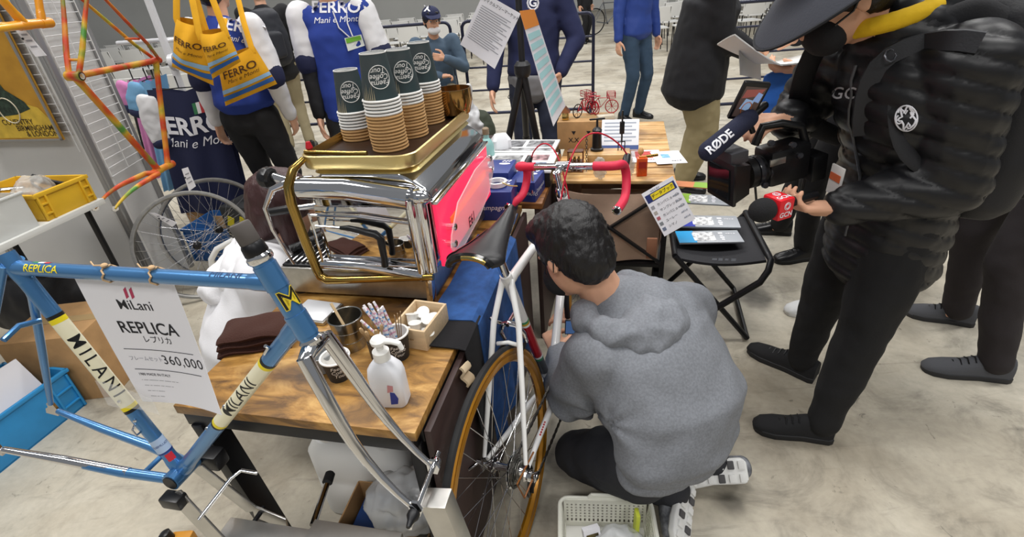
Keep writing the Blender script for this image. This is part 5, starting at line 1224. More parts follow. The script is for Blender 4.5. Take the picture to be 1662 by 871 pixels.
mb = MB(); mb.ball(P(.072, 0, -.055), (.052, .062, .055), 16, 10, R); organic(mb, 'face_mask', cloth('mask_black', '#1a1a1d'), kn, .006, 2)
for q in (1, -1): MB().tube([P(.06, q*.062, -.03), P(.03, q*.078, -.016), P(-.008, q*.089, .006), P(-.022, q*.089, -.012), P(-.004, q*.085, -.034)], .002, 6).build('mask_loop', BLACKP, kn, world=True)
# runners with chunky white soles, toes on the floor and heels up
SOLEW = mat('sole_white', '#d8d8d6', .6); RUN = cloth('runner_grey', '#85878c', col2='#4b4d52', vscale=40); 
def tipped_shoe(parent, toe, heel, nv, w_=.048):      # nv: the way the sole faces
    toe, heel = V(toe), V(heel); d = (toe-heel).normalized(); L = (toe-heel).length; n_ = V(nv); n_ = (n_-d*n_.dot(d)).normalized(); l_ = n_.cross(d)
    up = MB(); pts = [heel-n_*.045, heel+d*L*.3-n_*.045, heel+d*L*.6-n_*.034, heel+d*L*.9-n_*.022]; etube(up, pts, [.036, .038, .043, .036], [.045, .046, .034, .022], l_)
    o = organic(up, 'running_shoe', RUN, parent, .006, 3)
    out = [(0, .55), (.05, .8), (.2, .82), (.45, .80), (.7, 1.0), (.88, .9), (.97, .55), (1.0, .15)]
    poly = [(a*L, w_*b) for a, b in out]+[(a*L, -w_*b) for a, b in reversed(out)]
    so = MB(); so.prism(poly, .022, frame_m(heel-n_*.010, d, l_ if d.cross(l_).dot(n_) > 0 else -l_)); so.build('midsole', SOLEW, o, world=True, bevel=.006, angle=60)
    for k in range(7):
        for q in (-1, 1):
            c = heel+d*(L*(.07+.135*k))+l_*(q*w_*.42)+n_*.013; MB().box(c, (.020, .026, .010), rot=Matrix((d, l_, n_)).transposed()).build('tread_block', SOLEW if (k+q) % 3 else mat('tread_grey', '#4c4b4d', .7), o, world=True, bevel=.003)
    return o
tipped_shoe(kn, (.405, .845, .060), (.495, 1.035, .115), (.75, -.40, .55)); tipped_shoe(kn, (.46, 1.085, .060), (.690, 1.045, .100), (.25, -.70, .60))

# ---- man filming: dark quilted jacket, bucket hat, backpack straps
cmn = thing('person', 'person in black quilted jacket and dark brimmed hat filming with camera and microphone', 'person', loc=(1.12, 1.42, 0))
cf_ = V((-.966, .259, 0)); cl_ = V((-cf_.y, cf_.x, 0))
Q = dict(pel=V((1.19, 1.42, .84)), wa=V((1.17, 1.415, .99)), ch=V((1.11, 1.405, 1.155)), nk=V((1.035, 1.42, 1.31)), hd=V((.895, 1.425, 1.405)))
qsL, qsR = V((1.125, 1.235, 1.245)), V((1.05, 1.60, 1.25)); qeL, qeR = V((1.165, 1.225, .955)), V((1.0, 1.70, 1.02)); qwL, qwR = V((.905, 1.265, .885)), V((.86, 1.50, 1.075))
qhL, qhR = V((1.18, 1.33, .82)), V((1.19, 1.51, .82)); qkL, qkR = V((1.12, 1.275, .45)), V((1.155, 1.545, .45)); qaL, qaR = V((1.045, 1.232, .085)), V((1.150, 1.562, .085))
qhf = V((-.80, .12, -.58)).normalized(); qhu = V((-.55, .05, .83))
mb = MB(); etube(mb, [Q['pel'], Q['wa'], Q['ch'], Q['nk']], [.13, .12, .15, .06], [.095, .09, .10, .055], cl_)
for a, b, c in ((qhL, qkL, qaL), (qhR, qkR, qaR)): mb.chain([a, b, c], [.07, .047, .034])
for a, b, c in ((qsL, qeL, qwL), (qsR, qeR, qwR)): mb.chain([Q['ch'], a, b, c], [.08, .055, .04, .028])
hand(mb, qwL, (-1, .10, .06), (-.05, .25, .9), 1.02, .62, -1, thumb=.9); hand(mb, qwR, (-.9, -.30, .05), (-.1, .2, -1), 1.0, .55, 1, thumb=.8)
mb.chain([Q['nk']-u*.03, Q['nk'].lerp(Q['hd'], .6)], [.064, .060]); P, R = head(mb, Q['hd'], qhf, qhu, 1.03)
organic(mb, 'body', SKIN, cmn, .0055, 3)
mb = MB(); etube(mb, [Q['pel']-u*.08, Q['pel'], Q['wa']], [.155, .165, .15], [.115, .13, .115], cl_)
for a, b, c in ((qhL, qkL, qaL), (qhR, qkR, qaR)): mb.chain([a, (a+b)*.5, b, c-u*.01], [.112, .100, .080, .054])
organic(mb, 'trousers', cloth('black_trousers', '#141416'), cmn, .011, 5, wrinkle=.008, wscale=10)
QJ = mat('quilted_nylon', '#131316', .45, bump=.06, bscale=40)
def quilt(p, n):
    s_ = (p.z*1.0+.30*p.x)/.050; w_ = (p.z*.9-.45*p.y-.3*p.x)/.11
    a = abs(math.sin(PI*s_)); d = .011*(a**.42)-.007
    if p.x > 1.02 or p.z > 1.1: d += .004*(abs(math.sin(PI*w_))**.42)
    return d
mb = MB(); hp = Q['pel']+V((.015, 0, -.22))
etube(mb, [hp, Q['pel'], Q['wa'], Q['ch'], Q['ch']*.45+Q['nk']*.55, Q['nk']], [.205, .205, .185, .205, .17, .095], [.155, .15, .145, .155, .13, .095], cl_, 28)
mb.chain([Q['ch']*.5+qsL*.5, qsL, qeL, qeL.lerp(qwL, .90)], [.105, .098, .086, .052]); mb.chain([Q['ch']*.5+qsR*.5, qsR, qeR, qeR.lerp(qwR, .90)], [.105, .095, .080, .052])
mb.chain([Q['nk']+V((.03, -.03, .0)), Q['nk']+V((.06, .0, .05))], [.10, .09])
organic(mb, 'jacket', QJ, cmn, .0085, 4, wrinkle=.006, wscale=7, fn=quilt)
bv = caster(cmn, 'jacket')
xdir = V((1, .05, 0)).normalized()
ac = Yp(1471, 192, 1.2)
eb = MB()
for a0 in range(5):
    for k in range(12):
        pass
def arm_pt(x, y, off=.003):
    p = ac+RT*x+UP*y; h = bv.ray_cast(CAM, (p-CAM).normalized()); return (h[0]-(p-CAM).normalized()*off) if h[0] is not None else p
eb = MB()
for k in range(9):
    ph = k*.7; eb.tube([arm_pt(.026*math.cos(t_)*(.35+.65*abs(math.sin(t_*1.5+ph))), .030*math.sin(t_)*(.35+.65*abs(math.cos(t_*2+ph)))) for t_ in [ph+.25*q for q in range(6)]], .0022, 6)
eb.tube([arm_pt(.027*math.cos(t_), .031*math.sin(t_)) for t_ in [2*PI*q/24 for q in range(24)]], .0018, 6, closed=True)
o = eb.build('arm_emblem', WPRINT, cmn, world=True); o['kind'] = 'stuff'
# zip, collar, lanyard card
zp = MB(); pts = []
for k in range(14):
    p = V((1.0, 1.36, 1.24))+V((.05, 0, -.50))*(k/13); h = bv.ray_cast(p+cf_*.4-cl_*0, -cf_); pts.append((h[0] if h[0] is not None else p)+cf_*.003)
zp.tube(pts, .004, 6); zp.build('zip', mat('zip_grey', '#55565a', .4, .6), cmn, world=True)
mb = MB()
for k in range(32): t_ = 2*PI*k/32; mb.ball(Q['nk']+V((-.012, 0, .040))-cf_*(.098*math.cos(t_))+cl_*(.098*math.sin(t_))+u*(.030*math.cos(t_)), .024, 10, 6)
organic(mb, 'yellow_collar', cloth('yellow_fleece', '#e0b61c'), cmn, .007, 5)
lc = V((.935, 1.33, .94)); MB().box(lc, (.006, .055, .085)).build('lanyard_card', mat('card_white', '#d8d4d0', .4), cmn, world=True, bevel=.002); MB().box(lc+V((-.004, 0, .01)), (.003, .045, .02)).build('card_stripe', mat('card_orange', '#c8623a', .4), cmn, world=True)
mb = MB(); hair_cap(mb, P, R, 1.02); organic(mb, 'hair', HAIR, cmn, .008, 2, wrinkle=.004, wscale=60)
mb = MB(); mb.ball(P(.068, 0, -.055), (.055, .066, .060), 16, 10, R); organic(mb, 'face_mask', cloth('mask_black', '#1a1a1d'), cmn, .006, 2)
for q in (1, -1): MB().tube([P(.06, q*.066, -.03), P(.02, q*.082, -.02), P(-.012, q*.089, .01)], .003, 6).build('mask_loop', BLACKP, cmn, world=True)
HAT = mat('hat_felt', '#3a3c44', .9, bump=.1, bscale=200)
ht = MB(); hx = qhf; hl = qhu.cross(qhf).normalized(); hn = qhf.cross(hl).normalized()
if hn.z < 0: hn = -hn
hcen = P(-.01, 0, .055); vs = []; fs = []; rings = [(.205, -.032), (.200, -.028), (.160, .002), (.108, .022), (.102, .05), (.098, .085), (.075, .108), (.03, .115)]
for r_, h_ in rings:
    for k in range(36): a = 2*PI*k/36; vs.append(hcen+hx*(r_*1.12*math.cos(a))+hl*(r_*.98*math.sin(a))+hn*(h_-.012*math.cos(2*a)*(r_ > .14)))
for i in range(len(rings)-1):
    for k in range(36): fs.append((i*36+k, i*36+(k+1) % 36, (i+1)*36+(k+1) % 36, (i+1)*36+k))
fs.append(tuple(7*36+k for k in range(36))); ht.add(vs, fs); o = ht.build('brimmed_hat', HAT, cmn, world=True, angle=60); sm = o.modifiers.new('solid', 'SOLIDIFY'); sm.thickness = .004
MB().tube([hcen+hx*(.230*math.cos(2*PI*k/36))+hl*(.201*math.sin(2*PI*k/36))+hn*(-.032-.012*math.cos(4*PI*k/36)) for k in range(36)], .004, 6, closed=True).build('brim_edge', cloth('hat_edge', '#1d1e22'), cmn, world=True)
for k_, (a, b) in enumerate((((1.082, 1.222), (.838, 1.302)), ((1.19, 1.51), (1.015, 1.735)))): shoe(cmn, a, b, cloth('black_canvas', '#1a1a1c'), mat('black_sole', '#202022', .6), .046, .092, lace=BLACKP)
# backpack carried by the filming man
bp_ = thing('backpack', 'large black backpack worn by the person filming', 'backpack', loc=(1.33, 1.37, .80))
mb = MB(); etube(mb, [V((1.345, 1.36, .86)), V((1.36, 1.36, 1.0)), V((1.34, 1.365, 1.2)), V((1.27, 1.38, 1.36))], [.165, .18, .17, .13], [.105, .115, .11, .08], cl_, 24); organic(mb, 'pack_body', cloth('pack_nylon', '#1b1b1f', rough=.6), bp_, .010, 4, wrinkle=.006, wscale=7)
mb = MB(); etube(mb, [V((1.445, 1.345, .88)), V((1.455, 1.345, 1.02)), V((1.43, 1.35, 1.12))], [.12, .13, .11], [.04, .045, .035], cl_, 20); organic(mb, 'front_pocket', cloth('pack_nylon', '#1b1b1f', rough=.6), bp_, .010, 3, wrinkle=.003, wscale=7)
for q, sp_ in ((1, qsL), (-1, qsR)):
    pts = [V((1.24, 1.37, 1.32))+cl_*(q*.09), sp_+V((.01, 0, .105))-cl_*(q*.075), sp_+V((-.075, 0, .075))-cl_*(q*.07), sp_+V((-.125, 0, -.05))-cl_*(q*.06), sp_+V((-.085, 0, -.2))+cl_*(q*.0), sp_+V((.10, 0, -.30))+cl_*(q*.035)]
    f_ = []
    for i in range(len(pts)-1):
        for k in range(6): 
            t_ = k/6; a, b, c, d = pts[max(i-1, 0)], pts[i], pts[i+1], pts[min(i+2, len(pts)-1)]; f_.append(.5*((2*b)+(-a+c)*t_+(2*a-5*b+4*c-d)*t_*t_+(-a+3*b-3*c+d)*t_**3))
    mbs = MB(); mbs.tube(f_, .032, 12, flat=(.28, 1)); mbs.build('shoulder_strap', cloth('strap_black', '#1f1f22', rough=.7), bp_, world=True)

def strap_px(pts, wd):
    out = []
    for x, y in pts:
        r = ray(x, y).normalized(); h = bv.ray_cast(CAM, r); out.append((h[0]-r*.006) if h[0] is not None else Yp(x, y, 1.25))
    return out
sp2 = strap_px([(1592, 70), (1562, 66), (1530, 66), (1500, 70), (1470, 78), (1445, 90), (1425, 108), (1412, 132), (1404, 160), (1400, 190), (1400, 220)], .03)
q = MB(); vs = []; n2 = len(sp2)
for i, p in enumerate(sp2):
    d = (sp2[min(i+1, n2-1)]-sp2[max(i-1, 0)]).normalized(); nn_ = (CAM-p).normalized(); sdv = d.cross(nn_).normalized()
    vs += [p+sdv*.024-nn_*.004, p+sdv*.021+nn_*.006, p-sdv*.021+nn_*.006, p-sdv*.024-nn_*.004]
q.add(vs, [(i*4+k, i*4+k+1, i*4+k+5, i*4+k+4) for i in range(n2-1) for k in range(3)]); q.build('strap_webbing', cloth('webbing', '#26272b', rough=.6), bp_, world=True, angle=60)
MB().tube([sp2[5]+(CAM-sp2[5]).normalized()*.012+RT*(.014*math.cos(k*.785))+UP*(.016*math.sin(k*.785)) for k in range(8)], .0028, 6, closed=True).build('strap_ring', mat('ring_grey', '#5a5b60', .3, .6), bp_, world=True)
# ---- perspective-free helper: lettering laid on a garment where the photo shows it
def decal_px(t, bvh, name, text, px, py, sx, m, off=.003, rot=0.0, **k):
    """text centre at a photo pixel, sx = photo pixels per text unit; the letters are laid on the surface the ray meets"""
    c, s_ = math.cos(rot), math.sin(rot)
    def fn(x, y):
        X, Y_ = px+(x*c-y*s_)*sx, py-(x*s_+y*c)*sx; r = ray(X, Y_).normalized(); h = bvh.ray_cast(CAM, r)
        return (h[0]-r*off) if h[0] is not None else CAM+r*fn.d
    h = bvh.ray_cast(CAM, ray(px, py).normalized()); fn.d = h[3] if h[0] is not None else 3.0
    return text_map(MB(), text, 1.0, fn, cuts=4, **k).build(name, m, t, smooth=False, world=True)
decal_px(cmn, bv, 'chest_logo', 'GC', 1367, 152, 27, mat('silver_print', '#b9babd', .5), rot=-.02, bold=.01, shear=.25, spacing=1.05)
SLV = (WHITEC, NAVYC, BLACKC); SLW = (WHITEC, NAVYC, WHITEC)
# 4 jersey seen from behind with a yellow shoulder bag
p4 = Yp(380, 110, 3.25); p4.z = 0
j = stand(p4.x, p4.y, math.radians(80), 1.70, rh=(p4.x+.24, p4.y+.02, .86))
t4, P, R = build_person('person in royal blue lettered jersey seen from behind wearing a yellow shoulder bag', j, ROYAL, BLACKC, sleeve=.5, sleeve_mat=SLW, hem=.97, seed=4)
b4 = caster(t4, 'jersey'); decal_px(t4, b4, 'back_lettering', 'FERRO', 393, 44, 27, WPRINT, rot=-.18, bold=.02); decal_px(t4, b4, 'back_script', 'Mani e Monti', 397, 66, 13, WPRINT, rot=-.18, shear=.2)
# 5 backpack and khaki trousers
p5 = Zp(490, 243); j = stand(p5.x, p5.y, math.radians(115), 1.72); t5, P, R = build_person('person in khaki trousers carrying a black backpack seen from behind', j, BLACKC, KHAKI, seed=5)
k5 = thing('backpack', 'black backpack on the person in khaki trousers', 'backpack', loc=(p5.x, p5.y-.2, .95)); mb = MB(); cc = V((p5.x+.06, p5.y-.17, 1.18)); etube(mb, [cc-u*.22, cc, cc+u*.2], [.17, .18, .14], [.12, .13, .10], j['l']); organic(mb, 'pack_body', cloth('pack_dark', '#20222a', rough=.6), k5, .014, 4, wrinkle=.008, wscale=8)
mb = MB(); c2 = cc-j['f']*.13-u*.05; etube(mb, [c2-u*.12, c2+u*.08], [.12, .12], [.05, .05], j['l']); organic(mb, 'front_pocket', cloth('pack_dark', '#20222a', rough=.6), k5, .014, 3)
# 6 jersey facing us with a badge
p6 = Yp(560, 120, 3.55); p6.z = 0
j = stand(p6.x, p6.y, math.radians(-82), 1.74, rh=(p6.x-.20, p6.y-.10, .80), lh=(p6.x+.33, p6.y-.06, .86)); t6, P, R = build_person('person in royal blue lettered jersey facing forward with a badge on a lanyard', j, ROYAL, BLACKC, sleeve=.5, sleeve_mat=SLV, hem=.76, fat=1.03, seed=6)
b6 = caster(t6, 'jersey'); decal_px(t6, b6, 'chest_lettering', 'FERRO', 545, 12, 27, WPRINT, rot=.0, bold=.02); decal_px(t6, b6, 'chest_script', 'Mani e Monti', 546, 32, 14, WPRINT, rot=.05, shear=.2)
def on6(px, py, off=.004):
    r = ray(px, py).normalized(); h = b6.ray_cast(CAM, r); return (h[0]-r*off) if h[0] is not None else Yp(px, py, 3.4)
bd = thing('lanyard_badge', 'green and white event badge hanging from a lanyard on the blue jersey', 'badge', loc=on6(573, 68))
q4 = [on6(559, 62, .012), on6(586, 56, .012), on6(592, 74, .012), on6(565, 83, .012)]; MB().add(q4+[p+V((0, .004, 0)) for p in q4], [(0, 1, 2, 3), (7, 6, 5, 4), (0, 4, 5, 1), (1, 5, 6, 2), (2, 6, 7, 3), (3, 7, 4, 0)]).build('card', mat('badge_white', '#dfe3de', .4), bd, world=True, smooth=False)
lp = lambda a, b: q4[0].lerp(q4[1], a).lerp(q4[3].lerp(q4[2], a), b)+V((0, -.003, 0)); MB().add([lp(.06, .06), lp(.94, .06), lp(.94, .42), lp(.06, .42)], [(0, 1, 2, 3)]).build('green_stripe', mat('badge_green', '#6fae3a', .4), bd, world=True, smooth=False)
MB().tube([on6(540, 18, .008), on6(550, 45, .008), lp(.3, 0)], .004, 6).build('lanyard_cord', WHITEC, bd, world=True); MB().tube([on6(562, 12, .008), on6(564, 38, .008), lp(.5, 0)], .004, 6).build('lanyard_cord', WHITEC, bd, world=True)
# 7 seated man with cap
c7 = Zp(722, 232); ax = V((0, -1, 0)); fa = math.radians(-78); f7 = V((math.cos(fa), math.sin(fa), 0)); l7 = V((-f7.y, f7.x, 0)); S0 = V((c7.x, c7.y+.25, 0))
G_ = lambda a, b, z: S0+f7*a+l7*b+u*z
j = dict(f=f7, l=l7, H=1.7, s=.98, pel=G_(0, 0, .50), waist=G_(.0, 0, .66), chest=G_(.03, 0, .86), neck=G_(.07, 0, 1.04), head=G_(.11, 0, 1.20), hf=(f7+V((.12, 0, -.12))).normalized(), hu=V((0, 0, 1)))
for k, q in (('L', 1), ('R', -1)):
    j['sh'+k] = G_(.05, q*.19, .99); j['hip'+k] = G_(.03, q*.09, .50); j['kn'+k] = G_(.44, q*.16, .50); j['an'+k] = G_(.46, q*.15, .085); j['toe'+k] = G_(.64, q*.17, 0); j['heel'+k] = G_(.39, q*.15, 0); j['curl'+k] = .8
j['elL'] = G_(.14, .27, .74); j['wrL'] = G_(.30, .06, .86); j['fdL'] = (-l7*.8+f7*.2+u*.2); j['pnL'] = -f7; j['elR'] = G_(.14, -.26, .74); j['wrR'] = G_(.34, .0, .70); j['fdR'] = l7; j['pnR'] = -u
t7, P, R = build_person('seated person in blue grey jacket and navy cap with a white mask at the chin', j, cloth('slate_jacket', '#46586a'), cloth('beige_trousers', '#8b8069'), hem=.86, vox=.011, body_vox=.006, hairm=HAIR, seed=7, fat=1.05)
eyes(t7, P, R)
mb = MB(); mb.ball(P(.060, 0, -.085), (.050, .066, .040), 16, 10, R); organic(mb, 'chin_mask', WHITEC, t7, .006, 2)
mb = MB(); mb.ball(P(-.008, 0, .055), (.108, .092, .078), 18, 10, R); o = organic(mb, 'cap', NAVYC, t7, .007, 2)
mb = MB(); etube(mb, [P(.07, 0, .062), P(.13, 0, .050), P(.165, 0, .036)], [.075, .068, .04], [.006, .005, .005], l7); mb.build('cap_peak', NAVYC, t7, world=True)
bc = caster(t7, 'cap'); decal_px(t7, bc, 'cap_logo', 'X', 693, 14, 13, WPRINT, bold=.04)
MB().tube([j['wrL'].lerp(j['elL'], .12)+V((.03*math.cos(k*.7), .004, .03*math.sin(k*.7))) for k in range(9)], .008, 8, closed=True).build('wristwatch', BLACKP, t7, world=True)
fc = thing('folding_chair', 'black folding chair under the seated person in the cap', 'chair', loc=S0, rz=fa-PI/2)
MB().box((0, .03, .395), (.42, .40, .03)).build('seat', BLACKP, fc, bevel=.01); MB().box((0, -.20, .72), (.42, .03, .22)).build('backrest', BLACKP, fc, bevel=.01)
for s_ in (-1, 1):
    MB().tube([(s_*.21, -.24, 0+.0), (s_*.21, .10, .39), (s_*.21, .18, .43)], .012, 8).build('leg', CHROME, fc); MB().tube([(s_*.23, .24, 0), (s_*.23, -.17, .40), (s_*.21, -.21, .84)], .012, 8).build('leg', CHROME, fc)
# 8 man behind the tripod
p8 = Yp(868, 130, 3.75); p8.z = 0
j = stand(p8.x, p8.y, math.radians(-95), 1.72, rh=(p8.x-.30, p8.y-.18, .86), lh=(p8.x+.16, p8.y-.18, .93), elh=(V((.9, .3, -.2)), V((-.9, .3, -.2)))); t8, P, R = build_person('person in navy sweatshirt standing behind the black tripod', j, cloth('navy_sweat', '#20264a'), cloth('navy_trousers', '#23283a'), hem=.92, seed=8)
b8 = caster(t8, 'jacket'); 
mb = MB(); hp = j['pel']-u*.02; etube(mb, [hp-u*.10, hp+u*.02], [.186, .190], [.140, .146], j['l']); organic(mb, 'grey_shirt_hem', cloth('grey_tee', '#7d7d80'), t8, .012, 3, wrinkle=.006, wscale=10); bs = caster(t8, 'grey_shirt_hem'); decal_px(t8, bs, 'hem_script', 'Campag', 842, 157, 12, INK, shear=.3)
o = MB().tube([Yp(865+9*math.cos(q*.63), 5+11*math.sin(q*.63), 3.60) for q in range(10)], .006, 6, closed=True).build('chest_crest', WPRINT, t8, world=True); decal_px(t8, b8, 'chest_crest_letter', 'G', 865, 5, 18, WPRINT, bold=.03)
# 9 blue jacket and jeans, 10 black coat and khaki trousers
p9 = Zp(1025, 193); j = stand(p9.x, p9.y, math.radians(-60), 1.75); build_person('person in bright blue jacket and jeans beyond the goods table', j, cloth('blue_shell', '#26408a', rough=.6), DENIMJ, hem=.88, seed=9)
p10 = Zp(1108, 300); j = stand(p10.x, p10.y, math.radians(-20), 1.72, lean=.10, rh=(p10.x+.28, p10.y-.18, .98), lh=(p10.x-.02, p10.y+.34, .85)); build_person('person in loose black coat and khaki trousers walking past the goods table', j, cloth('black_coat', '#1a1a1e'), cloth('khaki_loose', '#9a8c68'), hem=.70, fat=1.5, leg_fat=1.6, seed=10)
# 11 person with magazine
p11 = Zp(1300, 425); h11a = Yp(1290, 62, 2.30); h11b = Yp(1296, 110, 2.22)
j = stand(p11.x+.10, p11.y+.05, math.radians(172), 1.68, lean=.06, lh=h11b, rh=h11a, feet=(Zp(1300, 418), Zp(1262, 380)), elh=(V((.3, -.2, -1)), V((.3, .3, -1))))
for k in 'LR': j['curl'+k] = .6; j['fd'+k] = V((-1, 0, .0))
j['pnL'] = V((0, .3, 1)); j['pnR'] = V((0, 0, -1))
t11, P, R = build_person('person in dark jacket reading a magazine behind the filming person', j, cloth('dark_jacket', '#1c1d22'), BLACKC, seed=11, shoe_cols=(mat('black_leather', '#131315', .3), RUBBER), laces=BLACKP, body_vox=.0062)
mz = thing('magazine', 'open curled magazine with pale pages held by the person in the dark jacket', 'magazine', loc=Yp(1240, 85, 2.25))
def page(a, b, top):
    X = 1170+150*a; y0 = (58+30*a if top else 122-30*a); Y_ = y0+(0 if top else 0)
    base = Yp(1180+140*a, 88+8*math.sin(a*3), 2.25-.0*b)
    return base
A0, A1, A2 = Yp(1176, 58, 2.30), Yp(1248, 92, 2.20), Yp(1318, 92, 2.20)
def mag(a, b, k):
    p = A0.lerp(A1, min(1, a*2)) if a < .5 else A1.lerp(A2, a*2-1)
    p = p+V((0, .20*(b-.5), 0))+u*(.03*math.sin(a*PI)*(-1)-.0015*k+.015*math.cos(b*2))
    if a < .35: p = p+V((.02, 0, -.05))*((.35-a)*2*b)
    return p
for k in range(4): MB().grid((lambda k: lambda a, b: mag(a, b, k*1.0))(k), 16, 6, thick=.001).build('page' if k < 3 else 'cover', mat('page_white', '#dcdcd8', .5) if k < 3 else mat('cover_pale', '#c9cbd0', .4), mz, world=True)
MB().grid(lambda a, b: A0+V((.06+.10*a+.02*b, -.02+.03*math.sin(a*3), -.06-.10*b-.03*a)), 8, 6, thick=.001).build('hanging_page', mat('page_white', '#dcdcd8', .5), mz, world=True)
bl = thing('blue_tote', 'bright blue bag under the magazine', 'bag', loc=Yp(1270, 145, 2.2)); mb = MB(); c = Yp(1278, 140, 2.25); etube(mb, [c+V((.02, 0, -.10)), c, c+V((-.02, 0, .07))], [.10, .12, .09], [.03, .035, .02], V((1, -.2, -.3))); organic(mb, 'bag_body', cloth('blue_nylon', '#2c6ac6', rough=.5), bl, .008, 3, wrinkle=.006, wscale=14)
# 12 person at the right edge
j = stand(1.93, 1.62, math.radians(163), 1.72, feet=((1.845, 1.455), (1.98, 1.80))); j['toeL'] = V((1.63, 1.525, 0)); j['heelL'] = V((1.905, 1.435, 0)); build_person('person in dark trousers and grey canvas shoes beside the filming person', j, BLACKC, cloth('dark_brown_trousers', '#2a2527'), seed=12, shoe_cols=(cloth('grey_canvas_shoe', '#4d4e52'), mat('dark_sole', '#2a2a2c', .6)), laces=BLACKP, leg_fat=1.05)
# 13 person with white sneakers behind the filming man
w1 = Zp(1318, 500); w2 = Zp(1520, 440)
j = stand((w1.x*.6+w2.x*.4), w1.y+.06, math.radians(172), 1.64, feet=((w1.x+.02, w1.y), (w2.x-.15, w1.y+.20))); build_person('person with white sneakers hidden behind the filming person', j, BLACKC, BLACKC, seed=13, shoe_cols=(cloth('white_sneaker', '#d5d6d6'), SOLEW))
# 14 far cyclist with bicycle
p14 = Zp(948, 70); j = stand(p14.x, p14.y, math.radians(-40), 1.72); build_person('distant person in black clothing beside a bicycle across the hall', j, BLACKC, BLACKC, seed=14, vox=.018, body_vox=.010)
fb = thing('bicycle', 'distant grey bicycle standing across the hall', 'bicycle', M=pose_m(Zp(985, 55)+V((0, 0, .27)), math.radians(20), .12, 0)); GP = mat('grey_bike_paint', '#6a6d72', .4, .4)
frame(fb, GP)
for c in ((-.405, 0, .07), (.59, 0, .07)): 
    MB().tube([(c[0]+.32*math.cos(q*PI/18), 0, c[2]+.32*math.sin(q*PI/18)) for q in range(36)], .016, 8, closed=True).build('tyre', RUBBER, fb)
MB().tube([(-.17, 0, .52), (-.20, 0, .62)], .012, 8).build('seat_post', CHROME, fb); MB().box((-.19, 0, .63), (.24, .12, .04)).build('saddle', BLACKP, fb, bevel=.015)
MB().tube([(.37, 0, .55), (.42, 0, .64)], .012, 8).build('stem', CHROME, fb); MB().tube([(.42, -.22, .64), (.42, .22, .64)], .013, 8).build('handlebar', BLACKP, fb)
# ---- seated helper in the white hoodie beside the table
wf = V((.93, .35, 0)).normalized(); wl = V((-wf.y, wf.x, 0)); W0 = T(-.82, .62, 0)
wp_ = thing('person', 'person with long brown hair in a white hoodie crouching beside the espresso machine', 'person', loc=W0)
hd_ = Yp(462, 335, 1.66); nk_ = hd_+V((-.06, -.03, -.15)); ch_ = Yp(437, 440, 1.58); lo_ = Yp(405, 545, 1.50)
pe_ = V((lo_.x-.0, lo_.y, .40))
mb = MB(); etube(mb, [pe_, ch_*.5+pe_*.5, ch_, nk_], [.12, .12, .14, .05], [.09, .09, .09, .05], wl); P, R = head(mb, hd_, (wf*.9-u*.35).normalized(), V((.3, .1, .9)), .96); mb.cone(nk_-u*.02, hd_-u*.05, .05, .046)
sL, sR = ch_+wl*.17+u*.06, ch_-wl*.18+u*.06; wL, wR = sL+wf*.30-u*.20, sR+wf*.26-u*.30
for a, w_, q in ((sL, wL, 1), (sR, wR, -1)):
    e = ik(a, w_, .27, .24, -u-wf*.5); mb.chain([ch_, a, e, w_], [.07, .05, .036, .025]); hand(mb, w_, wf, -u, .93, .5, -q)
kL, kR = pe_+wf*.36+wl*.12-u*.02, pe_+wf*.34-wl*.12-u*.02; aL, aR = V((kL.x-.05, kL.y, .08)), V((kR.x-.05, kR.y, .08))
for a, b in ((kL, aL), (kR, aR)): mb.chain([pe_, a, b], [.08, .05, .035])
organic(mb, 'body', SKIN, wp_, .0075, 4)
mb = MB(); etube(mb, [pe_-u*.05, pe_+u*.06], [.16, .15], [.12, .11], wl)
for a, b in ((kL, aL), (kR, aR)): mb.chain([pe_-u*.01, a, b], [.10, .075, .055])
organic(mb, 'trousers', BLACKC, wp_, .013, 4)
mb = MB(); etube(mb, [pe_+u*.0, lo_, ch_*.5+lo_*.5, ch_, ch_*.4+nk_*.6, nk_], [.205, .205, .20, .20, .15, .085], [.165, .16, .15, .145, .12, .08], wl, 26)
for a, w_ in ((sL, wL), (sR, wR)): e = ik(a, w_, .27, .24, -u-wf*.5); mb.chain([ch_, a, e, e.lerp(w_, .85)], [.12, .09, .075, .05])
WH = cloth('white_sweatshirt', '#dedde0')
organic(mb, 'hoodie', WH, wp_, .010, 5, wrinkle=.014, wscale=7, ridged=False)
mb = MB(); hcn = nk_-wf*.07+V((0, -.02, -.02))
for k in range(11): t_ = -2+4*k/10; mb.ball(hcn-wf*(.09*math.cos(t_))+wl*(.13*math.sin(t_))+u*(.03-.05*math.cos(t_)), .045, 10, 8)
mb.ball(hcn-wf*.10-u*.05, (.09, .11, .075), 16, 10)
organic(mb, 'hood', WH, wp_, .009, 3, wrinkle=.010, wscale=12, ridged=True)
mb = MB(); hair_cap(mb, P, R, 1.05); mb.ball(P(-.06, 0, -.05), (.06, .08, .09), 16, 12, R); mb.chain([P(.0, -.07, 0), P(.03, -.08, -.08), P(.05, -.075, -.14)], [.035, .032, .02])
organic(mb, 'hair', BHAIR, wp_, .0075, 2, wrinkle=.005, wscale=40, aniso=(1, 1, .2))
for a in (aL, aR): shoe(wp_, a-wf*.07, a+wf*.16, BLACKP, RUBBER)
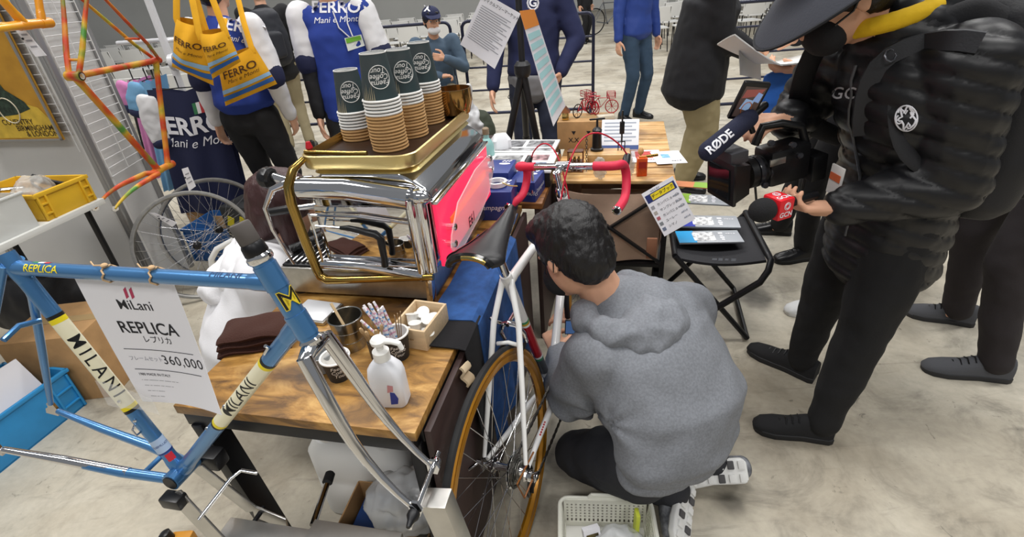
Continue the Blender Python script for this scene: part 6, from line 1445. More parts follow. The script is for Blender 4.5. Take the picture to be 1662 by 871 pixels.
# ================================================================ GOODS WAGON, STOOL, TRIPOD, CAMERA, FLOOR ITEMS
CANV = mat('brown_canvas', '#b89c87', .9, var=.08, vscale=9, bump=.12, bscale=160)
def WT(x, y, z):
    return T((x-.403)*1.077+.403, (y+.671)*1.077-.671, z)
wg = thing('folding_wagon', 'brown canvas folding wagon with black crossed frame and slatted wooden top', 'wagon', loc=WT(.345, 1.43, 0), rz=BYAW); wg.scale = (1.077, 1.077, .916)
L_ = lambda x, y, z: (x-.345, y-1.43, z)
x0, x1, y0, y1 = .14, .565, 1.44, 2.30
def cv(a0, a1, nm):
    def fn(a, b):
        p = V(a0).lerp(V(a1), a); sag = .03*math.sin(a*PI)*(1-b); d = (V(a1)-V(a0)).normalized(); n = V((d.y, -d.x, 0))
        return p+u*(.26+(.66-sag-.26)*(1-b) if False else .27+(.40-sag)*(1-b))+n*(.012*math.sin(a*9+b*4)+.02*math.sin(a*PI)*b)
    MB().grid(fn, 22, 12, thick=.004).build(nm, CANV, wg)
cv(L_(x0, y0, 0), L_(x1, y0, 0), 'canvas_front'); cv(L_(x1, y0, 0), L_(x1, y1, 0), 'canvas_side'); cv(L_(x0, y1, 0), L_(x0, y0, 0), 'canvas_side'); cv(L_(x1, y1, 0), L_(x0, y1, 0), 'canvas_back')
MB().box(L_((x0+x1)/2, (y0+y1)/2, .28), (x1-x0-.02, y1-y0-.02, .01)).build('canvas_floor', CANV, wg)
for y, s_ in ((y0-.03, 1), (y1+.03, 1)):
    MB().bar(L_(x0-.01, y, .28), L_(x1+.01, y, .67), .012, .022, up=(0, 1, 0)).build('cross_bar', BLACKM, wg, bevel=.002)
    MB().bar(L_(x0-.01, y-.013, .67), L_(x1+.01, y-.013, .28), .012, .022, up=(0, 1, 0)).build('cross_bar', BLACKM, wg, bevel=.002)
for x in (x0-.02, x1+.02):
    for y in (y0-.02, y1+.02): MB().bar(L_(x, y, .12), L_(x, y, .70), .022, .022, up=(0, 1, 0)).build('corner_post', BLACKM, wg, bevel=.003)
MB().box(L_((x0+x1)/2, (y0+y1)/2, .25), (x1-x0+.06, y1-y0+.06, .02)).build('chassis', BLACKM, wg, bevel=.004)
for x in (x0-.01, x1+.01):
    for y in (y0+.06, y1-.06):
        MB().lathe([(.03, -.02), (.088, -.02), (.09, -.012), (.09, .012), (.088, .02), (.03, .02)], L_(x, y, .09), (1, 0, 0), 24).build('wheel', RUBBER, wg)
        MB().bar(L_(x, y, .09), L_(x, y, .25), .02, .03, up=(0, 1, 0)).build('wheel_fork', BLACKM, wg)
MB().box(L_(x1-.03, y0-.035, .36), (.045, .014, .12)).build('canvas_tab', mat('leather_tab', '#9a6a50', .7), wg, bevel=.004)
n = 11
for k in range(n):
    ya = 1.425+(2.42-1.425)*k/n; MB().box(L_(.355, ya+.047, .712), (.52, .084, .016)).build('slat', LWOOD, wg, bevel=.002)
ZW = .6605
def wbox(name, x, y, w_, d, h, m, label, cat, rz=0, z=ZW, bev=.002):
    t = thing(name, label, cat, loc=WT(x, y, z), rz=BYAW+rz); MB().box((0, 0, h/2), (w_, d, h)).build('body', m, t, bevel=bev); return t
c1 = wbox('shipping_carton', .20, 1.98, .30, .20, .15, CARD, 'printed brown carton carrying the red toy bicycles', 'carton')
for i, (t_, xx) in enumerate((('X.X', -.06), ('X.P', .08))): text_on(MB(), t_, .035, frame_m((xx, -.1006, .05), (1, 0, 0), (0, 0, 1)), bold=.02).build('print', INK, c1, smooth=False)
for xx in (-.06, .02): MB().prism([(-.012, 0), (.012, 0), (0, -.02)], .001, frame_m((xx, -.1006, .10), (1, 0, 0), (0, 0, 1))).build('arrow_print', INK, c1)
MB().box((0, 0, .1505), (.302, .045, .0016)).build('tape', mat('tape', '#a58a5f', .3), c1)
# small copper house and toy bicycles made of bent wire
ho = thing('copper_ornament', 'small copper house shaped ornament on the printed carton', 'ornament', loc=WT(.10, 1.93, ZW+.152), rz=BYAW)
COP = mat('copper', '#b57a52', .3, .9); MB().box((0, 0, .02), (.035, .035, .04)).build('walls', mat('brass_plate', '#c9b06a', .2, 1.0), ho, bevel=.002); MB().prism([(-.026, 0), (.026, 0), (0, .03)], .05, frame_m((0, .025, .04), (1, 0, 0), (0, 0, 1))).build('roof', COP, ho)
def toy_bike(p, rz, m, label):
    t = thing('toy_bicycle', label, 'ornament', loc=p, rz=rz)
    for x in (-.055, .055):
        MB().tube([(x+.035*math.cos(q*PI/12), 0, .037+.035*math.sin(q*PI/12)) for q in range(24)], .003, 6, closed=True).build('wheel_hoop', m[0], t)
        for q in range(4): MB().tube([(x+.034*math.cos(q*PI/4), 0, .037+.034*math.sin(q*PI/4)), (x-.034*math.cos(q*PI/4), 0, .037-.034*math.sin(q*PI/4))], .0012, 5).build('wire_spoke', m[0], t)
    MB().tube([(-.055, 0, .037), (-.02, 0, .085), (.035, 0, .085), (-.005, 0, .037), (-.02, 0, .085)], .0028, 6).build('wire_frame', m[1], t); MB().tube([(-.055, 0, .037), (-.005, 0, .037)], .0028, 6).build('wire_stay', m[1], t)
    MB().tube([(.055, 0, .037), (.035, 0, .10), (.025, -.025, .10)], .0028, 6).build('wire_bars', m[1], t); MB().ball((-.022, 0, .095), (.016, .008, .004), 10, 6).build('toy_saddle', m[0], t)
    q_ = MB()
    for z_ in (.085, .10, .115): q_.tube([(.05+.022*a, .02*b, z_) for a, b in ((-1, -1), (1, -1), (1, 1), (-1, 1))], .0018, 5, closed=True)
    for a, b in ((-1, -1), (1, -1), (1, 1), (-1, 1)): q_.tube([(.05+.022*a, .02*b, .085), (.05+.022*a, .02*b, .115)], .0018, 5)
    q_.build('wire_basket', m[1], t)
REDW = mat('red_wire', '#a82030', .35, .3); BLW = mat('black_wire', '#2a2020', .35, .5)
toy_bike(WT(.19, 2.0, ZW+.152), BYAW+.9, (BLW, REDW), 'small black and red wire bicycle ornament on the printed carton'); toy_bike(WT(.275, 2.04, ZW+.152), BYAW+.1, (REDW, REDW), 'small red wire bicycle ornament with a basket on the printed carton'); 
toy_bike(WT(.215, 2.06, ZW+.152), BYAW+2.2, (REDW, REDW), 'small red wire bicycle ornament behind the black and red one')
pk = wbox('clear_packet', .30, 1.93, .09, .05, .02, mat('packet_film', '#d8d2c0', .2, alpha=.7), 'clear packet lying on the printed carton corner', 'packet', .3, ZW+.1525)
# wooden display block with black tools and the boxed set behind
wbox('wooden_block', .33, 1.62, .20, .11, .075, LWOOD, 'pale wooden display block with black tools standing on it', 'block', 0)
gp = thing('grinder_tool', 'black cylindrical hand tool standing on the wooden block', 'tool', loc=WT(.275, 1.64, ZW+.076)); MB().lathe([(.030, 0), (.032, .003), (.032, .010), (.024, .014), (.022, .085), (.024, .10), (.012, .112), (.006, .115), (.005, .15)], seg=24).build('barrel', BLACKP, gp); MB().box((0, 0, .152), (.075, .012, .008)).build('top_bar', BLACKM, gp, bevel=.003)
gq = thing('display_fork', 'thin black stand with prongs on the wooden block', 'stand', loc=WT(.385, 1.635, ZW+.076)); MB().bar((0, 0, .04), (0, 0, .19), .006, .012, up=(0, 1, 0)).build('stem', BLACKM, gq); MB().box((0, 0, .11), (.022, .016, .06)).build('clip', BLACKP, gq, bevel=.004)
for q in (-1, 0, 1): MB().bar((q*.016, 0, 0), (q*.016, 0, .045), .004, .004, up=(0, 1, 0)).build('prong', BLACKM, gq)
MB().box((0, 0, .042), (.036, .004, .004)).build('prong_bridge', BLACKM, gq)
bs_ = thing('boxed_set', 'white printed flat box with blue edge propped behind the wooden block', 'box', loc=WT(.375, 1.80, ZW), rz=BYAW); bx2 = MB().box((0, 0, .10), (.19, .022, .17), rot=Matrix.Rotation(-.75, 3, 'X')).build('box_body', mat('box_white', '#dcdde2', .4), bs_, bevel=.002)
Rm = Matrix.Rotation(-.75, 3, 'X'); fm = lambda x, z: V((0, 0, .10))+Rm @ V((x, -.0118, z))
for k in range(6): MB().add([fm(-.08, .06-.02*k), fm(.08-.02*(k % 2), .06-.02*k), fm(.08-.02*(k % 2), .068-.02*k), fm(-.08, .068-.02*k)], [(0, 1, 2, 3)]).build('print_line', mat('grey_print', '#9aa0ac', .6), bs_, smooth=False)
MB().add([fm(-.095, -.085), fm(.095, -.085), fm(.095, -.062), fm(-.095, -.062)], [(0, 1, 2, 3)]).build('blue_edge', mat('edge_blue', '#24407c', .5), bs_, smooth=False)
MB().box((0, .03, .03), (.10, .05, .06)).build('prop_block', CARD, bs_)
for i, (x, y, c, lab) in enumerate(((.50, 1.76, '#c04038', 'white sheet with a red picture lying beside the boxed set'), (.60, 1.73, '#7ab0d8', 'white sheet with a blue and pink picture overhanging the wagon edge'))):
    t = thing('printed_sheet', lab, 'leaflet', loc=WT(x, y, ZW+.002+.003*i), rz=BYAW+.05+.1*i); MB().box((0, 0, .0008), (.145, .20, .0016)).build('sheet', PAPER, t)
    MB().box((-.01, .02, .0019), (.085 if i == 0 else .04, .11 if i == 0 else .06, .0006)).build('picture', mat('pic'+c, c, .5, var=.3, vscale=40), t); dashes(MB(), 4, .05, .009, Matrix.Translation((.03, -.06, .0024))).build('caption', INK if i else mat('red_letter', '#b52a35', .4), t, smooth=False)
rb = wbox('orange_packet', .475, 1.50, .045, .035, .085, mat('orange_plastic', '#d2521c', .25, var=.2, vscale=40), 'upright orange plastic packet on the slatted wagon top', 'packet', .15)
MB().box((0, -.018, .055), (.034, .002, .03)).build('label_patch', mat('label_red', '#a8281c', .4), rb); MB().box((0, 0, .088), (.03, .012, .008)).build('packet_top', mat('orange_lid', '#e08a3a', .3), rb)
for i, (x, y, lab) in enumerate(((.415, 1.47, 'clear plastic bag of small parts beside the orange packet'), (.30, 1.45, 'clear plastic bag of parts before the wooden block'))):
    mb = MB(); mb.ball((0, 0, .05), (.03, .014, .06), 14, 10); o = organic(mb, 'parts_bag', mat('bag_clear', '#d9d6cf', .15, alpha=.5), None, .006, 1, wrinkle=.006, wscale=40, world=False, ridged=True); o.location = WT(x, y, ZW+.008); o.rotation_euler = (.3, 0, BYAW); tag(o, lab, 'bag')
sh_ = thing('miniature_shelf', 'dark copper miniature shelf with brass bits on the wagon', 'shelf', loc=WT(.185, 1.56, ZW), rz=BYAW)
for z in (.002, .05, .10): MB().box((0, 0, z), (.075, .05, .004)).build('shelf_board', mat('dark_copper', '#5c3a26', .4, .5), sh_)
for a in (-1, 1):
    for b in (-1, 1): MB().bar((a*.036, b*.023, 0), (a*.036, b*.023, .105), .004, .004, up=(0, 1, 0)).build('upright', COP, sh_)
for k in range(6): MB().lathe([(.006, 0), (.008, .004), (.005, .016), (.007, .02)], (-.025+.02*(k % 3), 0, .004+.048*(k//3)), seg=10).build('brass_bit', mat('brass_plate', '#c9b06a', .2, 1.0), sh_)
hc_ = MB()
for k in range(16): hc_.tube([(.006*math.cos(q*PI/4)*(1 if k % 2 else .35), .006*math.cos(q*PI/4)*(.35 if k % 2 else 1), .01+.011*k+.008*math.sin(q*PI/4)) for q in range(8)], .0014, 5, closed=True)
o = hc_.build('hanging_chain', mat('chain_steel', '#5a5854', .4, .9)); o.location = WT(.235, 1.545, ZW); tag(o, 'short vertical display chain beside the miniature shelf', 'chain'); o['kind'] = 'stuff'; 
plb = thing('bead_lamp', 'wooden rod with a round pale knob beside the orange packet', 'tool', loc=WT(.47, 1.575, ZW)); MB().tube([(0, 0, 0), (0, 0, .075)], .004, 8).build('rod', LWOOD, plb); MB().ball((0, 0, .09), (.014, .014, .018), 14, 10).build('knob', LWOOD, plb); MB().tube([(0, 0, .06), (.085, .01, .062)], .007, 10).build('arm', BRASS, plb)
# hand-written price sign standing on the wagon corner
sg = thing('price_sign', 'white card sign with yellow and navy heading and Japanese lines on the wagon corner', 'sign', M=frame_m(Yp(1085, 335, 1.96), (Yp(1105, 290, 1.98)-Yp(1050, 322, 1.96)), (Yp(1050, 322, 1.96)-Yp(1092, 384, 1.90))))
a_, b_, c_, d_ = Yp(1050, 322, 1.96), Yp(1096, 288, 2.00), Yp(1133, 340, 1.94), Yp(1095, 386, 1.90)
sx = (Yp(1098, 289, 1.99)-a_).length; sy = (a_-d_).length
MB().box((0, 0, 0), (sx, sy, .003)).build('card', PAPER, sg)
MB().add([(-sx*.46, sy*.25, .002), (sx*.46, sy*.25, .002), (sx*.46, sy*.42, .002), (-sx*.46, sy*.42, .002)], [(0, 1, 2, 3)]).build('navy_band', mat('sign_navy', '#24306a', .6), sg, smooth=False)
MB().add([(-sx*.30, sy*.27, .0024), (sx*.40, sy*.27, .0024), (sx*.40, sy*.40, .0024), (-sx*.30, sy*.40, .0024)], [(0, 1, 2, 3)]).build('yellow_band', mat('sign_yellow', '#e8d020', .6), sg, smooth=False)
text_on(MB(), 'データブック', sx*.115, Matrix.Translation((sx*.05, sy*.335, .003)), bold=.015).build('heading', INK, sg, smooth=False); dashes(MB(), 5, sx*.3, sy*.03, Matrix.Translation((-sx*.1, sy*.455, .003))).build('small_heading', mat('grey_print', '#9aa0ac', .6), sg, smooth=False)
for k, t_ in enumerate(('カンパニョーロ', 'サンプレックス', 'カンパニョーロ', 'ユーレー', 'シマノ')):
    text_on(MB(), t_, sx*.095, Matrix.Translation((-sx*.26, sy*(.14-.125*k), .003)), align='LEFT').build('list_line', INK, sg, smooth=False); MB().box((-sx*.40, sy*(.14-.125*k), .002), (sx*.10, sy*.07, .001)).build('thumbnail', mat('thumb%d' % k, ['#9a9aa0', '#b0a8a0', '#b0606a', '#808488', '#707a90'][k], .6), sg); dashes(MB(), 4, sx*.2, sy*.03, Matrix.Translation((sx*.34, sy*(.14-.125*k), .003))).build('list_price', mat('grey_print', '#9aa0ac', .6), sg, smooth=False)
# black folding stool with catalogues
st = thing('folding_stool', 'black folding seat with tubular frame carrying catalogues beside the wagon', 'stool', loc=T(.825, 1.52, 0), rz=BYAW)
S_ = lambda x, y, z: (x-.80, y-1.52, z)
def seatf(a, b): return V(S_(.60+.36*a, 1.30+.44*b, .43-.025*math.sin(a*PI)))
MB().grid(seatf, 12, 12, thick=.012).build('seat_sling', mat('black_sling', '#202024', .8, bump=.1, bscale=150), st)
MB().tube([S_(*p) for p in [(.60, 1.76, .44), (.60, 1.29, .44)]], .012, 10).build('seat_rail', BLACKM, st); MB().tube([S_(*p) for p in [(.96, 1.76, .44), (.97, 1.34, .44), (.975, 1.29, .435), (.965, 1.265, .40), (.94, 1.255, .35), (.62, 1.30, .02)]], .014, 12).build('front_hoop', BLACKM, st)
for a, b in (((.60, 1.29, .44), (.95, 1.32, .015)), ((.60, 1.74, .44), (.96, 1.74, .015)), ((.96, 1.75, .44), (.62, 1.75, .015))): MB().tube([S_(*a), S_(*b)], .012, 10).build('leg', BLACKM, st)
MB().tube([S_(.62, 1.30, .015), S_(.62, 1.75, .015)], .012, 10).build('foot_bar', BLACKM, st); MB().tube([S_(.95, 1.32, .015), S_(.96, 1.74, .015)], .012, 10).build('foot_bar', BLACKM, st)
dashes(MB(), 4, .10, .012, frame_m(S_(.80, 1.296, .428), (1, 0, 0), (0, 0, 1))).build('seat_print', mat('grey_print', '#9aa0ac', .6), st, smooth=False)
def catalogue(px, py, z, w_, d, rz, c0, lab, ttl, rot=0):
    t = thing('catalogue', lab, 'catalogue', loc=Zp(px, py, z), rz=BYAW+rz); MB().box((0, 0, .004), (w_, d, .008)).build('cover', mat('cover_grey', '#a2a6ac', .35), t, bevel=.001)
    MB().box((-w_*.36, 0, .0083), (w_*.28, d, .0008)).build('colour_strip', mat('strip'+c0, c0, .4), t); MB().box((-w_*.08, 0, .0085), (w_*.34, d*.7, .0010)).build('picture', mat('pic_parts', '#d9dbe0', .4, var=.6, vscale=70), t)
    dashes(MB(), 4, d*.7, d*.16, frame_m((w_*.20, 0, .0094), (0, 1, 0), (-1, 0, 0))).build('title', WPRINT, t, smooth=False); dashes(MB(), 4, w_*.16, d*.05, Matrix.Translation((w_*.36, d*.2, .0094))).build('subtitle', PAPER, t, smooth=False)
catalogue(1150, 386, .445, .27, .115, .10, '#1f9ad6', 'grey catalogue with light blue strip lying lowest on the stool', 'Dura'); catalogue(1148, 361, .455, .27, .125, .0, '#2433a0', 'grey catalogue with deep blue strip overlapping the light blue one', 'BOB'); catalogue(1140, 325, .463, .26, .12, -.12, '#9ac83a', 'grey catalogue with lime strip at the back of the stool', 'GEAR')
o = thing('orange_leaflet', 'orange and green leaflet behind the lime catalogue', 'leaflet', loc=Zp(1120, 300, .475), rz=BYAW-.2); MB().box((0, 0, .002), (.20, .08, .004)).build('sheet', mat('leaf_orange', '#d98a5a', .5), o); MB().box((.06, 0, .0045), (.08, .078, .001)).build('green_patch', mat('leaf_green', '#8fb84a', .5), o)
# black tripod with the hanging notices
tp = thing('tripod', 'black camera tripod holding two paper notices', 'tripod', loc=V((Yp(850, 120, 2.9).x, 2.9, 0)))
ap = Yp(848, 112, 2.9); TB = mat('tripod_black', '#1b1b1e', .45)
lo = lambda p: V(p)-V((tp.location.x, tp.location.y, 0))
MB().tube([lo(ap-u*.05), lo(ap+u*.55)], .017, 14).build('centre_column', TB, tp); MB().lathe([(.035, -.04), (.045, -.02), (.045, .02), (.03, .04)], lo(ap), seg=18).build('crown', TB, tp)
for k, (px, py) in enumerate(((790, 402), (905, 392), (860, 322))):
    ft = Zp(px, py); MB().tube([lo(ap-u*.005), lo(ap.lerp(ft, .45))], .020, 12).build('upper_leg', TB, tp); MB().tube([lo(ap.lerp(ft, .42)), lo(ft)], .014, 12).build('lower_leg', TB, tp); MB().lathe([(.023, 0), (.025, .02), (.022, .05)], lo(ap.lerp(ft, .42)), ft-ap, 14).build('leg_clamp', TB, tp)
MB().box(lo(ap+u*.56), (.05, .05, .03)).build('head_plate', TB, tp, bevel=.004)
def notice(name, lab, corners, Yv, heading=None):
    P4 = [Yp(x, y, Yv) for x, y in corners]; t = thing(name, lab, 'notice', loc=P4[3])
    g_ = lambda a, b: P4[0].lerp(P4[1], a).lerp(P4[3].lerp(P4[2], a), b); MB().grid(lambda a, b: g_(a, b)+V((0, .01*math.sin(a*3)*b, 0)), 8, 8, thick=.002).build('sheet', PAPER, t, world=True); return t, (lambda a, b: g_(a, b)+V((0, .01*math.sin(a*3)*b-.004, .001)))
t, g_ = notice('paper_notice', 'white printed notice sheet taped to the tripod head', [(785, -12), (845, 22), (803, 112), (747, 72)], 2.62)
text_map(MB(), 'のサイクルフリーマーケット', .1, lambda x, y: g_(.5+x/1.25, .10-y/1.5), cuts=3, bold=.01).build('heading', INK, t, smooth=False, world=True)
for k in range(16):
    L = [.8, .72, .85, .6][k % 4]; MB().grid(lambda a, b: g_(.08+L*a, .20+.04*k+.012*b), 6, 1).build('text_line', mat('text_grey', '#8f8f96', .7), t, world=True)
t, g_ = notice('paper_strip', 'long pale blue price strip hanging beside the tripod', [(843, 18), (867, 15), (918, 172), (898, 205)], 2.60)
MB().grid(lambda a, b: g_(a, .0+.15*b), 4, 2).build('orange_heading', mat('strip_orange', '#dd8a3c', .7), t, world=True)
for k in range(9): MB().grid(lambda a, b: g_(.08+.84*a, .19+.085*k+.055*b), 4, 1).build('blue_row', mat('strip_blue', '#a8d3d6', .7), t, world=True)
bgk = thing('plastic_carrier', 'white plastic carrier bag behind the espresso machine', 'bag', loc=Yp(752, 190, 3.1)); mb = MB(); c = Yp(752, 190, 3.1); etube(mb, [c-u*.09, c, c+u*.09], [.11, .10, .05], [.07, .065, .03], V((1, 0, 0))); mb.chain([c+u*.08-V((.03, 0, 0)), c+u*.17-V((.05, 0, 0))], [.022, .012]); mb.chain([c+u*.08+V((.03, 0, 0)), c+u*.17+V((.05, 0, 0))], [.022, .012]); organic(mb, 'bag_body', mat('carrier_white', '#d5d6d8', .35), bgk, .009, 1, wrinkle=.014, wscale=16, ridged=True)
dk = thing('goods_desk', 'low dark side desk under the white carrier bag', 'table', loc=V((c.x, c.y, 0))); zt = c.z-.16; MB().box((0, 0, zt-.015), (.34, .30, .03)).build('table_top', DBROWN, dk, bevel=.003)
for a in (-1, 1):
    for b in (-1, 1): MB().box((a*.15, b*.13, (zt-.03)/2), (.03, .03, zt-.03)).build('leg', BLACKM, dk)
rk2 = thing('rucksack', 'olive green rucksack on the floor by the tripod', 'bag', loc=Zp(782, 235)); mb = MB(); c = Zp(782, 235)+V((0, 0, .17)); mb.ball(c, (.16, .13, .20), 16, 12); mb.ball(c+V((0, -.1, -.04)), (.11, .06, .11), 14, 10); organic(mb, 'sack_body', cloth('olive_nylon', '#3a4034'), rk2, .013, 3, wrinkle=.014, wscale=9)
# ---------------- video camera rig and microphone held by the filming man
vc = thing('video_camera', 'black video camera rig with shotgun microphone and flip screen', 'camera', loc=Yp(1255, 262, 1.44))
BP2 = mat('camera_black', '#0f0f11', .38, bump=.04, bscale=200); Ycm = 1.44
cx = lambda px, py, Yv=Ycm: Yp(px, py, Yv)
ax_ = (cx(1165, 285, 1.40)-cx(1270, 255, 1.44)).normalized(); sd2 = V((0, 0, 1)).cross(ax_).normalized(); up2 = ax_.cross(sd2)
if up2.z < 0: up2 = -up2
RC = Matrix((ax_, sd2, up2)).transposed()
def cbox(name, px, py, d, m=BP2, bev=.004, Yv=Ycm, rot=None): return MB().box(cx(px, py, Yv), d, rot=RC if rot is None else rot).build(name, m, vc, world=True, bevel=bev)
cbox('camera_body', 1268, 262, (.13, .085, .11), bev=.012); cbox('battery', 1318, 268, (.05, .065, .08), bev=.006)
p0 = cx(1250, 270); MB().lathe([(.044, 0), (.046, .01), (.046, .03), (.042, .034), (.042, .06), (.047, .064), (.047, .085)], p0, ax_, 28).build('lens_barrel', BP2, vc, world=True)
for h in (.016, .046): MB().lathe([(.0475, h), (.048, h+.002), (.048, h+.012), (.0475, h+.014)], p0, ax_, 28).build('lens_ring', mat('ring_gloss', '#2a2a2e', .2), vc, world=True)
hp0 = cx(1200, 283, 1.41)
q_ = MB(); R1, R2 = [], []
for k, (a, b) in enumerate(((-1, -1), (1, -1), (1, 1), (-1, 1))): R1.append(hp0+sd2*(a*.05)+up2*(b*.045)); R2.append(hp0+ax_*.055+sd2*(a*.062)+up2*(b*.058))
loft([[p for p in R1], [p for p in R2]], 'tmp', BP2, None); bpy.data.objects.remove(bpy.data.objects['tmp'])
q_.add(R1+R2, [(0, 1, 5, 4), (1, 2, 6, 5), (2, 3, 7, 6), (3, 0, 4, 7), (3, 2, 1, 0)]); o = q_.build('matte_box', BP2, vc, world=True, smooth=False); sm = o.modifiers.new('s', 'SOLIDIFY'); sm.thickness = .005
MB().box(hp0+ax_*.058, (.012, .135, .128), rot=RC).build('hood_flange', BP2, vc, world=True, bevel=.005); MB().box(hp0+ax_*.066, (.004, .10, .092), rot=RC).build('filter_glass', mat('filter_glass', '#1c2024', .05, .2), vc, world=True)
MB().box(hp0+ax_*.035-sd2*0+up2*.075, (.055, .10, .035), rot=RC).build('light_panel', mat('lamp_grey', '#3a3a3e', .4), vc, world=True, bevel=.004)
hb = cx(1268, 200); MB().tube([cx(1225, 235), cx(1238, 205), hb, cx(1300, 205), cx(1308, 235)], .012, 12).build('top_handle', BP2, vc, world=True)
m0, m1 = cx(1142, 252, 1.36), cx(1215, 192, 1.42); md = (m1-m0).normalized(); MB().cone(m0+md*.02, m1, .029, .026, 18).build('microphone_windshield', mat('foam_navy', '#22253a', .95, bump=.3, bscale=300), vc, world=True); MB().cone(m1, m1+md*.06, .012, .012, 12).build('microphone_tube', BP2, vc, world=True)
tube_text(vc, 'microphone_lettering', 'RØDE', .034, toV if False else (Matrix.Translation(-vc.location) @ (m0+md*.045)), -md*-1, (CAM-m0), .0295, WPRINT, bold=.03)
s0 = [cx(1200, 133, 1.40), cx(1238, 136, 1.40), cx(1228, 192, 1.44), cx(1184, 188, 1.44)]; 
fmS = frame_m((s0[0]+s0[2])/2, s0[1]-s0[0], s0[0]-s0[3]); sw_, sh2 = (s0[1]-s0[0]).length, (s0[0]-s0[3]).length
MB().box((0, 0, 0), (sw_*1.1, sh2*1.08, .014), M=fmS).build('flip_screen', BP2, vc, world=True, bevel=.003)
def scr(pts, c, nm, z=.0078): MB().add([fmS @ V((x*sw_, y*sh2, z)) for x, y in pts], [tuple(range(len(pts)))]).build(nm, mat('scr'+c, c, .2, emit=.35), vc, world=True, smooth=False)
scr([(-.45, -.44), (.45, -.44), (.45, .44), (-.45, .44)], '#4a3c38', 'screen_image'); scr([(-.3, -.2), (.1, -.25), (.2, .05), (-.2, .1)], '#88a4c8', 'screen_patch', .008); scr([(-.4, .1), (.3, .2), (.4, .4), (-.35, .35)], '#8a4a44', 'screen_patch', .0081); scr([(.1, .05), (.4, .0), (.42, .25), (.2, .3)], '#7f9ccc', 'screen_patch', .0082)
MB().tube([fmS @ V((.2*sw_*math.cos(q*.5), .2*sh2*math.sin(q*.5)-.02, .0085)) for q in range(13)], .0012, 5, closed=True).build('screen_ring', mat('scr_ring', '#c8703a', .3), vc, world=True)
MB().tube([cx(1215, 195), cx(1222, 215)], .008, 10).build('screen_arm', BP2, vc, world=True)
MB().tube([cx(1225, 295), cx(1228, 330), cx(1262, 338), cx(1300, 318), cx(1308, 280)], .004, 8).build('cable_loop', BLACKP, vc, world=True)
for px, py in ((1285, 235), (1296, 252), (1250, 232), (1240, 300)): MB().lathe([(.009, 0), (.009, .012), (.006, .015)], cx(px, py, 1.385), (0, -1, .2), 12).build('control_knob', mat('ring_gloss', '#2a2a2e', .2), vc, world=True)
MB().box(cx(1262, 262, 1.39), (.05, .006, .02), rot=RC).build('maker_plate', STEEL, vc, world=True, bevel=.001)
mk = thing('reporter_microphone', 'handheld microphone with black foam ball and red cube flag', 'microphone', loc=Yp(1255, 335, 1.24))
fmd = (Yp(1228, 346, 1.215)-Yp(1300, 325, 1.27)).normalized(); fc_ = Yp(1262, 334, 1.245)
fs_ = fmd.cross(u).normalized(); fu = fs_.cross(fmd); RM = Matrix((fmd, fs_, fu)).transposed()
mb = MB(); mb.ball(fc_+fmd*.052, (.040, .033, .033), 20, 14, RM); mb.build('foam_ball', mat('foam_black', '#19191b', .95, bump=.3, bscale=350), mk, world=True)
MB().tube([fc_-fmd*.14, fc_+fmd*.03], [.012, .016], 16).build('handle', BLACKM, mk, world=True)
MB().box(fc_, (.052, .060, .060), rot=RM).build('flag_cube', mat('flag_red', '#d81e2a', .35), mk, world=True, bevel=.006)
for nrm_, xd in ((fs_ if fs_.dot(CAM-fc_) > 0 else -fs_, -fmd), (fu, -fmd)):
    yd = nrm_.cross(xd); fm2 = frame_m(fc_+nrm_*.0308, xd, yd); text_on(MB(), 'GCN', .020, fm2 @ Matrix.Translation((0, -.014, 0)), bold=.02).build('flag_lettering', WPRINT, mk, world=True, smooth=False)
    q_ = MB()
    for rr_ in (.010, .0065): q_.tube([fm2 @ V((rr_*math.cos(q*PI/8), .010+rr_*math.sin(q*PI/8), 0)) for q in range(16)], .0009, 5, closed=True)
    o = q_.build('flag_emblem', WPRINT, mk, world=True); o['kind'] = 'stuff'
# ---------------- white perforated basket on the floor
bk2 = thing('plastic_basket', 'white perforated plastic basket on the floor by the kneeling person', 'basket', loc=Zp(985, 905), rz=-.12)
BH, BW_, BD = .12, .24, .19
MB().box((0, 0, .004), (BW_, BD, .008)).build('bottom', WHITEP, bk2)
BKW = mat('basket_white', '#d9d8cc', .45)
def wallp(name, a, b, n):
    # a wall of ribs and bands leaving real holes
    a, b = V(a), V(b); d = b-a; nn = d.normalized().cross(u); q_ = MB()
    for z0_, h_ in ((.0, .03), (.040, .006), (.052, .006), (.064, .006), (.076, .006), (.088, .006), (.100, .020)):
        fl = .012*(z0_/BH); q_.bar(a+u*(z0_+h_/2)+nn*fl, b+u*(z0_+h_/2)+nn*fl, .003, h_)
    for k in range(n+1): p = a+d*(k/n); q_.bar(p+nn*.0, p+u*BH+nn*.012, .004, .008, up=d)
    o = q_.build(name, BKW, bk2, smooth=False); return o
hw_, hd2 = BW_/2, BD/2
wallp('rear_wall', (hw_, hd2, 0), (-hw_, hd2, 0), 18); wallp('front_wall', (-hw_, -hd2, 0), (hw_, -hd2, 0), 18); wallp('side_wall', (-hw_, hd2, 0), (-hw_, -hd2, 0), 14); wallp('side_wall', (hw_, -hd2, 0), (hw_, hd2, 0), 14)
rim = []
for cx_, cy_, a0 in ((hw_-.01, hd2-.01, 0), (-hw_+.01, hd2-.01, PI/2), (-hw_+.01, -hd2+.01, PI), (hw_-.01, -hd2+.01, 1.5*PI)):
    for k in range(5): a = a0+PI/2*k/4; rim.append((cx_+.026*math.cos(a), cy_+.026*math.sin(a), BH))
MB().tube(rim, .006, 8, closed=True).build('rim', BKW, bk2); MB().tube([(-.05, hd2+.016, BH), (-.04, hd2+.018, BH+.012), (.04, hd2+.018, BH+.012), (.05, hd2+.016, BH)], .006, 8).build('grip', BKW, bk2)
bl0 = Zp(985, 905)
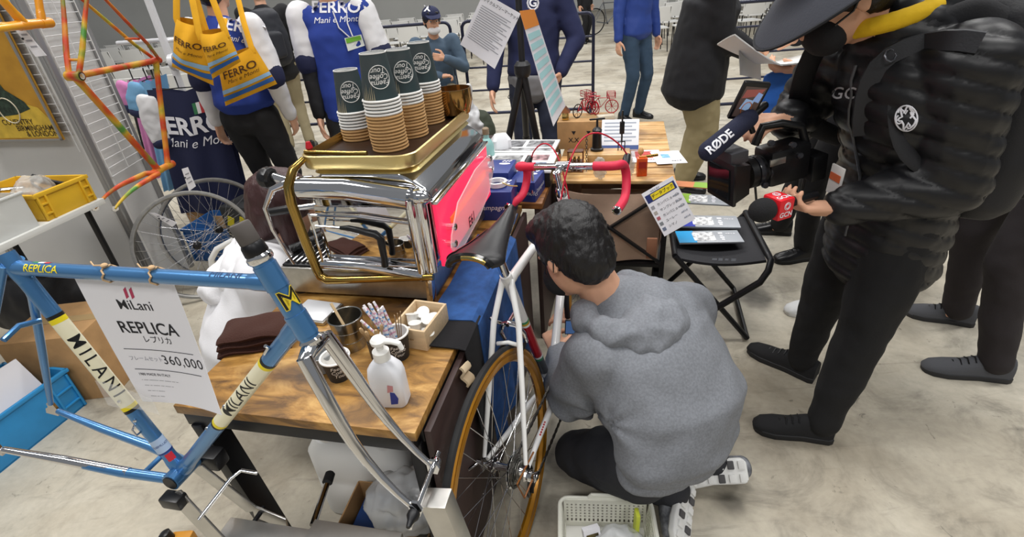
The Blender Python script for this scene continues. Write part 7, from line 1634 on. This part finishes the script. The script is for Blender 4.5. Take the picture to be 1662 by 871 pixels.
pt = thing('photo_packet', 'small dark and yellow photo packet in the white basket', 'packet', loc=bl0+V((-.04, .02, .009)), rz=.2); MB().box((0, 0, .05), (.05, .02, .085), rot=Matrix.Rotation(-.4, 3, 'X')).build('packet_body', PAPER, pt); MB().box((0, -.011, .055), (.036, .003, .055), rot=Matrix.Rotation(-.4, 3, 'X')).build('picture', mat('pic_dark', '#4a4020', .5, var=.8, vscale=60), pt)
mb = MB(); mb.ball((0, 0, .045), (.07, .05, .045), 16, 10); o = organic(mb, 'crumpled_bag', mat('bag_film', '#d8dadc', .25, alpha=.6), None, .007, 1, wrinkle=.012, wscale=26, ridged=True, world=False); o.location = bl0+V((.035, .0, .012)); tag(o, 'crumpled clear bag inside the white basket', 'bag')
ylw = thing('yellow_tube', 'thin lime yellow tube standing in the basket corner', 'tube', loc=bl0+V((.095, .045, .008))); MB().box((0, 0, .065), (.012, .03, .13)).build('body', mat('lime', '#cfd84a', .4), ylw, bevel=.003)

ph = thing('smartphone', 'dark smartphone with lit screen held near the kneeling person chest', 'phone', M=frame_m(Yp(926, 530, 1.30), RT, UP*.8-FW*.3)); MB().box((0, 0, 0), (.036, .052, .008)).build('case', BLACKP, ph, bevel=.003); MB().box((0, 0, .0044), (.031, .044, .001)).build('screen', mat('phone_screen', '#4a6a9a', .15, emit=.3), ph)
# ================================================================ LEFT SIDE: BAGS, JERSEYS, WHEELS, PARTS TABLE, CRATES
YB = cloth('yellow_canvas', '#dda31c', var=.06, vscale=14); LBL = cloth('light_blue_stripe', '#8fb6d8'); MBL = cloth('blue_stripe', '#2d62ac')
def tote(label, cs, Yv, anchors, bulge=.05, txt=(.36, .52), sx=1.0, skip_text=False):
    P4 = [Yp(x, y, Yv) for x, y in cs]; t = thing('shoulder_bag', label, 'bag', loc=(P4[2]+P4[3])/2, group=None)
    nv = (P4[1]-P4[0]).cross(P4[3]-P4[0]).normalized(); nv = -nv if nv.y > 0 else nv
    def S(a, b, off=0.0):
        p = P4[0].lerp(P4[1], a).lerp(P4[3].lerp(P4[2], a), b); e = (math.sin(PI*a)**.6)*(math.sin(PI*min(1, .12+b*.88))**.6)
        return p+nv*(bulge*e+off+.008*math.sin(a*11+b*5)*e)+u*(-.012*math.sin(a*PI)*(1-b))
    f = MB(); f.grid(lambda a, b: S(a, b), 18, 20); f.grid(lambda a, b: (lambda p, q: q-(p-q)*.6)(S(1-a, b), P4[0].lerp(P4[1], 1-a).lerp(P4[3].lerp(P4[2], 1-a), b)), 18, 20)
    f.build('pouch', YB, t, world=True, angle=80)
    MB().grid(lambda a, b: S(a, .66+.09*b, .0035), 18, 3).build('light_blue_band', LBL, t, world=True); MB().grid(lambda a, b: S(a, .80+.10*b, .0035), 18, 3).build('blue_band', MBL, t, world=True)
    W_ = (P4[1]-P4[0]).length; H_ = (P4[3]-P4[0]).length
    BRN = mat('brown_print', '#4a2c10', .8)
    text_map(MB(), 'FERRO', W_*.26, lambda x, y: S(.5+x/W_, txt[0]-y/H_, .004), cuts=4, bold=.015).build('lettering', BRN, t, world=True, smooth=False)
    text_map(MB(), 'Mani e Monti', W_*.13, lambda x, y: S(.52+x/W_, txt[1]-y/H_, .004), cuts=3, shear=.3).build('script', BRN, t, world=True, smooth=False)
    for a, an in zip((.06, .94), anchors):
        p0 = S(a, .0); p1 = Yp(*an); m = (p0+p1)/2; MB().tube([p0-u*.03, p0, m+V((0, -.01, .0)), p1], .016, 10, flat=(.25, 1)).build('strap', YB, t, world=True)
    return t
barp = wm(rk) @ V((0, 0, 1.86))
tote('yellow canvas shoulder bag hanging nearest the white rack post', [(286, 28), (336, 40), (347, 139), (279, 108)], 2.75, ((290, -75, 2.82), (300, -75, 2.82)), .07)
tote('folded yellow canvas shoulder bag hanging over the other bag on the rack', [(322, 52), (369, 48), (391, 100), (345, 128)], 2.64, ((300, -80, 2.78), (318, -80, 2.78)), .06)
tote('yellow canvas shoulder bag worn by the person in the blue jersey', [(352, 98), (412, 74), (450, 136), (366, 172)], 2.98, ((365, 30, 3.12), (385, -8, 3.14)), .035)
# hanging jerseys
def jersey(label, cs, Yv, m, sl, sleeves, lettering=None, flag=None):
    P4 = [Yp(x, y, Yv) for x, y in cs]; t = thing('hanging_jersey', label, 'jersey', loc=(P4[2]+P4[3])/2)
    nv = V((0, -1, 0))
    S = lambda a, b, off=0.0: P4[0].lerp(P4[1], a).lerp(P4[3].lerp(P4[2], a), b)+nv*(off+.035*math.sin(PI*a)+.018*math.sin(a*15+b*2)*b)-u*(.03*(1-abs(a-.5)*2)**2*(1-b))
    f = MB(); f.grid(lambda a, b: S(a, b), 26, 16); f.grid(lambda a, b: S(1-a, b, -.06), 26, 16); f.build('jersey_body', m, t, world=True, angle=80)
    for pts in sleeves:
        q = MB(); etube(q, [Yp(x, y, Yv) for x, y in pts], [.075, .085, .08], [.03, .035, .03], V((1, 0, .2))); organic(q, 'sleeve', sl, t, .012, 3, wrinkle=.008, wscale=14)
        p_ = [Yp(x, y, Yv) for x, y in pts]; d = (p_[-1]-p_[-2]).normalized(); q = MB(); etube(q, [p_[-1]-d*.0, p_[-1]+d*.03], [.083, .083], [.037, .037], V((1, 0, .2))); organic(q, 'cuff_band', NAVYC, t, .011, 2)
    MB().tube([S(.5, 0)+u*.10, S(.5, 0)+u*.03, S(.2, 0)], .004, 6).build('hanger', BLACKP, t, world=True); MB().tube([S(.5, 0)+u*.03, S(.8, 0)], .004, 6).build('hanger', BLACKP, t, world=True)
    W_, H_ = (P4[1]-P4[0]).length, (P4[3]-P4[0]).length
    if lettering:
        for tx, sz, a0, b0, k in lettering: text_map(MB(), tx, sz, lambda x, y: S(a0+x/W_, b0-y/H_, .006), cuts=4, **k).build('lettering', WPRINT, t, world=True, smooth=False)
    if flag:
        for i, c in enumerate(('#3a7d54', '#e4e4e4', '#b8383c')): MB().grid(lambda a, b: S(flag[0]+.022*(i+a)/W_, flag[1]+(.07*b)/H_, .006), 2, 2).build('flag_stripe', mat('jflag%d' % i, c, .7), t, world=True)
    return t
jersey('navy jersey lettered FERRO hanging behind the white rack post', [(238, 146), (352, 136), (402, 338), (296, 345)], 3.42, NAVYC, WHITEC, [((352, 146), (368, 175), (374, 198)), ((240, 158), (250, 200), (266, 228))], [('FERRO', .155, .50, .27, dict(bold=.03)), ('Mani e Monti', .085, .55, .40, dict(shear=.3))], (.62, .10))
jersey('light blue jersey hanging at the end of the rack', [(226, 132), (262, 122), (300, 300), (268, 310)], 3.62, cloth('sky_jersey', '#6f9fc4'), cloth('sky_jersey', '#6f9fc4'), [((228, 140), (226, 160), (230, 180))])
jersey('pink jersey hanging behind the light blue one', [(206, 130), (236, 124), (280, 280), (250, 290)], 3.76, cloth('pink_jersey', '#c97fb0'), cloth('pink_jersey', '#c97fb0'), [((208, 138), (206, 156), (210, 172))])
# two bare wheels leaning together
for i, (px, py, axv, lab) in enumerate(((320, 398, (.50, -.82, .28), 'bare silver bicycle wheel with a paper tag leaning against another wheel'), (348, 378, (.62, -.74, .26), 'bare silver bicycle wheel behind the tagged one'))):
    c = Zp(px, py, .302); c = c if i == 0 else c+V((.0, .05, 0)); t = thing('bicycle_wheel', lab, 'wheel', loc=(c.x, c.y, 0)); wheel(t, (0, 0, c.z), axv, .318, False, STEEL, 32, BLACKM, .05)
def paper_tag(cs, Yv, lab):
    P4 = [Yp(x, y, Yv) for x, y in cs]; t = thing('paper_tag', lab, 'tag', loc=P4[0]); g2 = lambda a, b: P4[0].lerp(P4[1], a).lerp(P4[3].lerp(P4[2], a), b)
    MB().grid(lambda a, b: g2(a, b), 4, 4, thick=.0015).build('card', PAPER, t, world=True); MB().lathe([(.004, 0), (.004, .002)], g2(.12, .4)+V((0, -.002, 0)), (0, -1, 0), 10).build('eyelet', INK, t, world=True)
    for k in range(3): MB().grid(lambda a, b: g2(.25+.6*a, .25+.2*k+.06*b)+V((0, -.0025, .0)), 3, 1).build('pencil_line', mat('pencil', '#9a9aa0', .8), t, world=True)
c = Zp(320, 398, .302)
paper_tag([(243, 345), (250, 345), (288, 361), (280, 368)], c.y-.12, 'white paper tag tied to the leaning wheel')
paper_tag([(295, 274), (305, 271), (318, 302), (307, 310)], 2.52, 'white paper tag hanging from the camouflage frame')
paper_tag([(21, 43), (36, 42), (76, 90), (58, 92)], 2.15, 'white paper tag hanging from the yellow frame')
# yellow frame hanging at the edge of the picture: rear triangle end
yf = thing('hanging_frameset', 'yellow frame hanging before the vintage poster', 'bicycle frame', M=(lambda R_: Matrix.Translation(Yp(30, 42, 2.12)-(R_ @ V((.424, 0, .40)))) @ R_)(pose_m((0, 0, 0), 1.4653, .0639, 1.8903) @ Matrix.Scale(.95, 4))); frame(yf, YFRAME)
# parts table
ZC = .78; A_ = Zp(168, 321, ZC); e_ = (Zp(0, 398, ZC)-A_).normalized(); n_ = V((e_.y, -e_.x, 0)); n_ = n_ if n_.x < 0 else -n_
pt_ = thing('parts_table', 'white topped folding table carrying the yellow parts crate', 'table', M=frame_m((A_.x, A_.y, 0), e_, V((0, 0, 1)).cross(e_)))
sgn = 1 if (V((0, 0, 1)).cross(e_)).dot(n_) > 0 else -1
MB().box((.60, sgn*.30, ZC-.0125), (1.2, .60, .025)).build('table_top', mat('table_white', '#d3d3cf', .45), pt_, bevel=.002)
for x in (.06, 1.12):
    for y in (.05, .55): MB().tube([(x, sgn*y, 0), (x, sgn*y, ZC-.02)], .013, 10).build('leg', BLACKM, pt_)
    MB().tube([(x, sgn*.05, .12), (x, sgn*.55, .12)], .010, 8).build('leg_brace', BLACKM, pt_)
YC = mat('yellow_crate', '#d7aa28', .45, var=.06, vscale=10)
def crate(name, lab, M, L, D, H, m, cat='crate', panels=True, handles=True):
    t = thing(name, lab, cat, M=M); th = .006
    MB().box((0, 0, .004), (L, D, .008)).build('bottom', m, t)
    for s_ in (-1, 1):
        MB().box((0, s_*(D/2-th/2), H/2), (L, th, H)).build('long_wall', m, t, bevel=.001); MB().box((s_*(L/2-th/2), 0, H/2), (th, D, H)).build('end_wall', m, t, bevel=.001)
        MB().box((0, s_*(D/2+.002), H-.008), (L+.018, .012, .016)).build('rim', m, t, bevel=.003); MB().box((s_*(L/2+.002), 0, H-.008), (.012, D+.018, .016)).build('rim', m, t, bevel=.003)
        for k in (-.48, -.34, .34, .48): MB().box((k*L, s_*(D/2+.003), H*.46), (.008, .010, H*.86)).build('rib', m, t, bevel=.001)
        for k in (-1, 1):
            for z in (.25, .6): MB().box((k*.41*L, s_*(D/2+.003), H*z), (L*.13, .010, .007)).build('rib', m, t, bevel=.001)
        for k in (-.3, 0, .3): MB().box((s_*(L/2+.003), k*D, H*.46), (.010, .008, H*.86)).build('rib', m, t, bevel=.001)
    return t
def TM(s, d, z, rz=0.0): return frame_m(A_+e_*s+n_*d, e_, V((0, 0, 1)).cross(e_)) @ Matrix.Translation((0, 0, z-ZC)) @ Matrix.Rotation(rz, 4, 'Z')
crate('parts_crate', 'yellow plastic crate of bicycle parts on the white table', TM(.135, .20, ZC), .235, .36, .115, YC)
def part(name, lab, cat, s, d, z, rz, fn):
    t = thing(name, lab, cat, M=TM(s, d, z, rz)); fn(t); return t
part('crank_arm', 'silver crank arm lying in the yellow crate', 'crank', .14, .22, ZC+.075, .5, lambda t: (MB().tube([(-.085, 0, 0), (.085, 0, .01)], [.012, .010], 12).build('arm', CHROME, t), MB().lathe([(.016, -.012), (.018, 0), (.016, .012)], (-.09, 0, 0), seg=16).build('boss', CHROME, t)))
part('brake_lever', 'black brake lever sticking up out of the yellow crate', 'lever', .08, .13, ZC+.07, -.4, lambda t: (MB().tube([(-.06, 0, 0), (.0, .0, .035), (.05, 0, .075)], [.012, .014, .016], 12).build('hood', BLACKP, t), MB().tube([(.05, 0, .075), (.06, .01, .05), (.02, .02, -.01)], [.007, .006, .005], 10).build('blade', BLACKM, t)))
part('brake_caliper', 'silver brake caliper among the parts in the crate', 'caliper', .13, .13, ZC+.05, 1.0, lambda t: (MB().tube([(-.04, 0, -.02), (-.045, 0, .02), (0, 0, .04), (.045, 0, .02), (.04, 0, -.02)], [.006, .008, .010, .008, .006], 10).build('arms', CHROME, t), MB().tube([(0, -.02, .04), (0, .03, .04)], .006, 10).build('bolt', STEEL, t)))
part('hub', 'silver wheel hub lying in the crate', 'hub', .18, .16, ZC+.04, .2, lambda t: MB().lathe([(.006, -.07), (.006, -.05), (.028, -.045), (.028, -.04), (.014, -.03), (.014, .03), (.028, .04), (.028, .045), (.006, .05), (.006, .07)], (0, 0, 0), (1, 0, .2), 20).build('hub_shell', STEEL, t))
part('stem', 'silver handlebar stem in the middle of the crate', 'stem', .10, .26, ZC+.05, -.8, lambda t: (MB().tube([(0, 0, -.03), (0, 0, .04), (.08, 0, .05)], .012, 12).build('shaft', CHROME, t), MB().tube([(.085, -.02, .05), (.085, .02, .05)], .017, 14).build('clamp', CHROME, t)))
mb = MB(); mb.ball((0, 0, .05), (.09, .05, .06), 16, 10); o = organic(mb, 'bubble_bag', mat('bag_clear', '#d9d6cf', .15, alpha=.5), None, .007, 1, wrinkle=.012, wscale=24, ridged=True, world=False); o.matrix_basis = TM(.16, .13, ZC+.045, .3); tag(o, 'clear plastic bag lying over the parts in the crate', 'bag')
tr = thing('clear_bin', 'translucent plastic bin of small bagged parts on the white table', 'bin', M=TM(.47, .17, ZC)); FR = mat('frosted_bin', '#d8d9d6', .4, alpha=.62)
for s_ in (-1, 1): MB().box((0, s_*.15, .07), (.36, .004, .14)).build('long_wall', FR, tr); MB().box((s_*.18, 0, .07), (.004, .30, .14)).build('end_wall', FR, tr); MB().tube([(-.185, s_*.152, .14), (.185, s_*.152, .14)], .006, 8).build('rim', FR, tr)
MB().box((0, 0, .003), (.36, .30, .006)).build('bottom', FR, tr)
for k in range(5):
    mb = MB(); mb.ball((0, 0, .03), (.06, .045, .032), 14, 8); o = organic(mb, 'parts_bag', mat('bag_clear', '#d9d6cf', .15, alpha=.5), None, .008, 1, wrinkle=.012, wscale=24, seed=k, ridged=True, world=False); o.matrix_basis = TM(.38+.085*(k % 3), .12+.11*(k//3), ZC+.012, k); tag(o, 'small clear bag of metal parts in the translucent bin', 'bag', 'bags of parts in the translucent bin')
# below the table
def carton(lab, p, rz, w_, d, h, m=CARD, flaps=False):
    t = thing('carton', lab, 'carton', loc=p, rz=rz); MB().box((0, 0, h/2), (w_, d, h)).build('carton_body', m, t, bevel=.003); MB().box((0, 0, h+.0006), (w_*.98, .05, .0012)).build('tape', mat('tape', '#a58a5f', .3), t); return t
carton('brown carton on the floor beneath the parts table', Zp(165, 640)+V((-.10, .12, 0)), BYAW+.3, .34, .30, .34)
bb = thing('holdall', 'black holdall beneath the parts table', 'bag', loc=Zp(95, 560)); mb = MB(); c = Zp(110, 560)+V((-.05, .1, .22)); etube(mb, [c+V((-.22, .05, 0)), c, c+V((.20, -.03, 0))], [.15, .17, .15], [.19, .21, .18], V((0, 1, 0))); organic(mb, 'bag_body', cloth('black_holdall', '#17171b', rough=.6), bb, .014, 4, wrinkle=.016, wscale=7); MB().tube([c+V((-.12, -.05, .18)), c+V((-.06, -.08, .30)), c+V((.06, -.08, .30)), c+V((.12, -.06, .17))], .012, 10).build('carry_handle', BLACKP, bb, world=True)
r0, r1 = Zp(145, 652), Zp(0, 768); cd_ = (r1-r0).normalized(); CB = mat('blue_crate', '#2a86c0', .4, var=.06, vscale=12)
cn_ = V((0, 0, 1)).cross(cd_); cn_ = cn_ if cn_.y > 0 else -cn_
bcM = frame_m(r0+cd_*.27+cn_*.17, cd_, V((0, 0, 1)).cross(cd_))
crate('folding_crate', 'bright blue folding crate on the floor behind the blue frame', bcM, .52, .34, .20, CB)
o = thing('grey_garment', 'grey folded garment lying in the blue crate', 'garment', M=bcM); mb = MB(); mb.ball((.05, -.02, .17), (.16, .12, .07), 16, 10); mb.ball((.14, .04, .18), (.08, .08, .06), 14, 8); q = organic(mb, 'cloth_heap', cloth('grey_garment', '#5c6066'), o, .012, 3, wrinkle=.016, wscale=11, world=False)
o = thing('white_folder', 'white sheet folder standing in the blue crate', 'folder', M=bcM); MB().box((-.06, .08, .20), (.28, .012, .20), rot=Matrix.Rotation(.35, 3, 'X')).build('sheet', PAPER, o, bevel=.001)
# clutter behind the wheels
carton('brown carton behind the leaning wheels', Zp(322, 402)+V((.05, .32, 0)), .2, .34, .26, .30); carton('low brown carton beside the blue tote behind the wheels', Zp(372, 398)+V((.02, .18, 0)), -.2, .30, .24, .20)
crate('stacking_tote', 'blue stacking tote behind the leaning wheels', frame_m(Zp(392, 412)+V((-.06, .06, 0)), (1, -.2, 0), (.2, 1, 0)), .42, .30, .24, mat('tote_blue', '#275d9c', .45))
tc_ = thing('tool_case', 'dark case with yellow stripes behind the white hoodie', 'case', loc=Zp(447, 416), rz=-.3); MB().box((0, 0, .20), (.40, .22, .40)).build('case_body', mat('case_grey', '#38393a', .5), tc_, bevel=.012)
for k in range(4): MB().box((-.14+.09*k, -.1112, .30), (.045, .003, .07), rot=Matrix.Rotation(.4, 3, 'Y')).build('yellow_stripe', mat('hazard_yellow', '#d8c82a', .5), tc_)
wfk = thing('white_fork', 'white curved tube fork standing beside the white hoodie', 'fork', loc=Zp(362, 470)); pts = [Zp(362, 470)+V((.0, 0, 0)), Yp(345, 440, Zp(362, 470).y-.02), Yp(343, 420, Zp(362, 470).y-.02), Yp(352, 404, Zp(362, 470).y-.02), Yp(378, 390, Zp(362, 470).y-.02)]; MB().tube(pts, .017, 12).build('bent_tube', WPAINT, wfk, world=True)
osp = thing('orange_clamp', 'small orange plastic clamp on the floor before the stand', 'clamp', loc=Zp(303, 890)); MB().box((0, 0, .03), (.07, .05, .06)).build('body', mat('orange_brown', '#c98a2c', .4), osp, bevel=.01); MB().lathe([(.016, 0), (.018, .03), (.012, .034)], (-.03, 0, .055), (-.3, 0, 1), 14).build('knob', BLACKP, osp)
